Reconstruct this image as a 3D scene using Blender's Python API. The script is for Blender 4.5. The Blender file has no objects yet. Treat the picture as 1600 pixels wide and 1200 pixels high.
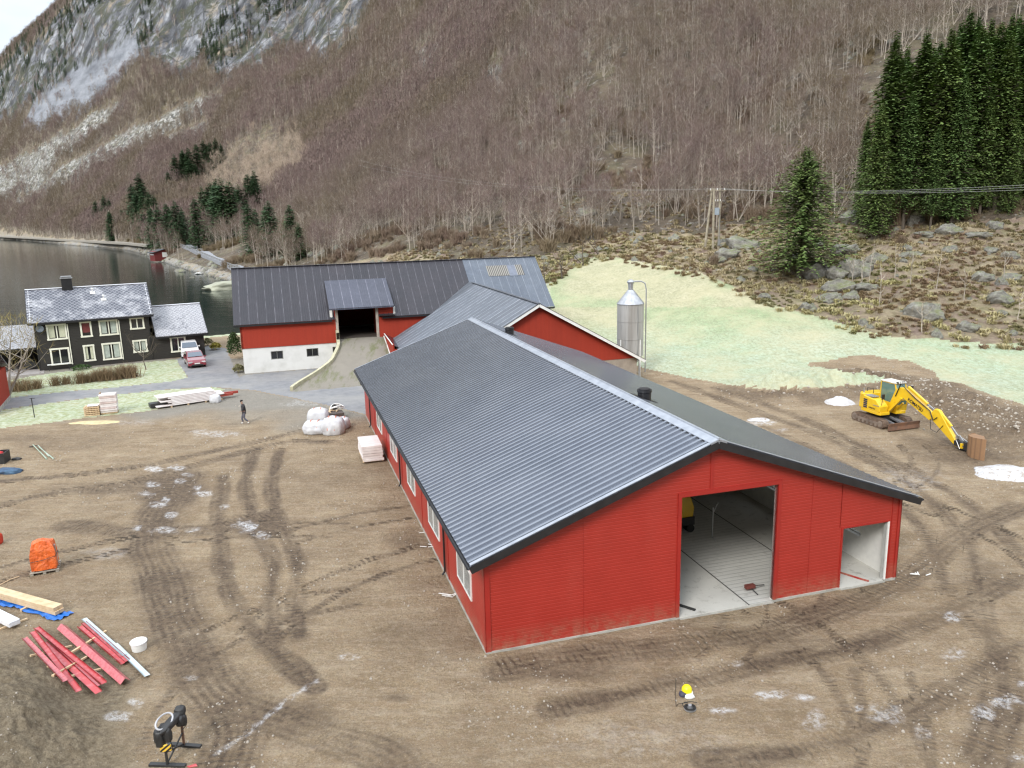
import bpy, bmesh, math, random
import numpy as np
from mathutils import Vector, Matrix
R_ = math.radians
SC = bpy.context.scene
rng = np.random.default_rng(7)
random.seed(7)

# ---------------------------------------------------------------- camera
FPX, PITCH, ROLL, CAMH = 1238.8, 0.2153, -0.0225, 15.0      # focal length in px of a 1600 px wide frame
_F = np.array([0, math.cos(PITCH), -math.sin(PITCH)]); _Rt = np.array([1., 0, 0]); _U = np.cross(_Rt, _F)
_R2 = math.cos(ROLL)*_Rt + math.sin(ROLL)*_U; _U2 = -math.sin(ROLL)*_Rt + math.cos(ROLL)*_U
cam = bpy.data.cameras.new("camera"); camo = bpy.data.objects.new("camera", cam)
SC.collection.objects.link(camo); SC.camera = camo
camo.matrix_world = Matrix(((_R2[0], _U2[0], -_F[0], 0), (_R2[1], _U2[1], -_F[1], 0), (_R2[2], _U2[2], -_F[2], CAMH), (0, 0, 0, 1)))
cam.sensor_fit = 'HORIZONTAL'; cam.sensor_width = 36; cam.lens = FPX/1600*36
cam.clip_start = 0.3; cam.clip_end = 6000

# ---------------------------------------------------------------- sky, sun, exposure
SUN_EL, SUN_AZ = R_(38), R_(205)          # azimuth clockwise from +Y (view direction)
w = bpy.data.worlds.new("World"); SC.world = w; w.use_nodes = True
nt = w.node_tree; nt.nodes.clear()
o_ = nt.nodes.new('ShaderNodeOutputWorld'); bg = nt.nodes.new('ShaderNodeBackground')
sky = nt.nodes.new('ShaderNodeTexSky'); sky.sky_type = 'NISHITA'; sky.sun_disc = False
sky.sun_elevation = SUN_EL; sky.sun_rotation = SUN_AZ; sky.air_density = 1.0; sky.dust_density = 2.0
tc = nt.nodes.new('ShaderNodeTexCoord'); mp = nt.nodes.new('ShaderNodeMapping'); mp.inputs['Scale'].default_value = (1, 1, 2.6)
nz = nt.nodes.new('ShaderNodeTexNoise'); nz.inputs['Scale'].default_value = 2.6; nz.inputs['Detail'].default_value = 7; nz.inputs['Roughness'].default_value = .55
cr = nt.nodes.new('ShaderNodeValToRGB'); cr.color_ramp.elements[0].position = .3; cr.color_ramp.elements[1].position = .72
cr.color_ramp.elements[0].color = (5.3, 6.0, 6.9, 1); cr.color_ramp.elements[1].color = (9.0, 9.2, 9.4, 1)
mx = nt.nodes.new('ShaderNodeMix'); mx.data_type = 'RGBA'; mx.inputs['Factor'].default_value = .86
L = nt.links.new
sz = nt.nodes.new('ShaderNodeSeparateXYZ'); L(tc.outputs['Generated'], sz.inputs[0])
zr = nt.nodes.new('ShaderNodeMapRange'); zr.inputs['From Min'].default_value = 0; zr.inputs['From Max'].default_value = 1; zr.inputs['To Min'].default_value = .62; zr.inputs['To Max'].default_value = 1.75
L(sz.outputs[2], zr.inputs['Value']); vm = nt.nodes.new('ShaderNodeVectorMath'); vm.operation = 'SCALE'; L(cr.outputs[0], vm.inputs[0]); L(zr.outputs[0], vm.inputs['Scale'])
L(tc.outputs['Generated'], mp.inputs['Vector']); L(mp.outputs[0], nz.inputs['Vector']); L(nz.outputs['Fac'], cr.inputs['Fac'])
L(sky.outputs[0], mx.inputs['A']); L(vm.outputs[0], mx.inputs['B']); L(mx.outputs['Result'], bg.inputs['Color'])
bg.inputs['Strength'].default_value = 0.10; L(bg.outputs[0], o_.inputs[0])
sun = bpy.data.lights.new("sun", 'SUN'); sun.energy = 1.4; sun.angle = R_(17); sun.color = (1, .965, .92)
so = bpy.data.objects.new("sun", sun); SC.collection.objects.link(so)
_sd = Vector((math.sin(SUN_AZ)*math.cos(SUN_EL), math.cos(SUN_AZ)*math.cos(SUN_EL), math.sin(SUN_EL)))
so.rotation_euler = _sd.to_track_quat('Z', 'Y').to_euler(); so.location = (0, 0, 60)
SC.view_settings.view_transform = 'Standard'; SC.view_settings.look = 'None'
SC.view_settings.exposure = 0.98; SC.view_settings.gamma = 1
SC.render.film_transparent = False; SC.cycles.pixel_filter_type = 'BLACKMAN_HARRIS'; SC.cycles.filter_width = 1.3
SC.cycles.max_bounces = 8; SC.cycles.diffuse_bounces = 4; SC.cycles.glossy_bounces = 3; SC.cycles.transparent_max_bounces = 12
SC.cycles.caustics_reflective = False; SC.cycles.caustics_refractive = False
try:
    SC.cycles.use_denoising = True; SC.cycles.denoiser = 'OPENIMAGEDENOISE'; SC.cycles.denoising_prefilter = 'ACCURATE'
except Exception: pass

# ---------------------------------------------------------------- helpers
def ray(x, y): return _F*FPX + _R2*(x-800) + _U2*(600-y)
def at(x, y, z=0.):
    d = ray(x, y); t = (z-CAMH)/d[2]; return Vector((d[0]*t, d[1]*t, z))
def proj(x, y, z):
    dz = np.asarray(z)-CAMH; dep = y*_F[1]+dz*_F[2]
    return 800+FPX*(x*_R2[0]+y*_R2[1]+dz*_R2[2])/dep, 600-FPX*(x*_U2[0]+y*_U2[1]+dz*_U2[2])/dep
def tag(o, label=None, cat=None, group=None, kind=None):
    if label: o['label'] = label
    if cat: o['category'] = cat
    if group: o['group'] = group
    if kind: o['kind'] = kind
    return o
def thing(name, label, cat, loc=(0, 0, 0), rz=0., group=None):
    o = bpy.data.objects.new(name, None); SC.collection.objects.link(o); o.empty_display_size = .3
    o.location = loc; o.rotation_euler = (0, 0, rz); return tag(o, label, cat, group)
def link(name, me, parent=None, loc=None):
    o = bpy.data.objects.new(name, me); SC.collection.objects.link(o); o.parent = parent
    if loc is not None: o.location = loc
    return o
class MB:
    def __init__(s): s.v = []; s.f = []; s.m = []
    def poly(s, pts, m=0):
        n = len(s.v); s.v += [tuple(p) for p in pts]; s.f.append(tuple(range(n, n+len(pts)))); s.m.append(m)
    def box(s, c, d, rz=0., m=0, rot=None):
        M3 = rot if rot is not None else Matrix.Rotation(rz, 3, 'Z'); c = Vector(c); n = len(s.v)
        for z in (-.5, .5):
            for y in (-.5, .5):
                for x in (-.5, .5): s.v.append(tuple(c+M3@Vector((x*d[0], y*d[1], z*d[2]))))
        for q in ((0, 2, 3, 1), (4, 5, 7, 6), (0, 1, 5, 4), (2, 6, 7, 3), (0, 4, 6, 2), (1, 3, 7, 5)):
            s.f.append(tuple(n+i for i in q)); s.m.append(m)
    def bb(s, x0, x1, y0, y1, z0, z1, m=0): s.box(((x0+x1)/2, (y0+y1)/2, (z0+z1)/2), (abs(x1-x0), abs(y1-y0), abs(z1-z0)), m=m)
    def bar(s, a, b, w, h, m=0, up=(0, 0, 1)):
        a = Vector(a); b = Vector(b); d = b-a; X = d.normalized(); Z = Vector(up); Y = Z.cross(X)
        if Y.length < 1e-4: Y = Vector((0, 1, 0)).cross(X)
        Y.normalize(); Z = X.cross(Y); s.box((a+b)/2, (d.length, w, h), m=m, rot=Matrix((X, Y, Z)).transposed())
    def tube(s, pts, r, n=8, m=0, cap=True):
        pts = [Vector(p) for p in pts]; k = len(pts)
        if not hasattr(r, '__len__'): r = [r]*k
        b = len(s.v); px = None
        for i in range(k):
            t = (pts[min(i+1, k-1)]-pts[max(i-1, 0)]).normalized()
            if px is None: px = t.orthogonal().normalized()
            else: px = (px-t*px.dot(t)).normalized()
            py = t.cross(px)
            for j in range(n):
                a = 2*math.pi*j/n; s.v.append(tuple(pts[i]+(px*math.cos(a)+py*math.sin(a))*r[i]))
        for i in range(k-1):
            for j in range(n):
                j2 = (j+1) % n; s.f.append((b+i*n+j, b+i*n+j2, b+(i+1)*n+j2, b+(i+1)*n+j)); s.m.append(m)
        if cap:
            s.f.append(tuple(b+j for j in range(n))[::-1]); s.m.append(m)
            s.f.append(tuple(b+(k-1)*n+j for j in range(n))); s.m.append(m)
    def lathe(s, prof, c=(0, 0, 0), n=20, m=0, rot=None):
        b = len(s.v); c = Vector(c)
        for r, z in prof:
            for j in range(n):
                a = 2*math.pi*j/n; p = Vector((r*math.cos(a), r*math.sin(a), z))
                if rot is not None: p = rot@p
                s.v.append(tuple(c+p))
        for i in range(len(prof)-1):
            for j in range(n):
                j2 = (j+1) % n; s.f.append((b+i*n+j, b+i*n+j2, b+(i+1)*n+j2, b+(i+1)*n+j)); s.m.append(m)
        s.f.append(tuple(b+j for j in range(n))[::-1]); s.m.append(m)
        s.f.append(tuple(b+(len(prof)-1)*n+j for j in range(n))); s.m.append(m)
    def prism(s, prof, fn0, fn1, m=0):
        """prof: 2D polygon; fn0, fn1 map (u,v) to the two end caps"""
        n = len(s.v); k = len(prof)
        for p in prof: s.v.append(tuple(fn0(*p)))
        for p in prof: s.v.append(tuple(fn1(*p)))
        s.f.append(tuple(range(n, n+k))[::-1]); s.m.append(m); s.f.append(tuple(range(n+k, n+2*k))); s.m.append(m)
        for i in range(k):
            j = (i+1) % k; s.f.append((n+i, n+j, n+k+j, n+k+i)); s.m.append(m)
    def mesh(s, name, mats, smooth=False):
        me = bpy.data.meshes.new(name); me.from_pydata(s.v, [], s.f)
        if not isinstance(mats, (list, tuple)): mats = [mats]
        for q in mats: me.materials.append(q)
        if len(mats) > 1: me.polygons.foreach_set('material_index', s.m)
        if smooth: me.polygons.foreach_set('use_smooth', [True]*len(s.f))
        me.update(); return me
    def build(s, name, mats, parent=None, smooth=False, bevel=0, loc=None, seg=1):
        bm = bmesh.new(); me = s.mesh(name, mats, smooth); bm.from_mesh(me)
        bmesh.ops.recalc_face_normals(bm, faces=bm.faces); bm.to_mesh(me); bm.free()
        o = link(name, me, parent, loc)
        if bevel:
            b = o.modifiers.new('bevel', 'BEVEL'); b.width = bevel; b.segments = seg; b.limit_method = 'ANGLE'
        return o

# value noise
_T = rng.random((256, 256)).astype(np.float32)
def vn(x, y):
    xi = np.floor(x).astype(np.int64); yi = np.floor(y).astype(np.int64); fx = (x-xi).astype(np.float32); fy = (y-yi).astype(np.float32)
    fx = fx*fx*(3-2*fx); fy = fy*fy*(3-2*fy); a = xi & 255; b = yi & 255; a1 = (a+1) & 255; b1 = (b+1) & 255
    return (_T[a, b]*(1-fx)+_T[a1, b]*fx)*(1-fy)+(_T[a, b1]*(1-fx)+_T[a1, b1]*fx)*fy
def fbm(x, y, sc, o=4, g=.5):
    t = np.zeros(np.shape(x), np.float32); A = 1.; n = 0.; f = 1./sc
    for i in range(o): t += A*vn(x*f+17.3*i, y*f+9.1*i); n += A; A *= g; f *= 2.03
    return t/n-.5
def sst(a, b, x): t = np.clip((x-a)/(b-a), 0, 1); return t*t*(3-2*t)
def inpoly(px, py, poly):
    c = np.zeros(px.shape, bool); n = len(poly)
    for i in range(n):
        x0, y0 = poly[i]; x1, y1 = poly[(i+1) % n]
        if y0 == y1: continue
        m = ((y0 > py) != (y1 > py)) & (px < (x1-x0)*(py-y0)/(y1-y0)+x0); c ^= m
    return c
def dseg(x, y, pts):
    """distance to a polyline and length along it"""
    best = np.full(x.shape, 1e9); al = np.zeros(x.shape); acc = 0.
    for (x0, y0), (x1, y1) in zip(pts[:-1], pts[1:]):
        dx, dy = x1-x0, y1-y0; l2 = dx*dx+dy*dy+1e-9; t = np.clip(((x-x0)*dx+(y-y0)*dy)/l2, 0, 1)
        d = np.hypot(x-x0-t*dx, y-y0-t*dy); m = d < best; best[m] = d[m]; al[m] = (acc+t*math.sqrt(l2))[m]; acc += math.sqrt(l2)
    return best, al

# ---------------------------------------------------------------- materials
class N:
    def __init__(s, name):
        s.mat = bpy.data.materials.new(name); s.mat.use_nodes = True; s.t = s.mat.node_tree; s.t.nodes.clear()
        s.out = s.t.nodes.new('ShaderNodeOutputMaterial'); s.p = s.t.nodes.new('ShaderNodeBsdfPrincipled')
        s.t.links.new(s.p.outputs[0], s.out.inputs[0]); s.co = s.t.nodes.new('ShaderNodeTexCoord').outputs['Object']
    def set(s, k, v):
        i = s.p.inputs[k]
        if hasattr(v, 'node'): s.t.links.new(v, i)
        else: i.default_value = (*v, 1) if isinstance(v, (tuple, list)) and len(v) == 3 else v
        return s
    def inp(s, sock, v):
        if hasattr(v, 'node'): s.t.links.new(v, sock)
        else: sock.default_value = (*v, 1) if isinstance(v, (tuple, list)) and len(v) == 3 and sock.type == 'RGBA' else v
    def map(s, sc=(1, 1, 1), rot=(0, 0, 0), loc=(0, 0, 0), co=None):
        n = s.t.nodes.new('ShaderNodeMapping'); s.inp(n.inputs['Vector'], co or s.co); n.inputs['Scale'].default_value = sc
        n.inputs['Rotation'].default_value = rot; n.inputs['Location'].default_value = loc; return n.outputs[0]
    def noise(s, sc, det=5, ro=.55, co=None, dist=0, out='Fac'):
        n = s.t.nodes.new('ShaderNodeTexNoise'); s.inp(n.inputs['Vector'], co or s.co); n.inputs['Scale'].default_value = sc
        n.inputs['Detail'].default_value = det; n.inputs['Roughness'].default_value = ro; n.inputs['Distortion'].default_value = dist; return n.outputs[out]
    def vor(s, sc, feat='F1', co=None, out='Distance', rnd=1.):
        n = s.t.nodes.new('ShaderNodeTexVoronoi'); n.feature = feat; s.inp(n.inputs['Vector'], co or s.co); n.inputs['Scale'].default_value = sc
        n.inputs['Randomness'].default_value = rnd; return n.outputs[out]
    def ramp(s, f, stops):
        n = s.t.nodes.new('ShaderNodeValToRGB'); s.inp(n.inputs[0], f); e = n.color_ramp.elements
        while len(e) < len(stops): e.new(.5)
        for k, (p, c) in enumerate(stops):
            e[k].position = p; e[k].color = (*c, 1) if hasattr(c, '__len__') else (c, c, c, 1)
        return n.outputs[0]
    def mix(s, f, a, b, mode='MIX'):
        n = s.t.nodes.new('ShaderNodeMix'); n.data_type = 'RGBA'; n.blend_type = mode; s.inp(n.inputs['Factor'], f); s.inp(n.inputs['A'], a); s.inp(n.inputs['B'], b); return n.outputs['Result']
    def math(s, op, a, b=0., c=0.):
        n = s.t.nodes.new('ShaderNodeMath'); n.operation = op; s.inp(n.inputs[0], a); s.inp(n.inputs[1], b); s.inp(n.inputs[2], c); return n.outputs[0]
    def sep(s, co=None):
        n = s.t.nodes.new('ShaderNodeSeparateXYZ'); s.inp(n.inputs[0], co or s.co); return n.outputs
    def attr(s, name, typ='GEOMETRY'):
        n = s.t.nodes.new('ShaderNodeAttribute'); n.attribute_name = name; n.attribute_type = typ; return n.outputs['Fac']
    def rnd(s): return s.t.nodes.new('ShaderNodeObjectInfo').outputs['Random']
    def bump(s, h, st=.3, d=.02, prev=None):
        n = s.t.nodes.new('ShaderNodeBump'); s.inp(n.inputs['Height'], h); n.inputs['Strength'].default_value = st; n.inputs['Distance'].default_value = d
        if prev is not None: s.t.links.new(prev, n.inputs['Normal'])
        s.t.links.new(n.outputs[0], s.p.inputs['Normal']); return n.outputs[0]
def M(name, c1, c2=None, sc=3., rough=.7, metal=0., bump=0., bsc=30., coat=0., spec=.5, det=5, lo=.35, hi=.68, bd=.01):
    n = N(name); c2 = c2 or tuple(c*.72 for c in c1)
    n.set('Base Color', n.mix(n.ramp(n.noise(sc, det), [(lo, 0.), (hi, 1.)]), c1, c2)); n.set('Roughness', rough); n.set('Metallic', metal)
    n.set('Coat Weight', coat); n.set('Specular IOR Level', spec)
    if bump: n.bump(n.noise(bsc, 4), bump, bd)
    return n.mat

# ================================================================ TERRAIN
# knots per viewing direction: distance (m along +Y) and height of the ground
KN = [  # px column at the horizon, then (Y, z) k0..k7
 (-700, (98, 0), (106, -5), (1000, -8), (1080, -1), (1250, 80), (1450, 180), (1600, 330), (2100, 380)),
 (-300, (98, 0), (106, -5), (880, -7), (960, -1.5), (1120, 80), (1300, 160), (1420, 215), (1900, 250)),
 (0, (98, 0), (106, -5), (780, -6), (830, -1.9), (1000, 66), (1150, 140), (1280, 236), (1550, 245)),
 (100, (99, 0), (107, -5), (540, -6), (580, -1.9), (720, 25), (900, 106), (1150, 280), (1450, 300)),
 (200, (100, 0), (108, -5), (420, -6), (462, -1.9), (640, 35), (830, 115), (1010, 292), (1300, 400)),
 (250, (101, 0), (109, -5), (285, -6), (305, -1.9), (520, 24), (740, 95), (900, 230), (1150, 420)),
 (300, (102, 0), (110, -5), (238, -5), (258, -1.6), (400, 8), (640, 44), (800, 145), (1000, 380)),
 (360, (104, 0), (111, -4.5), (192, -4.5), (208, -1.4), (330, 6), (560, 50), (750, 150), (950, 360)),
 (480, (108, 0), (122, .4), (150, 1), (180, 2), (300, 14), (520, 60), (720, 160), (900, 330)),
 (600, (100, 0), (115, 1), (130, 2.5), (160, 5), (250, 18), (450, 65), (620, 160), (800, 320)),
 (850, (80, 0), (90, 1), (108, 4.6), (128, 7), (190, 21), (290, 62), (380, 120), (600, 300)),
 (930, (74, 0), (86, .9), (130, 7.8), (140, 10), (190, 25), (260, 60), (340, 112), (550, 290)),
 (1100, (66, 0), (80, 1), (103, 6.4), (135, 9.8), (180, 25), (235, 55), (300, 97), (500, 255)),
 (1230, (62, 0), (72, .7), (88, 3.6), (128, 11.2), (165, 26), (215, 56), (270, 92), (450, 240)),
 (1400, (60, 0), (68, .3), (78, 1.8), (115, 11.7), (150, 27), (195, 54), (245, 87), (430, 230)),
 (1600, (58, 0), (66, .2), (76, 1.1), (105, 11.3), (140, 27), (180, 52), (230, 84), (400, 220)),
 (2300, (56, 0), (64, .2), (74, 1.1), (102, 11.3), (138, 27), (178, 52), (228, 84), (400, 220))]
def scol(px):
    d = ray(px, 340); return d[0]/d[1]
_ks = np.array([scol(k[0]) for k in KN]); _kv = np.array([[list(p) for p in k[1:]] for k in KN], float)
SG = np.linspace(-2.6, 2.6, 1041); KY = np.zeros((1041, 8)); KZ = np.zeros((1041, 8))
_w = np.exp(-.5*(np.arange(-8, 9)/3.2)**2); _w /= _w.sum()
for i in range(8):
    for A, j in ((KY, 0), (KZ, 1)):
        a = np.interp(SG, _ks, _kv[:, i, j]); A[:, i] = np.convolve(np.pad(a, 8, 'edge'), _w, 'valid')
def knots(s):
    return [np.interp(s, SG, KY[:, i]) for i in range(8)], [np.interp(s, SG, KZ[:, i]) for i in range(8)]
SPOIL = at(10, 1195); SPOIL2 = at(-90, 1130)
BANK = [tuple(at(*p)[:2]) for p in ((1215, 612), (1330, 600), (1440, 612), (1500, 640), (1560, 668), (1640, 690), (1800, 720))]
def Hf(x, y, detail=True):
    x = np.asarray(x, float); y = np.asarray(y, float); yy = np.maximum(y, 1.)
    s = x/yy; ky, kz = knots(s)
    # gently wavy foot lines so the slope does not look ruled
    yw = yy*(1+.03*fbm(x, y, 90, 2)*sst(120, 220, yy))
    def lin(q):
        z = np.where(q < ky[0], 0., 0.)
        y0, z0 = ky[0], np.zeros_like(q)
        for i in range(1, 8):
            t = np.clip((q-y0)/(ky[i]-y0), 0, 1); z = np.where(q > y0, z0+(kz[i]-z0)*t, z); y0, z0 = ky[i], kz[i]
        return z+np.maximum(q-ky[7], 0)*.25
    z = lin(yw)
    far = sst(0, 1, (yy-ky[3])/(.06*ky[3]+4))
    zs = (lin(yw*.95)+lin(yw*1.05)+lin(yw*.975)+lin(yw*1.025))/4
    z = z*(1-far)+zs*far
    # spoil heaps and the dug-up bank beside the pasture
    d1 = np.hypot(x-SPOIL[0], y-SPOIL[1]); d2 = np.hypot(x-SPOIL2[0], y-SPOIL2[1])
    hp = .95*sst(3.3, .3, d1)+1.3*sst(4.6, .5, d2); z = z+hp
    db, _ = dseg(x, y, BANK); bk = sst(5.2, .5, db); z = z+bk*(.7+1.5*fbm(x, y, 2.4, 3))*sst(50, 90, 90-np.abs(yy-40)*0)
    if detail:
        rough = sst(-.1, .35, (yy-ky[2])/np.maximum(ky[3]-ky[2], 1))*(s > -.12) + far*(s <= -.12)
        rough = np.clip(rough, 0, 1)
        near = sst(260, 150, yy)
        z = z+rough*(1.5*fbm(x, y, 16, 3)+near*(1.2*np.abs(fbm(x+50, y, 4.2, 4))*2-.4)*.9)
        mt = sst(0, 1, (yy-ky[3])/np.maximum(ky[4]-ky[3], 1))
        z = z+mt*(np.minimum(yy*.014, 12)*fbm(x, y, 55, 4)*1.6)
        z = z+(hp > .02)*(.5*fbm(x, y, 1.1, 4)+.28*fbm(x, y, .3, 3))*sst(0, .4, hp)+bk*(.75*fbm(x, y, .8, 4)+.2*np.abs(fbm(x, y, .3, 2)))
        yard = (yy < ky[1])
        z = z+yard*(.06*fbm(x, y, 5, 3)+.045*fbm(x, y, .8, 3))*(1-sst(0, .3, hp))
        # near shore rocks
        sh = sst(14, 0, np.abs(yy-ky[3]))*(s < -.3)
        z = z+sh*1.6*(np.abs(fbm(x, y, 7, 3))*2-.15)
    return z
CLIFF = [[(35, 195), (60, 150), (200, 60), (225, 90), (150, 165), (60, 207)], [(95, 20), (200, -60), (600, -60), (560, 50), (500, 92), (440, 70), (400, 110), (340, 122), (320, 90), (280, 122), (240, 100), (225, 90), (200, 60), (60, 150), (20, 180), (-200, 260), (-200, 120), (0, 110)]]
SCREE = [[(-50, 290), (0, 262), (60, 235), (150, 175), (205, 150), (160, 210), (90, 245), (60, 290), (0, 320), (-60, 340)],
         [(110, 250), (220, 195), (330, 145), (352, 150), (250, 215), (150, 262), (60, 310), (20, 320)],
         [(490, 245), (560, 205), (555, 218), (500, 252)], [(670, 300), (700, 280), (740, 285), (690, 312)], [(225, 230), (335, 180), (320, 205), (215, 245)],
         [(760, 105), (800, 100), (780, 140), (760, 150)], [(880, 55), (920, 40), (860, 80)], [(640, 90), (700, 60), (660, 110)]]
def cliffscree(x, y, z):
    px, py = proj(x, y, z); jx = 26*fbm(x, y, 35, 3); jy = 34*fbm(x+99, y, 30, 3)
    c = np.zeros(px.shape, bool); r = c.copy()
    for p in CLIFF: c |= inpoly(px+jx, py+jy, p)
    for p in SCREE: r |= inpoly(px+jx*.8, py+jy*.6, p)
    return c & (y > 300), r & (y > 100)

# grid in (direction, distance)
s1 = np.linspace(-.73, .73, 980); se = np.linspace(.74, 2.4, 55); sg = np.concatenate([-se[::-1], s1, se])
yl = [7.]
while yl[-1] < 2050: y_ = yl[-1]; yl.append(y_+max(.035, min(y_*y_/5200, y_*.0058)))
yg = np.array(yl); S, Yg = np.meshgrid(sg, yg); Xg = S*Yg; Zg = Hf(Xg, Yg)
cl, scr = cliffscree(Xg, Yg, Zg)
# relief of the rock faces
fl = np.ones(cl.shape)*cl
rid = np.abs(fbm(Xg, Yg*.35, 34, 4))*2; Zg = Zg+fl*(14*rid-4+6*fbm(Xg, Zg*.4, 14, 4))
PX, PY = proj(Xg, Yg, Zg)
nr, nc = S.shape; P3 = np.stack([Xg.ravel(), Yg.ravel(), Zg.ravel()], 1)
def hgt(x, y): return float(Hf(np.array([x]), np.array([y]))[0])
def hit(px, py, y0=30.):
    """first point of the ground seen at a pixel"""
    d = ray(px, py); ys = np.geomspace(y0, 2000, 2600); t = ys/d[1]; zz = CAMH+d[2]*t; h = Hf(d[0]*t, ys)
    k = np.argmax(h >= zz); return Vector((d[0]*t[k], ys[k], h[k]))
# ---- classes
ky, kz = knots(S)
jx = 14*fbm(Xg, Yg, 2.5, 3); jy = 8*fbm(Xg+31, Yg, 2., 3)
cls = np.zeros(S.shape, np.int8)                      # 0 dirt yard
ROAD = [(-700, 705), (-300, 668), (0, 624), (100, 613), (200, 604), (262, 597), (293, 590), (278, 568), (275, 562), (325, 540), (352, 545), (372, 590), (385, 586), (545, 572), (560, 500), (660, 500), (640, 600), (600, 655), (540, 641), (470, 625), (400, 611), (330, 605), (260, 609), (130, 623), (0, 641), (-300, 690), (-700, 735)]
LAWN = [(-700, 640), (-200, 612), (0, 597), (65, 586), (150, 575), (240, 565), (275, 562), (278, 568), (293, 590), (262, 597), (200, 604), (100, 613), (0, 624), (-300, 668), (-700, 705)]
VERGE = [(-700, 735), (-300, 690), (0, 641), (130, 623), (260, 609), (330, 605), (350, 609), (335, 620), (250, 640), (150, 652), (60, 662), (0, 670), (-400, 730)]
FIELD = [(800, 400), (850, 400), (895, 380), (960, 380), (1150, 430), (1600, 500), (2300, 520), (2300, 800), (1760, 668), (1620, 640), (1560, 622), (1500, 600), (1440, 590), (1400, 592), (1340, 602), (1250, 609), (1190, 610), (1140, 603), (1080, 592), (1010, 577), (960, 565), (850, 520)]
BROWN = [(1262, 570), (1300, 562), (1330, 555), (1420, 563), (1455, 578), (1470, 600), (1440, 592), (1370, 592), (1345, 585), (1320, 582)]
g0 = (Yg > ky[0]*.98) & (PX < 700)
cls[inpoly(PX, PY, ROAD) & (Yg < 100)] = 1
cls[(inpoly(PX+jx*.3, PY+jy*.25, LAWN) | inpoly(PX+jx*.4, PY+jy*.4, VERGE)) & (Yg < 100)] = 2
cls[g0 & (Yg < ky[2])] = 2
f_ = inpoly(PX+jx*.4, PY+jy*.35, FIELD) & (Yg < ky[2]*(1+.02*fbm(Xg, Yg, 3, 3))) & (PX > 780)
cls[f_] = 3
cls[inpoly(PX+jx, PY+jy, BROWN) & f_] = 0
hill = (Yg >= ky[2]*(1+.02*fbm(Xg, Yg, 3, 3))) & (PX > 700)
cls[hill] = 4
cls[(Yg > ky[2]*.985) & (PX <= 700)] = 4
mtn = (Yg > ky[3]*(1.01+.03*fbm(Xg, Yg, 8, 2))+np.where(PX < 700, 8., 1.)); cls[mtn] = 5
cls[(PX > 380) & (PX < 860) & (Yg > 70) & (cls < 4) & (Yg > ky[0])] = 2
# ---- attributes
TR = [(1.3, [(345, 1230), (380, 1130), (330, 1080), (300, 1020), (270, 960), (255, 900), (235, 850), (240, 800), (300, 740)]),
      (1.1, [(640, 1230), (600, 1180), (500, 1150), (420, 1120), (350, 1100), (310, 1060), (285, 1000)]),
      (.5, [(430, 1010), (420, 950), (430, 880), (400, 820), (380, 760), (400, 700)]), (.5, [(470, 1000), (460, 940), (468, 880), (440, 820), (420, 760), (440, 700)]),
      (.5, [(500, 1080), (440, 1030), (390, 980), (360, 930), (345, 880), (340, 800), (350, 740)]),
      (.55, [(-200, 820), (0, 790), (80, 770), (180, 760), (260, 740), (330, 720), (440, 690), (520, 690)]), (.5, [(-200, 770), (0, 752), (120, 742), (240, 725), (360, 700), (480, 672)]),
      (.9, [(770, 1050), (900, 1024), (1060, 1010), (1200, 990), (1340, 940), (1430, 895), (1510, 830), (1600, 790)]),
      (.6, [(850, 1110), (1000, 1080), (1180, 1040), (1350, 1010), (1480, 960), (1600, 900)]), (.6, [(1090, 1190), (1300, 1170), (1450, 1100), (1600, 1000)]),
      (.55, [(1040, 592), (1150, 632), (1300, 685), (1440, 765), (1520, 850), (1535, 950), (1560, 1060)]), (.55, [(1110, 603), (1250, 652), (1400, 722), (1520, 790), (1600, 870)]),
      (.5, [(1180, 660), (1330, 730), (1450, 830), (1480, 930)]), (.8, [(1500, 950), (1560, 1010), (1570, 1080), (1540, 1200)]), (1., [(100, 820), (200, 830), (330, 830), (430, 800)])]
yd = (cls == 0); xs, ys = Xg[yd], Yg[yd]
dark = np.zeros(xs.shape); tm = dark.copy(); tu = dark.copy(); t2 = dark.copy()
wob = .5*fbm(xs, ys, 1.8, 3)
_r2 = random.Random(5)
for _ in range(9):
    cx_, cy_, r_, a0_, da_ = _r2.uniform(-14, 2), _r2.uniform(22, 42), _r2.uniform(5, 16), _r2.uniform(0, 6.3), _r2.uniform(.9, 1.8)
    for off in (-.85, .85): TR.append((-.2, [(cx_+(r_+off)*math.cos(a0_+da_*q/6), cy_+(r_+off)*math.sin(a0_+da_*q/6)) for q in range(7)]))
for _ in range(7):
    x0_, y0_, hd_ = _r2.uniform(8, 26), _r2.uniform(24, 44), _r2.uniform(-.9, .5)+1.57
    for off in (-.8, .8): TR.append((-.2, [(x0_+off+q*1.6*math.cos(hd_+q*.08), y0_+q*1.6*math.sin(hd_+q*.08)) for q in range(-4, 6)]))
dkt = np.zeros(xs.shape)
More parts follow.
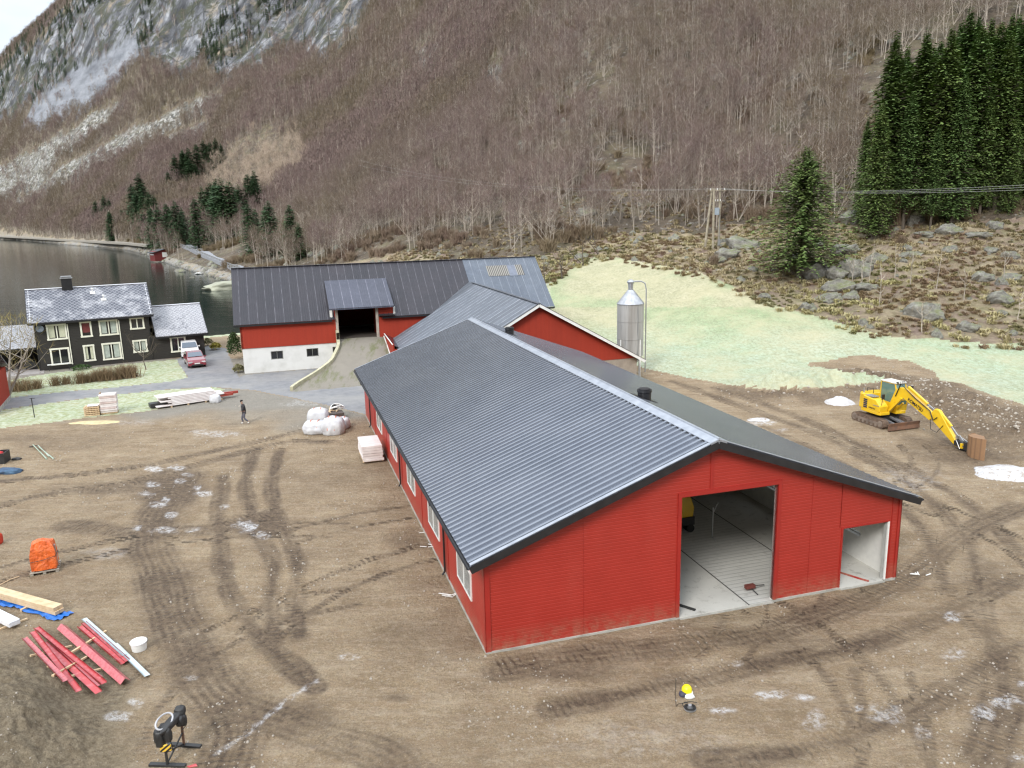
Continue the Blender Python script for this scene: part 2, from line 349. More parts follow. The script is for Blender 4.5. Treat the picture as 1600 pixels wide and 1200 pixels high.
for wd, pts in TR:
    P_ = np.array([tuple(at(*p)[:2]) for p in pts]) if wd > 0 else np.array(pts); st_k = .8 if wd > 0 else .55; wd = abs(wd); tq = np.linspace(0, len(P_)-1, len(P_)*6); ker = np.ones(5)/5
    P_ = np.stack([np.convolve(np.pad(np.interp(tq, np.arange(len(P_)), P_[:, i]), 2, 'edge'), ker, 'valid') for i in (0, 1)], 1)
    d, al = dseg(xs, ys, [tuple(p) for p in P_]); k = sst(wd*1.1, wd*.4, d+wob*.7); m = k > tm; dkt = np.maximum(dkt, k*st_k*(.78+.22*np.cos(d*(21 if wd > .8 else 13)+5*fbm(xs, ys, 2, 2)))*(.55+1.1*np.clip(fbm(xs+7, ys, 1.4, 3)+.5, 0, 1))); t2 = np.where(m, tm, np.maximum(t2, k)); tu[m] = al[m]; tm = np.maximum(tm, k)
dark = np.maximum(dark, dkt); tread = tm*sst(0, .25, tm-t2)
px, py = PX[yd], PY[yd]
for bx, by, rx, ry, a in ((262, 768, 62, 42, 1), (410, 826, 50, 26, .8), (900, 1045, 150, 22, .7), (460, 968, 40, 14, .6), (160, 765, 110, 12, .7), (640, 845, 60, 20, .4), (1250, 1005, 120, 20, .45), (1530, 905, 60, 60, .5), (330, 1120, 60, 50, .5), (480, 1140, 90, 40, .6), (1500, 700, 110, 34, .75), (1440, 620, 90, 20, .7), (20, 1140, 120, 80, .6), (620, 1090, 30, 10, .7), (1240, 790, 60, 14, .4), (90, 690, 120, 14, .35), (680, 1000, 100, 60, .25), (40, 640, 50, 14, .8)):
    q = np.hypot((px-bx)/rx, (py-by)/ry)+.9*fbm(xs, ys, 1.6, 4); dark = np.maximum(dark, a*sst(1.15, .35, q))
dark = np.clip(dark*1.1+.75*fbm(xs, ys, 9, 4)+.9*fbm(xs, ys, 2.2, 4)*(.45+dark), 0, 1)
dbk, _ = dseg(xs, ys, BANK); bkm = sst(5.6, 3., dbk+3*fbm(xs, ys, 2, 3)); dark = np.clip(np.maximum(dark, bkm*(.75+.7*fbm(xs, ys, 1.1, 4))), 0, 1)
fr = np.zeros(xs.shape)
for bx, by, rx, ry, a in ((240, 733, 14, 4, 1), (275, 731, 16, 5, 1), (292, 741, 10, 4, 1), (240, 757, 12, 4, .8), (281, 752, 8, 3, 1), (310, 762, 6, 5, 1), (318, 771, 14, 5, 1), (228, 772, 12, 4, .7), (246, 789, 18, 5, 1), (259, 781, 8, 5, 1), (268, 805, 10, 5, 1), (215, 825, 7, 5, 1), (260, 828, 24, 5, .9), (300, 828, 18, 4, .7), (385, 822, 22, 9, 1), (410, 835, 16, 6, .7), (352, 792, 8, 4, .7),
    (1150, 1037, 14, 6, .9), (1215, 1086, 34, 8, .9), (1250, 1090, 22, 5, .9), (1130, 1110, 24, 5, .9), (1270, 1125, 20, 14, .6), (1343, 1106, 9, 6, .9), (1380, 1115, 30, 18, .5), (1440, 1145, 16, 12, .5), (1490, 1020, 20, 10, .6), (1575, 1095, 26, 14, 1), (1535, 1115, 20, 12, .8), (1590, 1185, 26, 8, 1), (1487, 963, 18, 8, 1), (1600, 1070, 14, 6, 1),
    (330, 678, 40, 7, .6), (210, 660, 60, 4, .3), (1190, 660, 20, 5, 1), (1220, 672, 12, 3, .6), (470, 630, 40, 5, .4), (180, 1120, 26, 8, .8), (215, 1098, 12, 8, .8), (170, 1005, 30, 8, .3), (160, 865, 40, 10, .25), (300, 1060, 12, 4, .6), (545, 1028, 16, 5, .7), (1420, 750, 60, 18, .25), (1330, 760, 80, 20, .2), (1000, 1150, 120, 30, .15)):
    q = np.hypot((px-bx)/rx, (py-by)/ry)+1.5*fbm(xs, ys, .5, 3); fr = np.maximum(fr, a*sst(1.15, .5, q))
d, _ = dseg(xs, ys, [tuple(at(*p)[:2]) for p in ((338, 1178), (380, 1150), (420, 1118), (455, 1090), (495, 1065))]); fr = np.maximum(fr, sst(.2, .03, d+.3*np.abs(fbm(xs, ys, .4, 3)))*.85)
gravel = np.zeros(xs.shape); q = np.hypot((px-400)/330, (py-640)/30); 
gravel = sst(30, -10, py-(645+.02*(px-400))+40*fbm(xs, ys, 4, 2))*(px < 720)*(py > 560)
moss = np.clip(sst(4.6, 2.2, np.hypot(xs-SPOIL[0], ys-SPOIL[1])+2.5*fbm(xs, ys, 1.5, 3))+sst(6.5, 3.5, np.hypot(xs-SPOIL2[0], ys-SPOIL2[1])), 0, 1)
A = {}
def fld(mask, vals):
    a = np.zeros(S.shape, np.float32); a[mask] = vals; return a.ravel()
A['dark'] = fld(yd, dark); A['frost'] = fld(yd, fr); A['track'] = fld(yd, tread); A['tu'] = fld(yd, tu); A['pale'] = fld(yd, gravel); A['moss'] = fld(yd, moss)
A['cliff'] = cl.astype(np.float32).ravel(); A['scree'] = scr.astype(np.float32).ravel()
sl_m = inpoly(PX+22*fbm(Xg, Yg, 30, 4), PY+22*fbm(Xg+9, Yg, 24, 4), [(30, 200), (60, 150), (200, 58), (232, 95), (160, 170), (62, 215)]) & cl; A['slab'] = sl_m.astype(np.float32).ravel()*.9
A['shore'] = (sst(26, 4, np.abs(Yg-ky[3]))*(PX < 500)).astype(np.float32).ravel()
A['wet'] = sst(-1.7, -2.35, Zg).astype(np.float32).ravel()*(Yg.ravel() > 95)
fx = 8*fbm(Xg, Yg, 9, 3); green = sst(.35, .62, fbm(Xg, Yg, 14, 3)+.5)
green = np.where((PY < 480), np.maximum(sst(905, 860, PX+40*fbm(Xg, Yg, 5, 2)), sst(.42, .6, fbm(Xg, Yg, 10, 3)+.42)*.8), sst(.3, .75, fbm(Xg, Yg, 11, 3)+.62))
A['green'] = green.astype(np.float32).ravel()
A['frosty'] = (sst(480, 560, PY)).astype(np.float32).ravel()
q4 = cls[:-1, :-1].ravel()
I = np.arange(nr*nc).reshape(nr, nc); quads = np.stack([I[:-1, :-1], I[:-1, 1:], I[1:, 1:], I[1:, :-1]], -1).reshape(-1, 4)
def submesh(name, k, mat, attrs, smooth=True):
    f = quads[q4 == k]; u, inv = np.unique(f.ravel(), return_inverse=True)
    me = bpy.data.meshes.new(name); me.vertices.add(len(u)); me.vertices.foreach_set('co', P3[u].astype(np.float32).ravel())
    n = len(f); me.loops.add(n*4); me.loops.foreach_set('vertex_index', inv.astype(np.int32)); me.polygons.add(n)
    me.polygons.foreach_set('loop_start', np.arange(n, dtype=np.int32)*4); me.polygons.foreach_set('loop_total', np.full(n, 4, np.int32))
    me.polygons.foreach_set('use_smooth', np.ones(n, bool)); me.materials.append(mat)
    for a in attrs:
        at_ = me.attributes.new(a, 'FLOAT', 'POINT'); at_.data.foreach_set('value', A[a][u].astype(np.float32))
    me.update(calc_edges=True); return tag(link(name, me), kind='structure')

# ---- ground materials
def dirt_mat():
    n = N('dirt'); a = n.attr
    b = n.ramp(n.noise(.55, 6, .6), [(.3, (.225, .158, .085)), (.5, (.345, .255, .150)), (.7, (.475, .375, .24))])
    b = n.mix(n.ramp(n.noise(14, 6, .8), [(.40, 0.), (.60, .7)]), b, (.15, .11, .072)); b = n.mix(n.ramp(n.noise(5.5, 7, .85, co=n.map(loc=(2, 2, 7))), [(.5, 0.), (.62, .55)]), b, (.50, .42, .32)); b = n.mix(n.ramp(n.noise(1., 7, .75, co=n.map((.35, 2.2, 1), rot=(0, 0, R_(-22)))), [(.46, 0.), (.66, .5)]), b, (.20, .145, .095)); b = n.mix(n.ramp(n.noise(1., 7, .75, co=n.map((.3, 1.8, 1), rot=(0, 0, R_(35)), loc=(3, 8, 1))), [(.5, 0.), (.68, .4)]), b, (.48, .40, .30))
    b = n.mix(n.ramp(n.noise(42, 3, .7), [(.55, 0.), (.72, .6)]), b, (.52, .44, .34))
    b = n.mix(n.ramp(n.noise(2.6, 5, .65), [(.45, 0.), (.75, .3)]), b, (.36, .24, .15))
    gr = n.mix(n.noise(1.6, 6, .7), (.19, .185, .165), (.32, .30, .26))
    b = n.mix(n.math('MULTIPLY', a('pale'), .85), b, gr)
    dk = n.mix(n.ramp(n.noise(5, 7, .8), [(.35, 0.), (.65, 1.)]), (.055, .037, .024), (.19, .135, .088))
    dm = n.math('MULTIPLY', a('dark'), n.ramp(n.noise(2.8, 7, .8), [(.32, .35), (.52, 1.)]))
    b = n.mix(dm, b, dk)
    ms = n.mix(n.ramp(n.noise(5, 7, .8), [(.35, 0.), (.65, 1.)]), (.085, .062, .038), (.30, .25, .17)); b = n.mix(n.math('MULTIPLY', a('moss'), .8), b, ms)
    fm = n.math('MULTIPLY', a('frost'), n.math('MULTIPLY', n.ramp(n.noise(3.2, 7, .8, dist=.6), [(.44, 0.), (.58, 1.)]), n.ramp(n.noise(20, 4, .8), [(.3, .4), (.6, 1.)]))); b = n.mix(fm, b, (.72, .72, .73))
    v = n.vor(13, co=n.map((1, 1, .5))); st = n.ramp(v, [(.09, 1.), (.14, 0.)])
    st = n.math('MULTIPLY', st, n.ramp(n.noise(2.2, 3, .6), [(.5, 0.), (.62, 1.)])); b = n.mix(st, b, (.52, .46, .38))
    n.set('Base Color', b); n.set('Roughness', n.ramp(dm, [(0., .95), (1., .7)])); n.set('Specular IOR Level', .3)
    # tread marks along the tracks
    tr = n.math('MULTIPLY', n.math('SINE', n.math('ADD', n.math('MULTIPLY', a('tu'), 24.), n.math('MULTIPLY', n.noise(3, 3), 5.))), n.math('MULTIPLY', n.math('MULTIPLY', a('track'), n.ramp(n.noise(1.3, 4, .7), [(.45, 0.), (.6, 1.)])), .8))
    h = n.math('ADD', n.math('MULTIPLY', n.noise(22, 6, .75), 1.), tr)
    h = n.math('ADD', h, n.math('MULTIPLY', n.noise(4, 4, .6), 2.))
    n.bump(h, 1., .09); return n.mat
def road_mat():
    n = N('asphalt'); b = n.ramp(n.noise(1.3, 6, .65), [(.3, (.15, .155, .165)), (.7, (.25, .25, .255))])
    b = n.mix(n.ramp(n.noise(.35, 3, .5), [(.4, 0.), (.7, .6)]), b, (.30, .29, .27)); b = n.mix(n.ramp(n.noise(40, 3), [(.5, 0.), (.7, .35)]), b, (.08, .08, .085))
    n.set('Base Color', b); n.set('Roughness', .85); n.bump(n.noise(40, 4), .3, .01); return n.mat
def grass_mat(name, dry, grn, frost):
    n = N(name); nf = n.noise(.35, 6, .65)
    b = n.mix(n.ramp(nf, [(.35, 0.), (.65, 1.)]), dry, grn)
    b = n.mix(n.ramp(n.noise(6, 6, .75, co=n.map((1, .5, 1))), [(.35, 0.), (.7, .7)]), b, tuple(c*.45 for c in grn))
    b = n.mix(n.ramp(n.noise(2.2, 7, .75), [(.4, 0.), (.7, frost)]), b, (.62, .68, .60))
    n.set('Base Color', b); n.set('Roughness', .95); n.bump(n.noise(14, 6, .8), .7, .06); return n.mat
def field_mat():
    n = N('pasture_grass'); a = n.attr
    dry = n.ramp(n.noise(.5, 7, .7), [(.3, (.34, .33, .19)), (.7, (.50, .46, .31))]); grn = n.ramp(n.noise(.45, 7, .7), [(.3, (.22, .30, .14)), (.7, (.36, .43, .25))])
    b = n.mix(a('green'), dry, grn)
    b = n.mix(n.math('MULTIPLY', a('frosty'), n.ramp(n.noise(.8, 7, .78), [(.3, .15), (.7, .85)])), b, (.43, .52, .41))
    b = n.mix(n.ramp(n.noise(3.5, 6, .8, co=n.map((1, .6, 1))), [(.42, 0.), (.62, .75)]), b, (.21, .22, .12))
    b = n.mix(n.ramp(n.noise(.22, 6, .7, co=n.map(loc=(4, 9, 2))), [(.45, 0.), (.65, .6)]), b, (.46, .42, .26))
    b = n.mix(n.ramp(n.noise(9, 5, .8), [(.5, 0.), (.8, .5)]), b, (.66, .66, .55))
    n.set('Base Color', b); n.set('Roughness', .95); n.bump(n.noise(7, 7, .85), .8, .12); return n.mat
def rough_mat():
    n = N('heath'); a = n.attr
    b = n.ramp(n.noise(.5, 8, .72), [(.28, (.11, .09, .045)), (.42, (.22, .175, .10)), (.55, (.32, .26, .165)), (.72, (.46, .39, .27))])
    b = n.mix(n.ramp(n.noise(.33, 6, .7, co=n.map(loc=(9, 3, 1))), [(.45, 0.), (.6, .75)]), b, (.19, .125, .11))
    b = n.mix(n.ramp(n.noise(.6, 6, .7, co=n.map(loc=(1, 33, 1))), [(.5, 0.), (.66, .65)]), b, (.19, .185, .085))
    b = n.mix(n.ramp(n.noise(3, 7, .8), [(.5, 0.), (.7, .6)]), b, (.42, .36, .25))
    rk = n.ramp(n.noise(2, 7, .75), [(.35, (.16, .155, .14)), (.7, (.42, .41, .38))]); b = n.mix(n.math('MULTIPLY', a('shore'), n.ramp(n.noise(.35, 5, .6), [(.38, 0.), (.55, 1.)])), b, rk)
    b = n.mix(a('wet'), b, (.012, .014, .012))
    n.set('Base Color', b); n.set('Roughness', .95); n.bump(n.noise(2.4, 8, .8), 1., .35); return n.mat
def mtn_mat():
    n = N('mountain_ground'); a = n.attr
    b = n.ramp(n.noise(.22, 8, .75), [(.3, (.055, .042, .028)), (.45, (.105, .08, .055)), (.58, (.17, .13, .09)), (.75, (.27, .215, .155))])
    b = n.mix(n.ramp(n.noise(.09, 5, .7, co=n.map(loc=(5, 5, 5))), [(.52, 0.), (.68, .6)]), b, (.12, .115, .05))
    b = n.mix(n.ramp(n.noise(.14, 6, .75, co=n.map(loc=(7, 1, 5))), [(.50, 0.), (.62, .8)]), b, (.20, .17, .10)); b = n.mix(n.ramp(n.noise(.6, 5, .7, co=n.map(loc=(7, 1, 5))), [(.58, 0.), (.64, .8)]), b, (.34, .32, .28))
    v = n.vor(.42, out='Color'); sc_ = n.ramp(n.t.nodes.new('ShaderNodeRGBToBW').outputs[0], [(.2, (.10, .10, .09)), (.5, (.24, .235, .215)), (.85, (.46, .45, .42))])
    bw = [q for q in n.t.nodes if q.bl_idname == 'ShaderNodeRGBToBW'][0]; n.t.links.new(v, bw.inputs[0])
    sc_ = n.mix(n.ramp(n.noise(.12, 6, .7), [(.45, 0.), (.65, .7)]), sc_, (.13, .11, .065))
    b = n.mix(a('scree'), b, sc_)
    sx = n.map((.055, .055, .018), rot=(0, R_(24), 0)); st = n.noise(1., 8, .68, co=sx)
    rock = n.ramp(st, [(.34, (.025, .026, .029)), (.45, (.085, .088, .096)), (.54, (.18, .185, .20)), (.66, (.40, .41, .43))])
    rock = n.mix(n.ramp(n.noise(.03, 6, .7), [(.55, 0.), (.68, .75)]), rock, (.38, .30, .20))
    rock = n.mix(n.ramp(n.noise(.05, 8, .75, co=n.map(loc=(77, 2, 2))), [(.47, 0.), (.56, .9)]), rock, (.05, .055, .028))
    cr_ = n.vor(.06, 'DISTANCE_TO_EDGE', co=n.map((1, 1, .45), rot=(0, R_(20), 0))); rock = n.mix(n.ramp(cr_, [(.0, .8), (.035, 0.)]), rock, (.02, .02, .02))
    rock = n.mix(a('slab'), rock, n.mix(n.ramp(n.noise(1., 7, .7, co=n.map((.02, .02, .05), rot=(0, R_(-35), 0))), [(.35, 0.), (.65, 1.)]), (.12, .13, .15), (.34, .355, .385)))
    b = n.mix(a('cliff'), b, rock); n.set('Base Color', b); n.set('Roughness', .9)
    n.bump(n.noise(.25, 9, .75), 1., 2.2); return n.mat
m_dirt = dirt_mat()
submesh('dirt_yard', 0, m_dirt, ['dark', 'frost', 'track', 'tu', 'pale', 'moss'])
submesh('asphalt_road', 1, road_mat(), [])
submesh('lawn', 2, grass_mat('lawn_grass', (.38, .36, .20), (.26, .31, .13), .65), [])
submesh('pasture', 3, field_mat(), ['green', 'frosty'])
submesh('rough_hillside', 4, rough_mat(), ['shore', 'wet'])
submesh('mountain', 5, mtn_mat(), ['cliff', 'scree', 'slab'])
# unseen dark slope added behind the camera for the roof ribs to reflect
vb = MB(); nv = 40
for i in range(nv+1):
    for j in range(15):
        x = -700+1400*i/nv; t = j/14; y = -150-420*t; vb.v.append((x, y, -2+250*t**1.15+18*math.sin(i*.9+j)*t))
for i in range(nv):
    for j in range(14): q = i*15+j; vb.f.append((q, q+15, q+16, q+1)); vb.m.append(0)
tag(vb.build('unseen_rear_slope', M('dark_reflected_slope', (.085, .07, .055), (.05, .05, .032), sc=.05, rough=.95), smooth=True), kind='structure')
gp = MB(); gp.poly([(-300, -160, -.02), (300, -160, -.02), (300, 7, -.02), (-300, 7, -.02)])
n_ = N('rear_ground'); n_.set('Base Color', n_.ramp(n_.noise(.5, 6), [(.3, (.16, .12, .085)), (.7, (.31, .25, .19))])); n_.set('Roughness', .95)
tag(gp.build('ground', n_.mat), kind='structure')
# water
n = N('fjord_water'); n.set('Base Color', (.012, .022, .02)); n.set('Roughness', .06); n.set('IOR', 1.33); n.set('Specular IOR Level', .5)
h = n.math('ADD', n.noise(.35, 5, .6, co=n.map((.35, 1.6, 1))), n.math('MULTIPLY', n.noise(.035, 4, .6), 1.5)); n.bump(h, .10, .5)
wm = MB(); wm.poly([(-3200, 60, -2.3), (-28, 60, -2.3), (-28, 1500, -2.3), (-3200, 1500, -2.3)])
tag(wm.build('fjord_water', n.mat), kind='structure')

# ================================================================ BUILDINGS
YAW = 0.2914; BA = Vector((-1.088, 24.85, 0)); CU = Vector((math.cos(YAW), math.sin(YAW), 0)); CV = Vector((-math.sin(YAW), math.cos(YAW), 0))
def bw_(a, b, z=0.): return BA+CU*a+CV*b+Vector((0, 0, z))         # barn coordinates to world
WB, LB, HE, HR = 17.21, 34.98, 3.69, 6.82; SLP = (HR-HE)/(WB/2)
def red_mat(name, c1, c2, rough=.5, coat=0., sc=.8):
    n = N(name); b = n.mix(n.ramp(n.noise(sc, 5), [(.35, 0.), (.7, 1.)]), c1, c2)
    b = n.mix(n.ramp(n.noise(.5, 6, .7, co=n.map((1, 1, .25))), [(.55, 0.), (.85, .10)]), b, (.34, .12, .09))
    z = n.sep()[2]; dirt = n.math('MULTIPLY', n.ramp(z, [(0., 1.), (.25, .6), (.9, 0.)]), n.ramp(n.noise(2.5, 7, .8), [(.4, 0.), (.65, 1.)])); b = n.mix(n.math('MULTIPLY', dirt, .75), b, (.30, .20, .13))
    n.set('Base Color', b); n.set('Roughness', rough); n.set('Coat Weight', coat); n.bump(n.noise(60, 2), .05, .002); return n.mat
m_red = red_mat('red_steel_cladding', (.36, .028, .018), (.32, .024, .015), .45)
m_redtrim = red_mat('red_trim', (.34, .022, .016), (.29, .018, .014), .4)
m_redwood = None
def board_mat(name, c1, c2, pitch, axis=0):
    n = N(name); b = n.mix(n.noise(1.2, 6, .65, co=n.map((1, 1, .3))), c1, c2); x = n.sep()[axis]
    fr = n.math('FRACT', n.math('DIVIDE', x, pitch)); gr = n.ramp(fr, [(.0, 0.), (.05, 1.), (.93, 1.), (.99, 0.)])
    cell = n.t.nodes.new('ShaderNodeTexWhiteNoise'); cell.noise_dimensions = '1D'; n.t.links.new(n.math('FLOOR', n.math('DIVIDE', x, pitch)), cell.inputs['W'])
    b = n.mix(n.math('MULTIPLY', cell.outputs['Value'], .35), b, tuple(c*.7 for c in c1))
    n.set('Base Color', b); n.set('Roughness', .8); n.bump(gr, .6, .02); return n.mat
m_redwood = board_mat('red_painted_boards', (.36, .034, .012), (.29, .025, .010), .14)
m_roofnew = None
def steel_roof(name, c1, c2, rough, seam=0, col=(.3, .32, .36), axis=0, dirt=.35, coat=0.):
    n = N(name); b = n.mix(n.ramp(n.noise(.35, 6, .65), [(.3, 0.), (.7, 1.)]), c1, c2)
    b = n.mix(n.ramp(n.noise(1.8, 7, .75), [(.5, 0.), (.78, dirt)]), b, tuple(c*2.2+.03 for c in c1))
    if seam:
        x = n.sep()[axis]; fr = n.math('FRACT', n.math('DIVIDE', x, seam)); l = n.ramp(fr, [(.0, 1.), (.07, .8), (.09, 0.)])
        l = n.math('MULTIPLY', l, n.ramp(n.noise(1.5, 3), [(.35, .2), (.65, 1.)])); b = n.mix(l, b, col)
        cell = n.t.nodes.new('ShaderNodeTexWhiteNoise'); cell.noise_dimensions = '1D'; n.t.links.new(n.math('FLOOR', n.math('DIVIDE', x, seam)), cell.inputs['W'])
        b = n.mix(n.math('MULTIPLY', cell.outputs['Value'], .3), b, tuple(c*.5 for c in c1))
    n.set('Base Color', b); n.set('Roughness', n.math('ADD', n.math('MULTIPLY', n.noise(2., 5, .7), .12), rough-.06)); n.set('Coat Weight', coat); n.set('Coat Roughness', .15)
    return n
m_roofnew = steel_roof('dark_blue_grey_roof_steel', (.25, .272, .315), (.31, .33, .37), .2, dirt=.1).set('Metallic', .75).mat
m_ridge = M('pale_ridge_steel', (.34, .37, .42), (.46, .49, .54), sc=2.5, rough=.35, metal=.5)
m_black = M('black_steel', (.012, .012, .014), (.02, .02, .022), rough=.4)
m_conc = M('concrete', (.42, .41, .37), (.27, .26, .23), sc=1.6, rough=.9, bump=.4, bsc=20)
m_white = M('white_paint', (.78, .78, .75), (.68, .68, .65), rough=.5)
m_panel = M('white_wall_panel', (.78, .78, .74), (.70, .70, .67), rough=.6)
m_timber = M('pale_timber', (.62, .47, .30), (.50, .36, .21), sc=3, rough=.8)
m_galv = M('galvanised_steel', (.50, .51, .52), (.36, .37, .39), sc=3, rough=.38, metal=.7)
def glass_mat(name, tint, rough=.05):
    n = N(name); n.set('Base Color', tint); n.set('Roughness', rough); n.set('Specular IOR Level', .8); n.set('Coat Weight', .6); n.set('Coat Roughness', .03); return n.mat
m_glassw = glass_mat('pale_window_film', (.50, .53, .53), .25)
_g = m_glassw.node_tree; _t = _g.nodes.new('ShaderNodeBsdfTransparent'); _x = _g.nodes.new('ShaderNodeMixShader'); _x.inputs[0].default_value = .5
_o = [q for q in _g.nodes if q.type == 'OUTPUT_MATERIAL'][0]; _p = [q for q in _g.nodes if q.type == 'BSDF_PRINCIPLED'][0]
_g.links.new(_p.outputs[0], _x.inputs[1]); _g.links.new(_t.outputs[0], _x.inputs[2]); _g.links.new(_x.outputs[0], _o.inputs[0])
m_dark = M('dark_glass', (.012, .014, .018), rough=.08, spec=.8)

def clad(mb, o, d, Lx, ztop, openings=(), z0=.06, pitch=.13, dep=.006, nrm=None, gable=None):
    """horizontally ribbed cladding: o origin, d unit direction, nrm outward normal; gable=(height at ends, ridge height)"""
    o = Vector(o); d = Vector(d); nn = Vector(nrm); z = z0; zt = gable[1] if gable else ztop
    while z < zt-1e-3:
        z1 = min(z+pitch, zt); zc = (z+z1)/2
        def lim(q):
            if not gable or q <= gable[0]: return 0., Lx
            k = (q-gable[0])/(gable[1]-gable[0])*Lx/2; return k, Lx-k
        spans = [(lim(z), lim(z1))]; segs = []
        cuts = sorted([(a, b) for a, b, c, e in openings if c-.01 < zc < e+.01])
        x0a, x1a = lim(z); x0b, x1b = lim(z1); cur = None
        pts = [(x0a, x0b)]
        for a, b in cuts: pts += [(a, a), (b, b)]
        pts.append((x1a, x1b))
        for i in range(0, len(pts), 2):
            (la, lb), (ra, rb) = pts[i], pts[i+1]
            if ra-la < .02: continue
            g = z+(z1-z)*.76; f = lambda t, a, b: a+(b-a)*t
            P = lambda x, zz, off: o+d*x+nn*off+Vector((0, 0, zz))
            tg = .76; mb.poly([P(la, z, dep), P(ra, z, dep), P(f(tg, ra, rb), g, dep), P(f(tg, la, lb), g, dep)])
            tm_ = .88; gm = z+(z1-z)*.88
            mb.poly([P(f(tg, la, lb), g, dep), P(f(tg, ra, rb), g, dep), P(f(tm_, ra, rb), gm, 0), P(f(tm_, la, lb), gm, 0)])
            mb.poly([P(f(tm_, la, lb), gm, 0), P(f(tm_, ra, rb), gm, 0), P(rb, z1, dep), P(lb, z1, dep)])
        z = z1
def corr(mb, o, along, up, Ln, S, pitch, h, prof=None, thick=.02, m=0):
    """profiled sheet: ribs run up the slope"""
    o = Vector(o); al = Vector(along).normalized(); up = Vector(up).normalized(); nn = up.cross(al)
    if nn.z < 0: nn = -nn
    prof = prof or ((0, 0), (.50, 0), (.58, 1), (.92, 1), (1., 0)); xs_ = []; k = 0
    while k*pitch < Ln:
        for u_, v_ in prof[:-1]:
            x = (k+u_)*pitch
            if x < Ln: xs_.append((x, v_*h))
        k += 1
    xs_.append((Ln, 0)); b = len(mb.v)
    for x, y in xs_:
        for t in (0, S): mb.v.append(tuple(o+al*x+up*t+nn*y))
    for i in range(len(xs_)-1): q = b+2*i; mb.f.append((q, q+1, q+3, q+2)); mb.m.append(m)
    return nn

# ---------------- the new red shed
shed = thing('livestock_shed', 'large new red ribbed shed with metallic profiled roof and two open doorways', 'shed', BA, YAW)
DOOR = (7.41, 11.46, -.1, 4.79); SDOOR = (14.52, 16.65, -.1, 2.57)
mb = MB(); clad(mb, (0, 0, 0), (1, 0, 0), WB, 0, (DOOR, SDOOR), nrm=(0, -1, 0), gable=(HE, HR-.03), z0=.08)
mb.build('front_wall', m_red, shed)
WIN = [(1.85, 4.1), (7.55, 9.95), (13.45, 15.7), (19.35, 21.7), (25.5, 27.8)]; WZ = (1.08, 2.18)
mb = MB(); clad(mb, (0, LB, 0), (0, -1, 0), LB, HE, [(LB-b, LB-a, *WZ) for a, b in WIN], nrm=(-1, 0, 0), z0=.08, dep=.008); mb.build('side_wall', m_red, shed)
mb = MB(); clad(mb, (WB, 0, 0), (0, 1, 0), LB, HE, [(a, b, 1.1, 2.2) for a, b in WIN], nrm=(1, 0, 0), z0=.08); mb.build('side_wall', m_red, shed)
mb = MB(); clad(mb, (WB, LB, 0), (-1, 0, 0), WB, 0, (), nrm=(0, 1, 0), gable=(HE, HR-.03), z0=.08); mb.build('rear_wall', m_red, shed)
# inner lining with real thickness round the openings
mb = MB(); t0_, t1_ = .025, .2
gz = lambda x: HE+min(x, WB-x)*SLP-.06
for a, b, za, zb in ((.03, 7.41, 0, None), (11.46, 14.52, 0, None), (16.65, WB-.03, 0, None), (7.41, 11.46, 4.79, None), (14.52, 16.65, 2.57, None)):
    pts = [(a, za), (b, za), (b, gz(b))]
    if a < WB/2 < b: pts.append((WB/2, gz(WB/2)))
    pts.append((a, gz(a))); mb.prism(pts, lambda u, v: (u, t0_, v), lambda u, v: (u, t1_, v))
for xw in (.03, WB-.2):
    y = .2
    for a, b in WIN+[(LB-.2, LB)]:
        mb.bb(xw, xw+.17, y, a, 0, HE); y = b
        if b < LB-1: mb.bb(xw, xw+.17, a, b, 0, 1.08 if xw < 1 else 1.1); mb.bb(xw, xw+.17, a, b, 2.18 if xw < 1 else 2.2, HE)
pts = [(.2, 0), (WB-.2, 0), (WB-.2, HE), (WB/2, HR-.06), (.2, HE)]; mb.prism(pts, lambda u, v: (u, LB-.2, v), lambda u, v: (u, LB-.03, v))
mb.build('wall_lining', m_panel, shed)
mb = MB()       # ceiling lining + steel frames
for sx in (0, 1):
    x0, x1 = (0.2, WB/2) if sx == 0 else (WB-.2, WB/2); z0, z1 = HE, HR-.2
    mb.poly([(x0, .2, z0-.05), (x1, .2, z1), (x1, LB-.2, z1), (x0, LB-.2, z0-.05)])
mb.build('ceiling', m_panel, shed)
mb = MB()
for y in np.arange(5.8, LB-1, 5.85):
    for x in (.32, WB-.32): mb.bb(x-.08, x+.08, y-.08, y+.08, 0, HE-.1)
    mb.bar((.3, y, HE-.25), (WB/2, y, HR-.45), .14, .28); mb.bar((WB-.3, y, HE-.25), (WB/2, y, HR-.45), .14, .28)
mb.build('steel_frame', m_galv, shed)
# floor: smooth aisles with ribbed (slatted) lanes
n = N('stable_floor'); X, Y, Z = n.sep()
b = n.mix(n.noise(.7, 7, .7), (.58, .57, .52), (.40, .39, .36))
b = n.mix(n.ramp(n.noise(2.2, 6, .75), [(.55, 0.), (.7, .6)]), b, (.10, .085, .06)); b = n.mix(n.ramp(n.noise(9, 4, .75), [(.62, 0.), (.7, .5)]), b, (.55, .54, .5))
lane = n.ramp(n.math('PINGPONG', n.math('ADD', X, 1.6), 4.1), [(.0, 0.), (.001, 0.), (1., 0.)])
li = n.math('LESS_THAN', n.math('ABSOLUTE', n.math('SUBTRACT', X, 12.27)), 1.86); li2 = n.math('LESS_THAN', n.math('ABSOLUTE', n.math('SUBTRACT', X, 5.0)), 1.86); lm = n.math('MAXIMUM', li, li2)
wv = n.ramp(n.math('FRACT', n.math('MULTIPLY', Y, 3.6)), [(.0, 0.), (.12, .0), (.2, 1.), (.9, 1.), (1., 0.)])
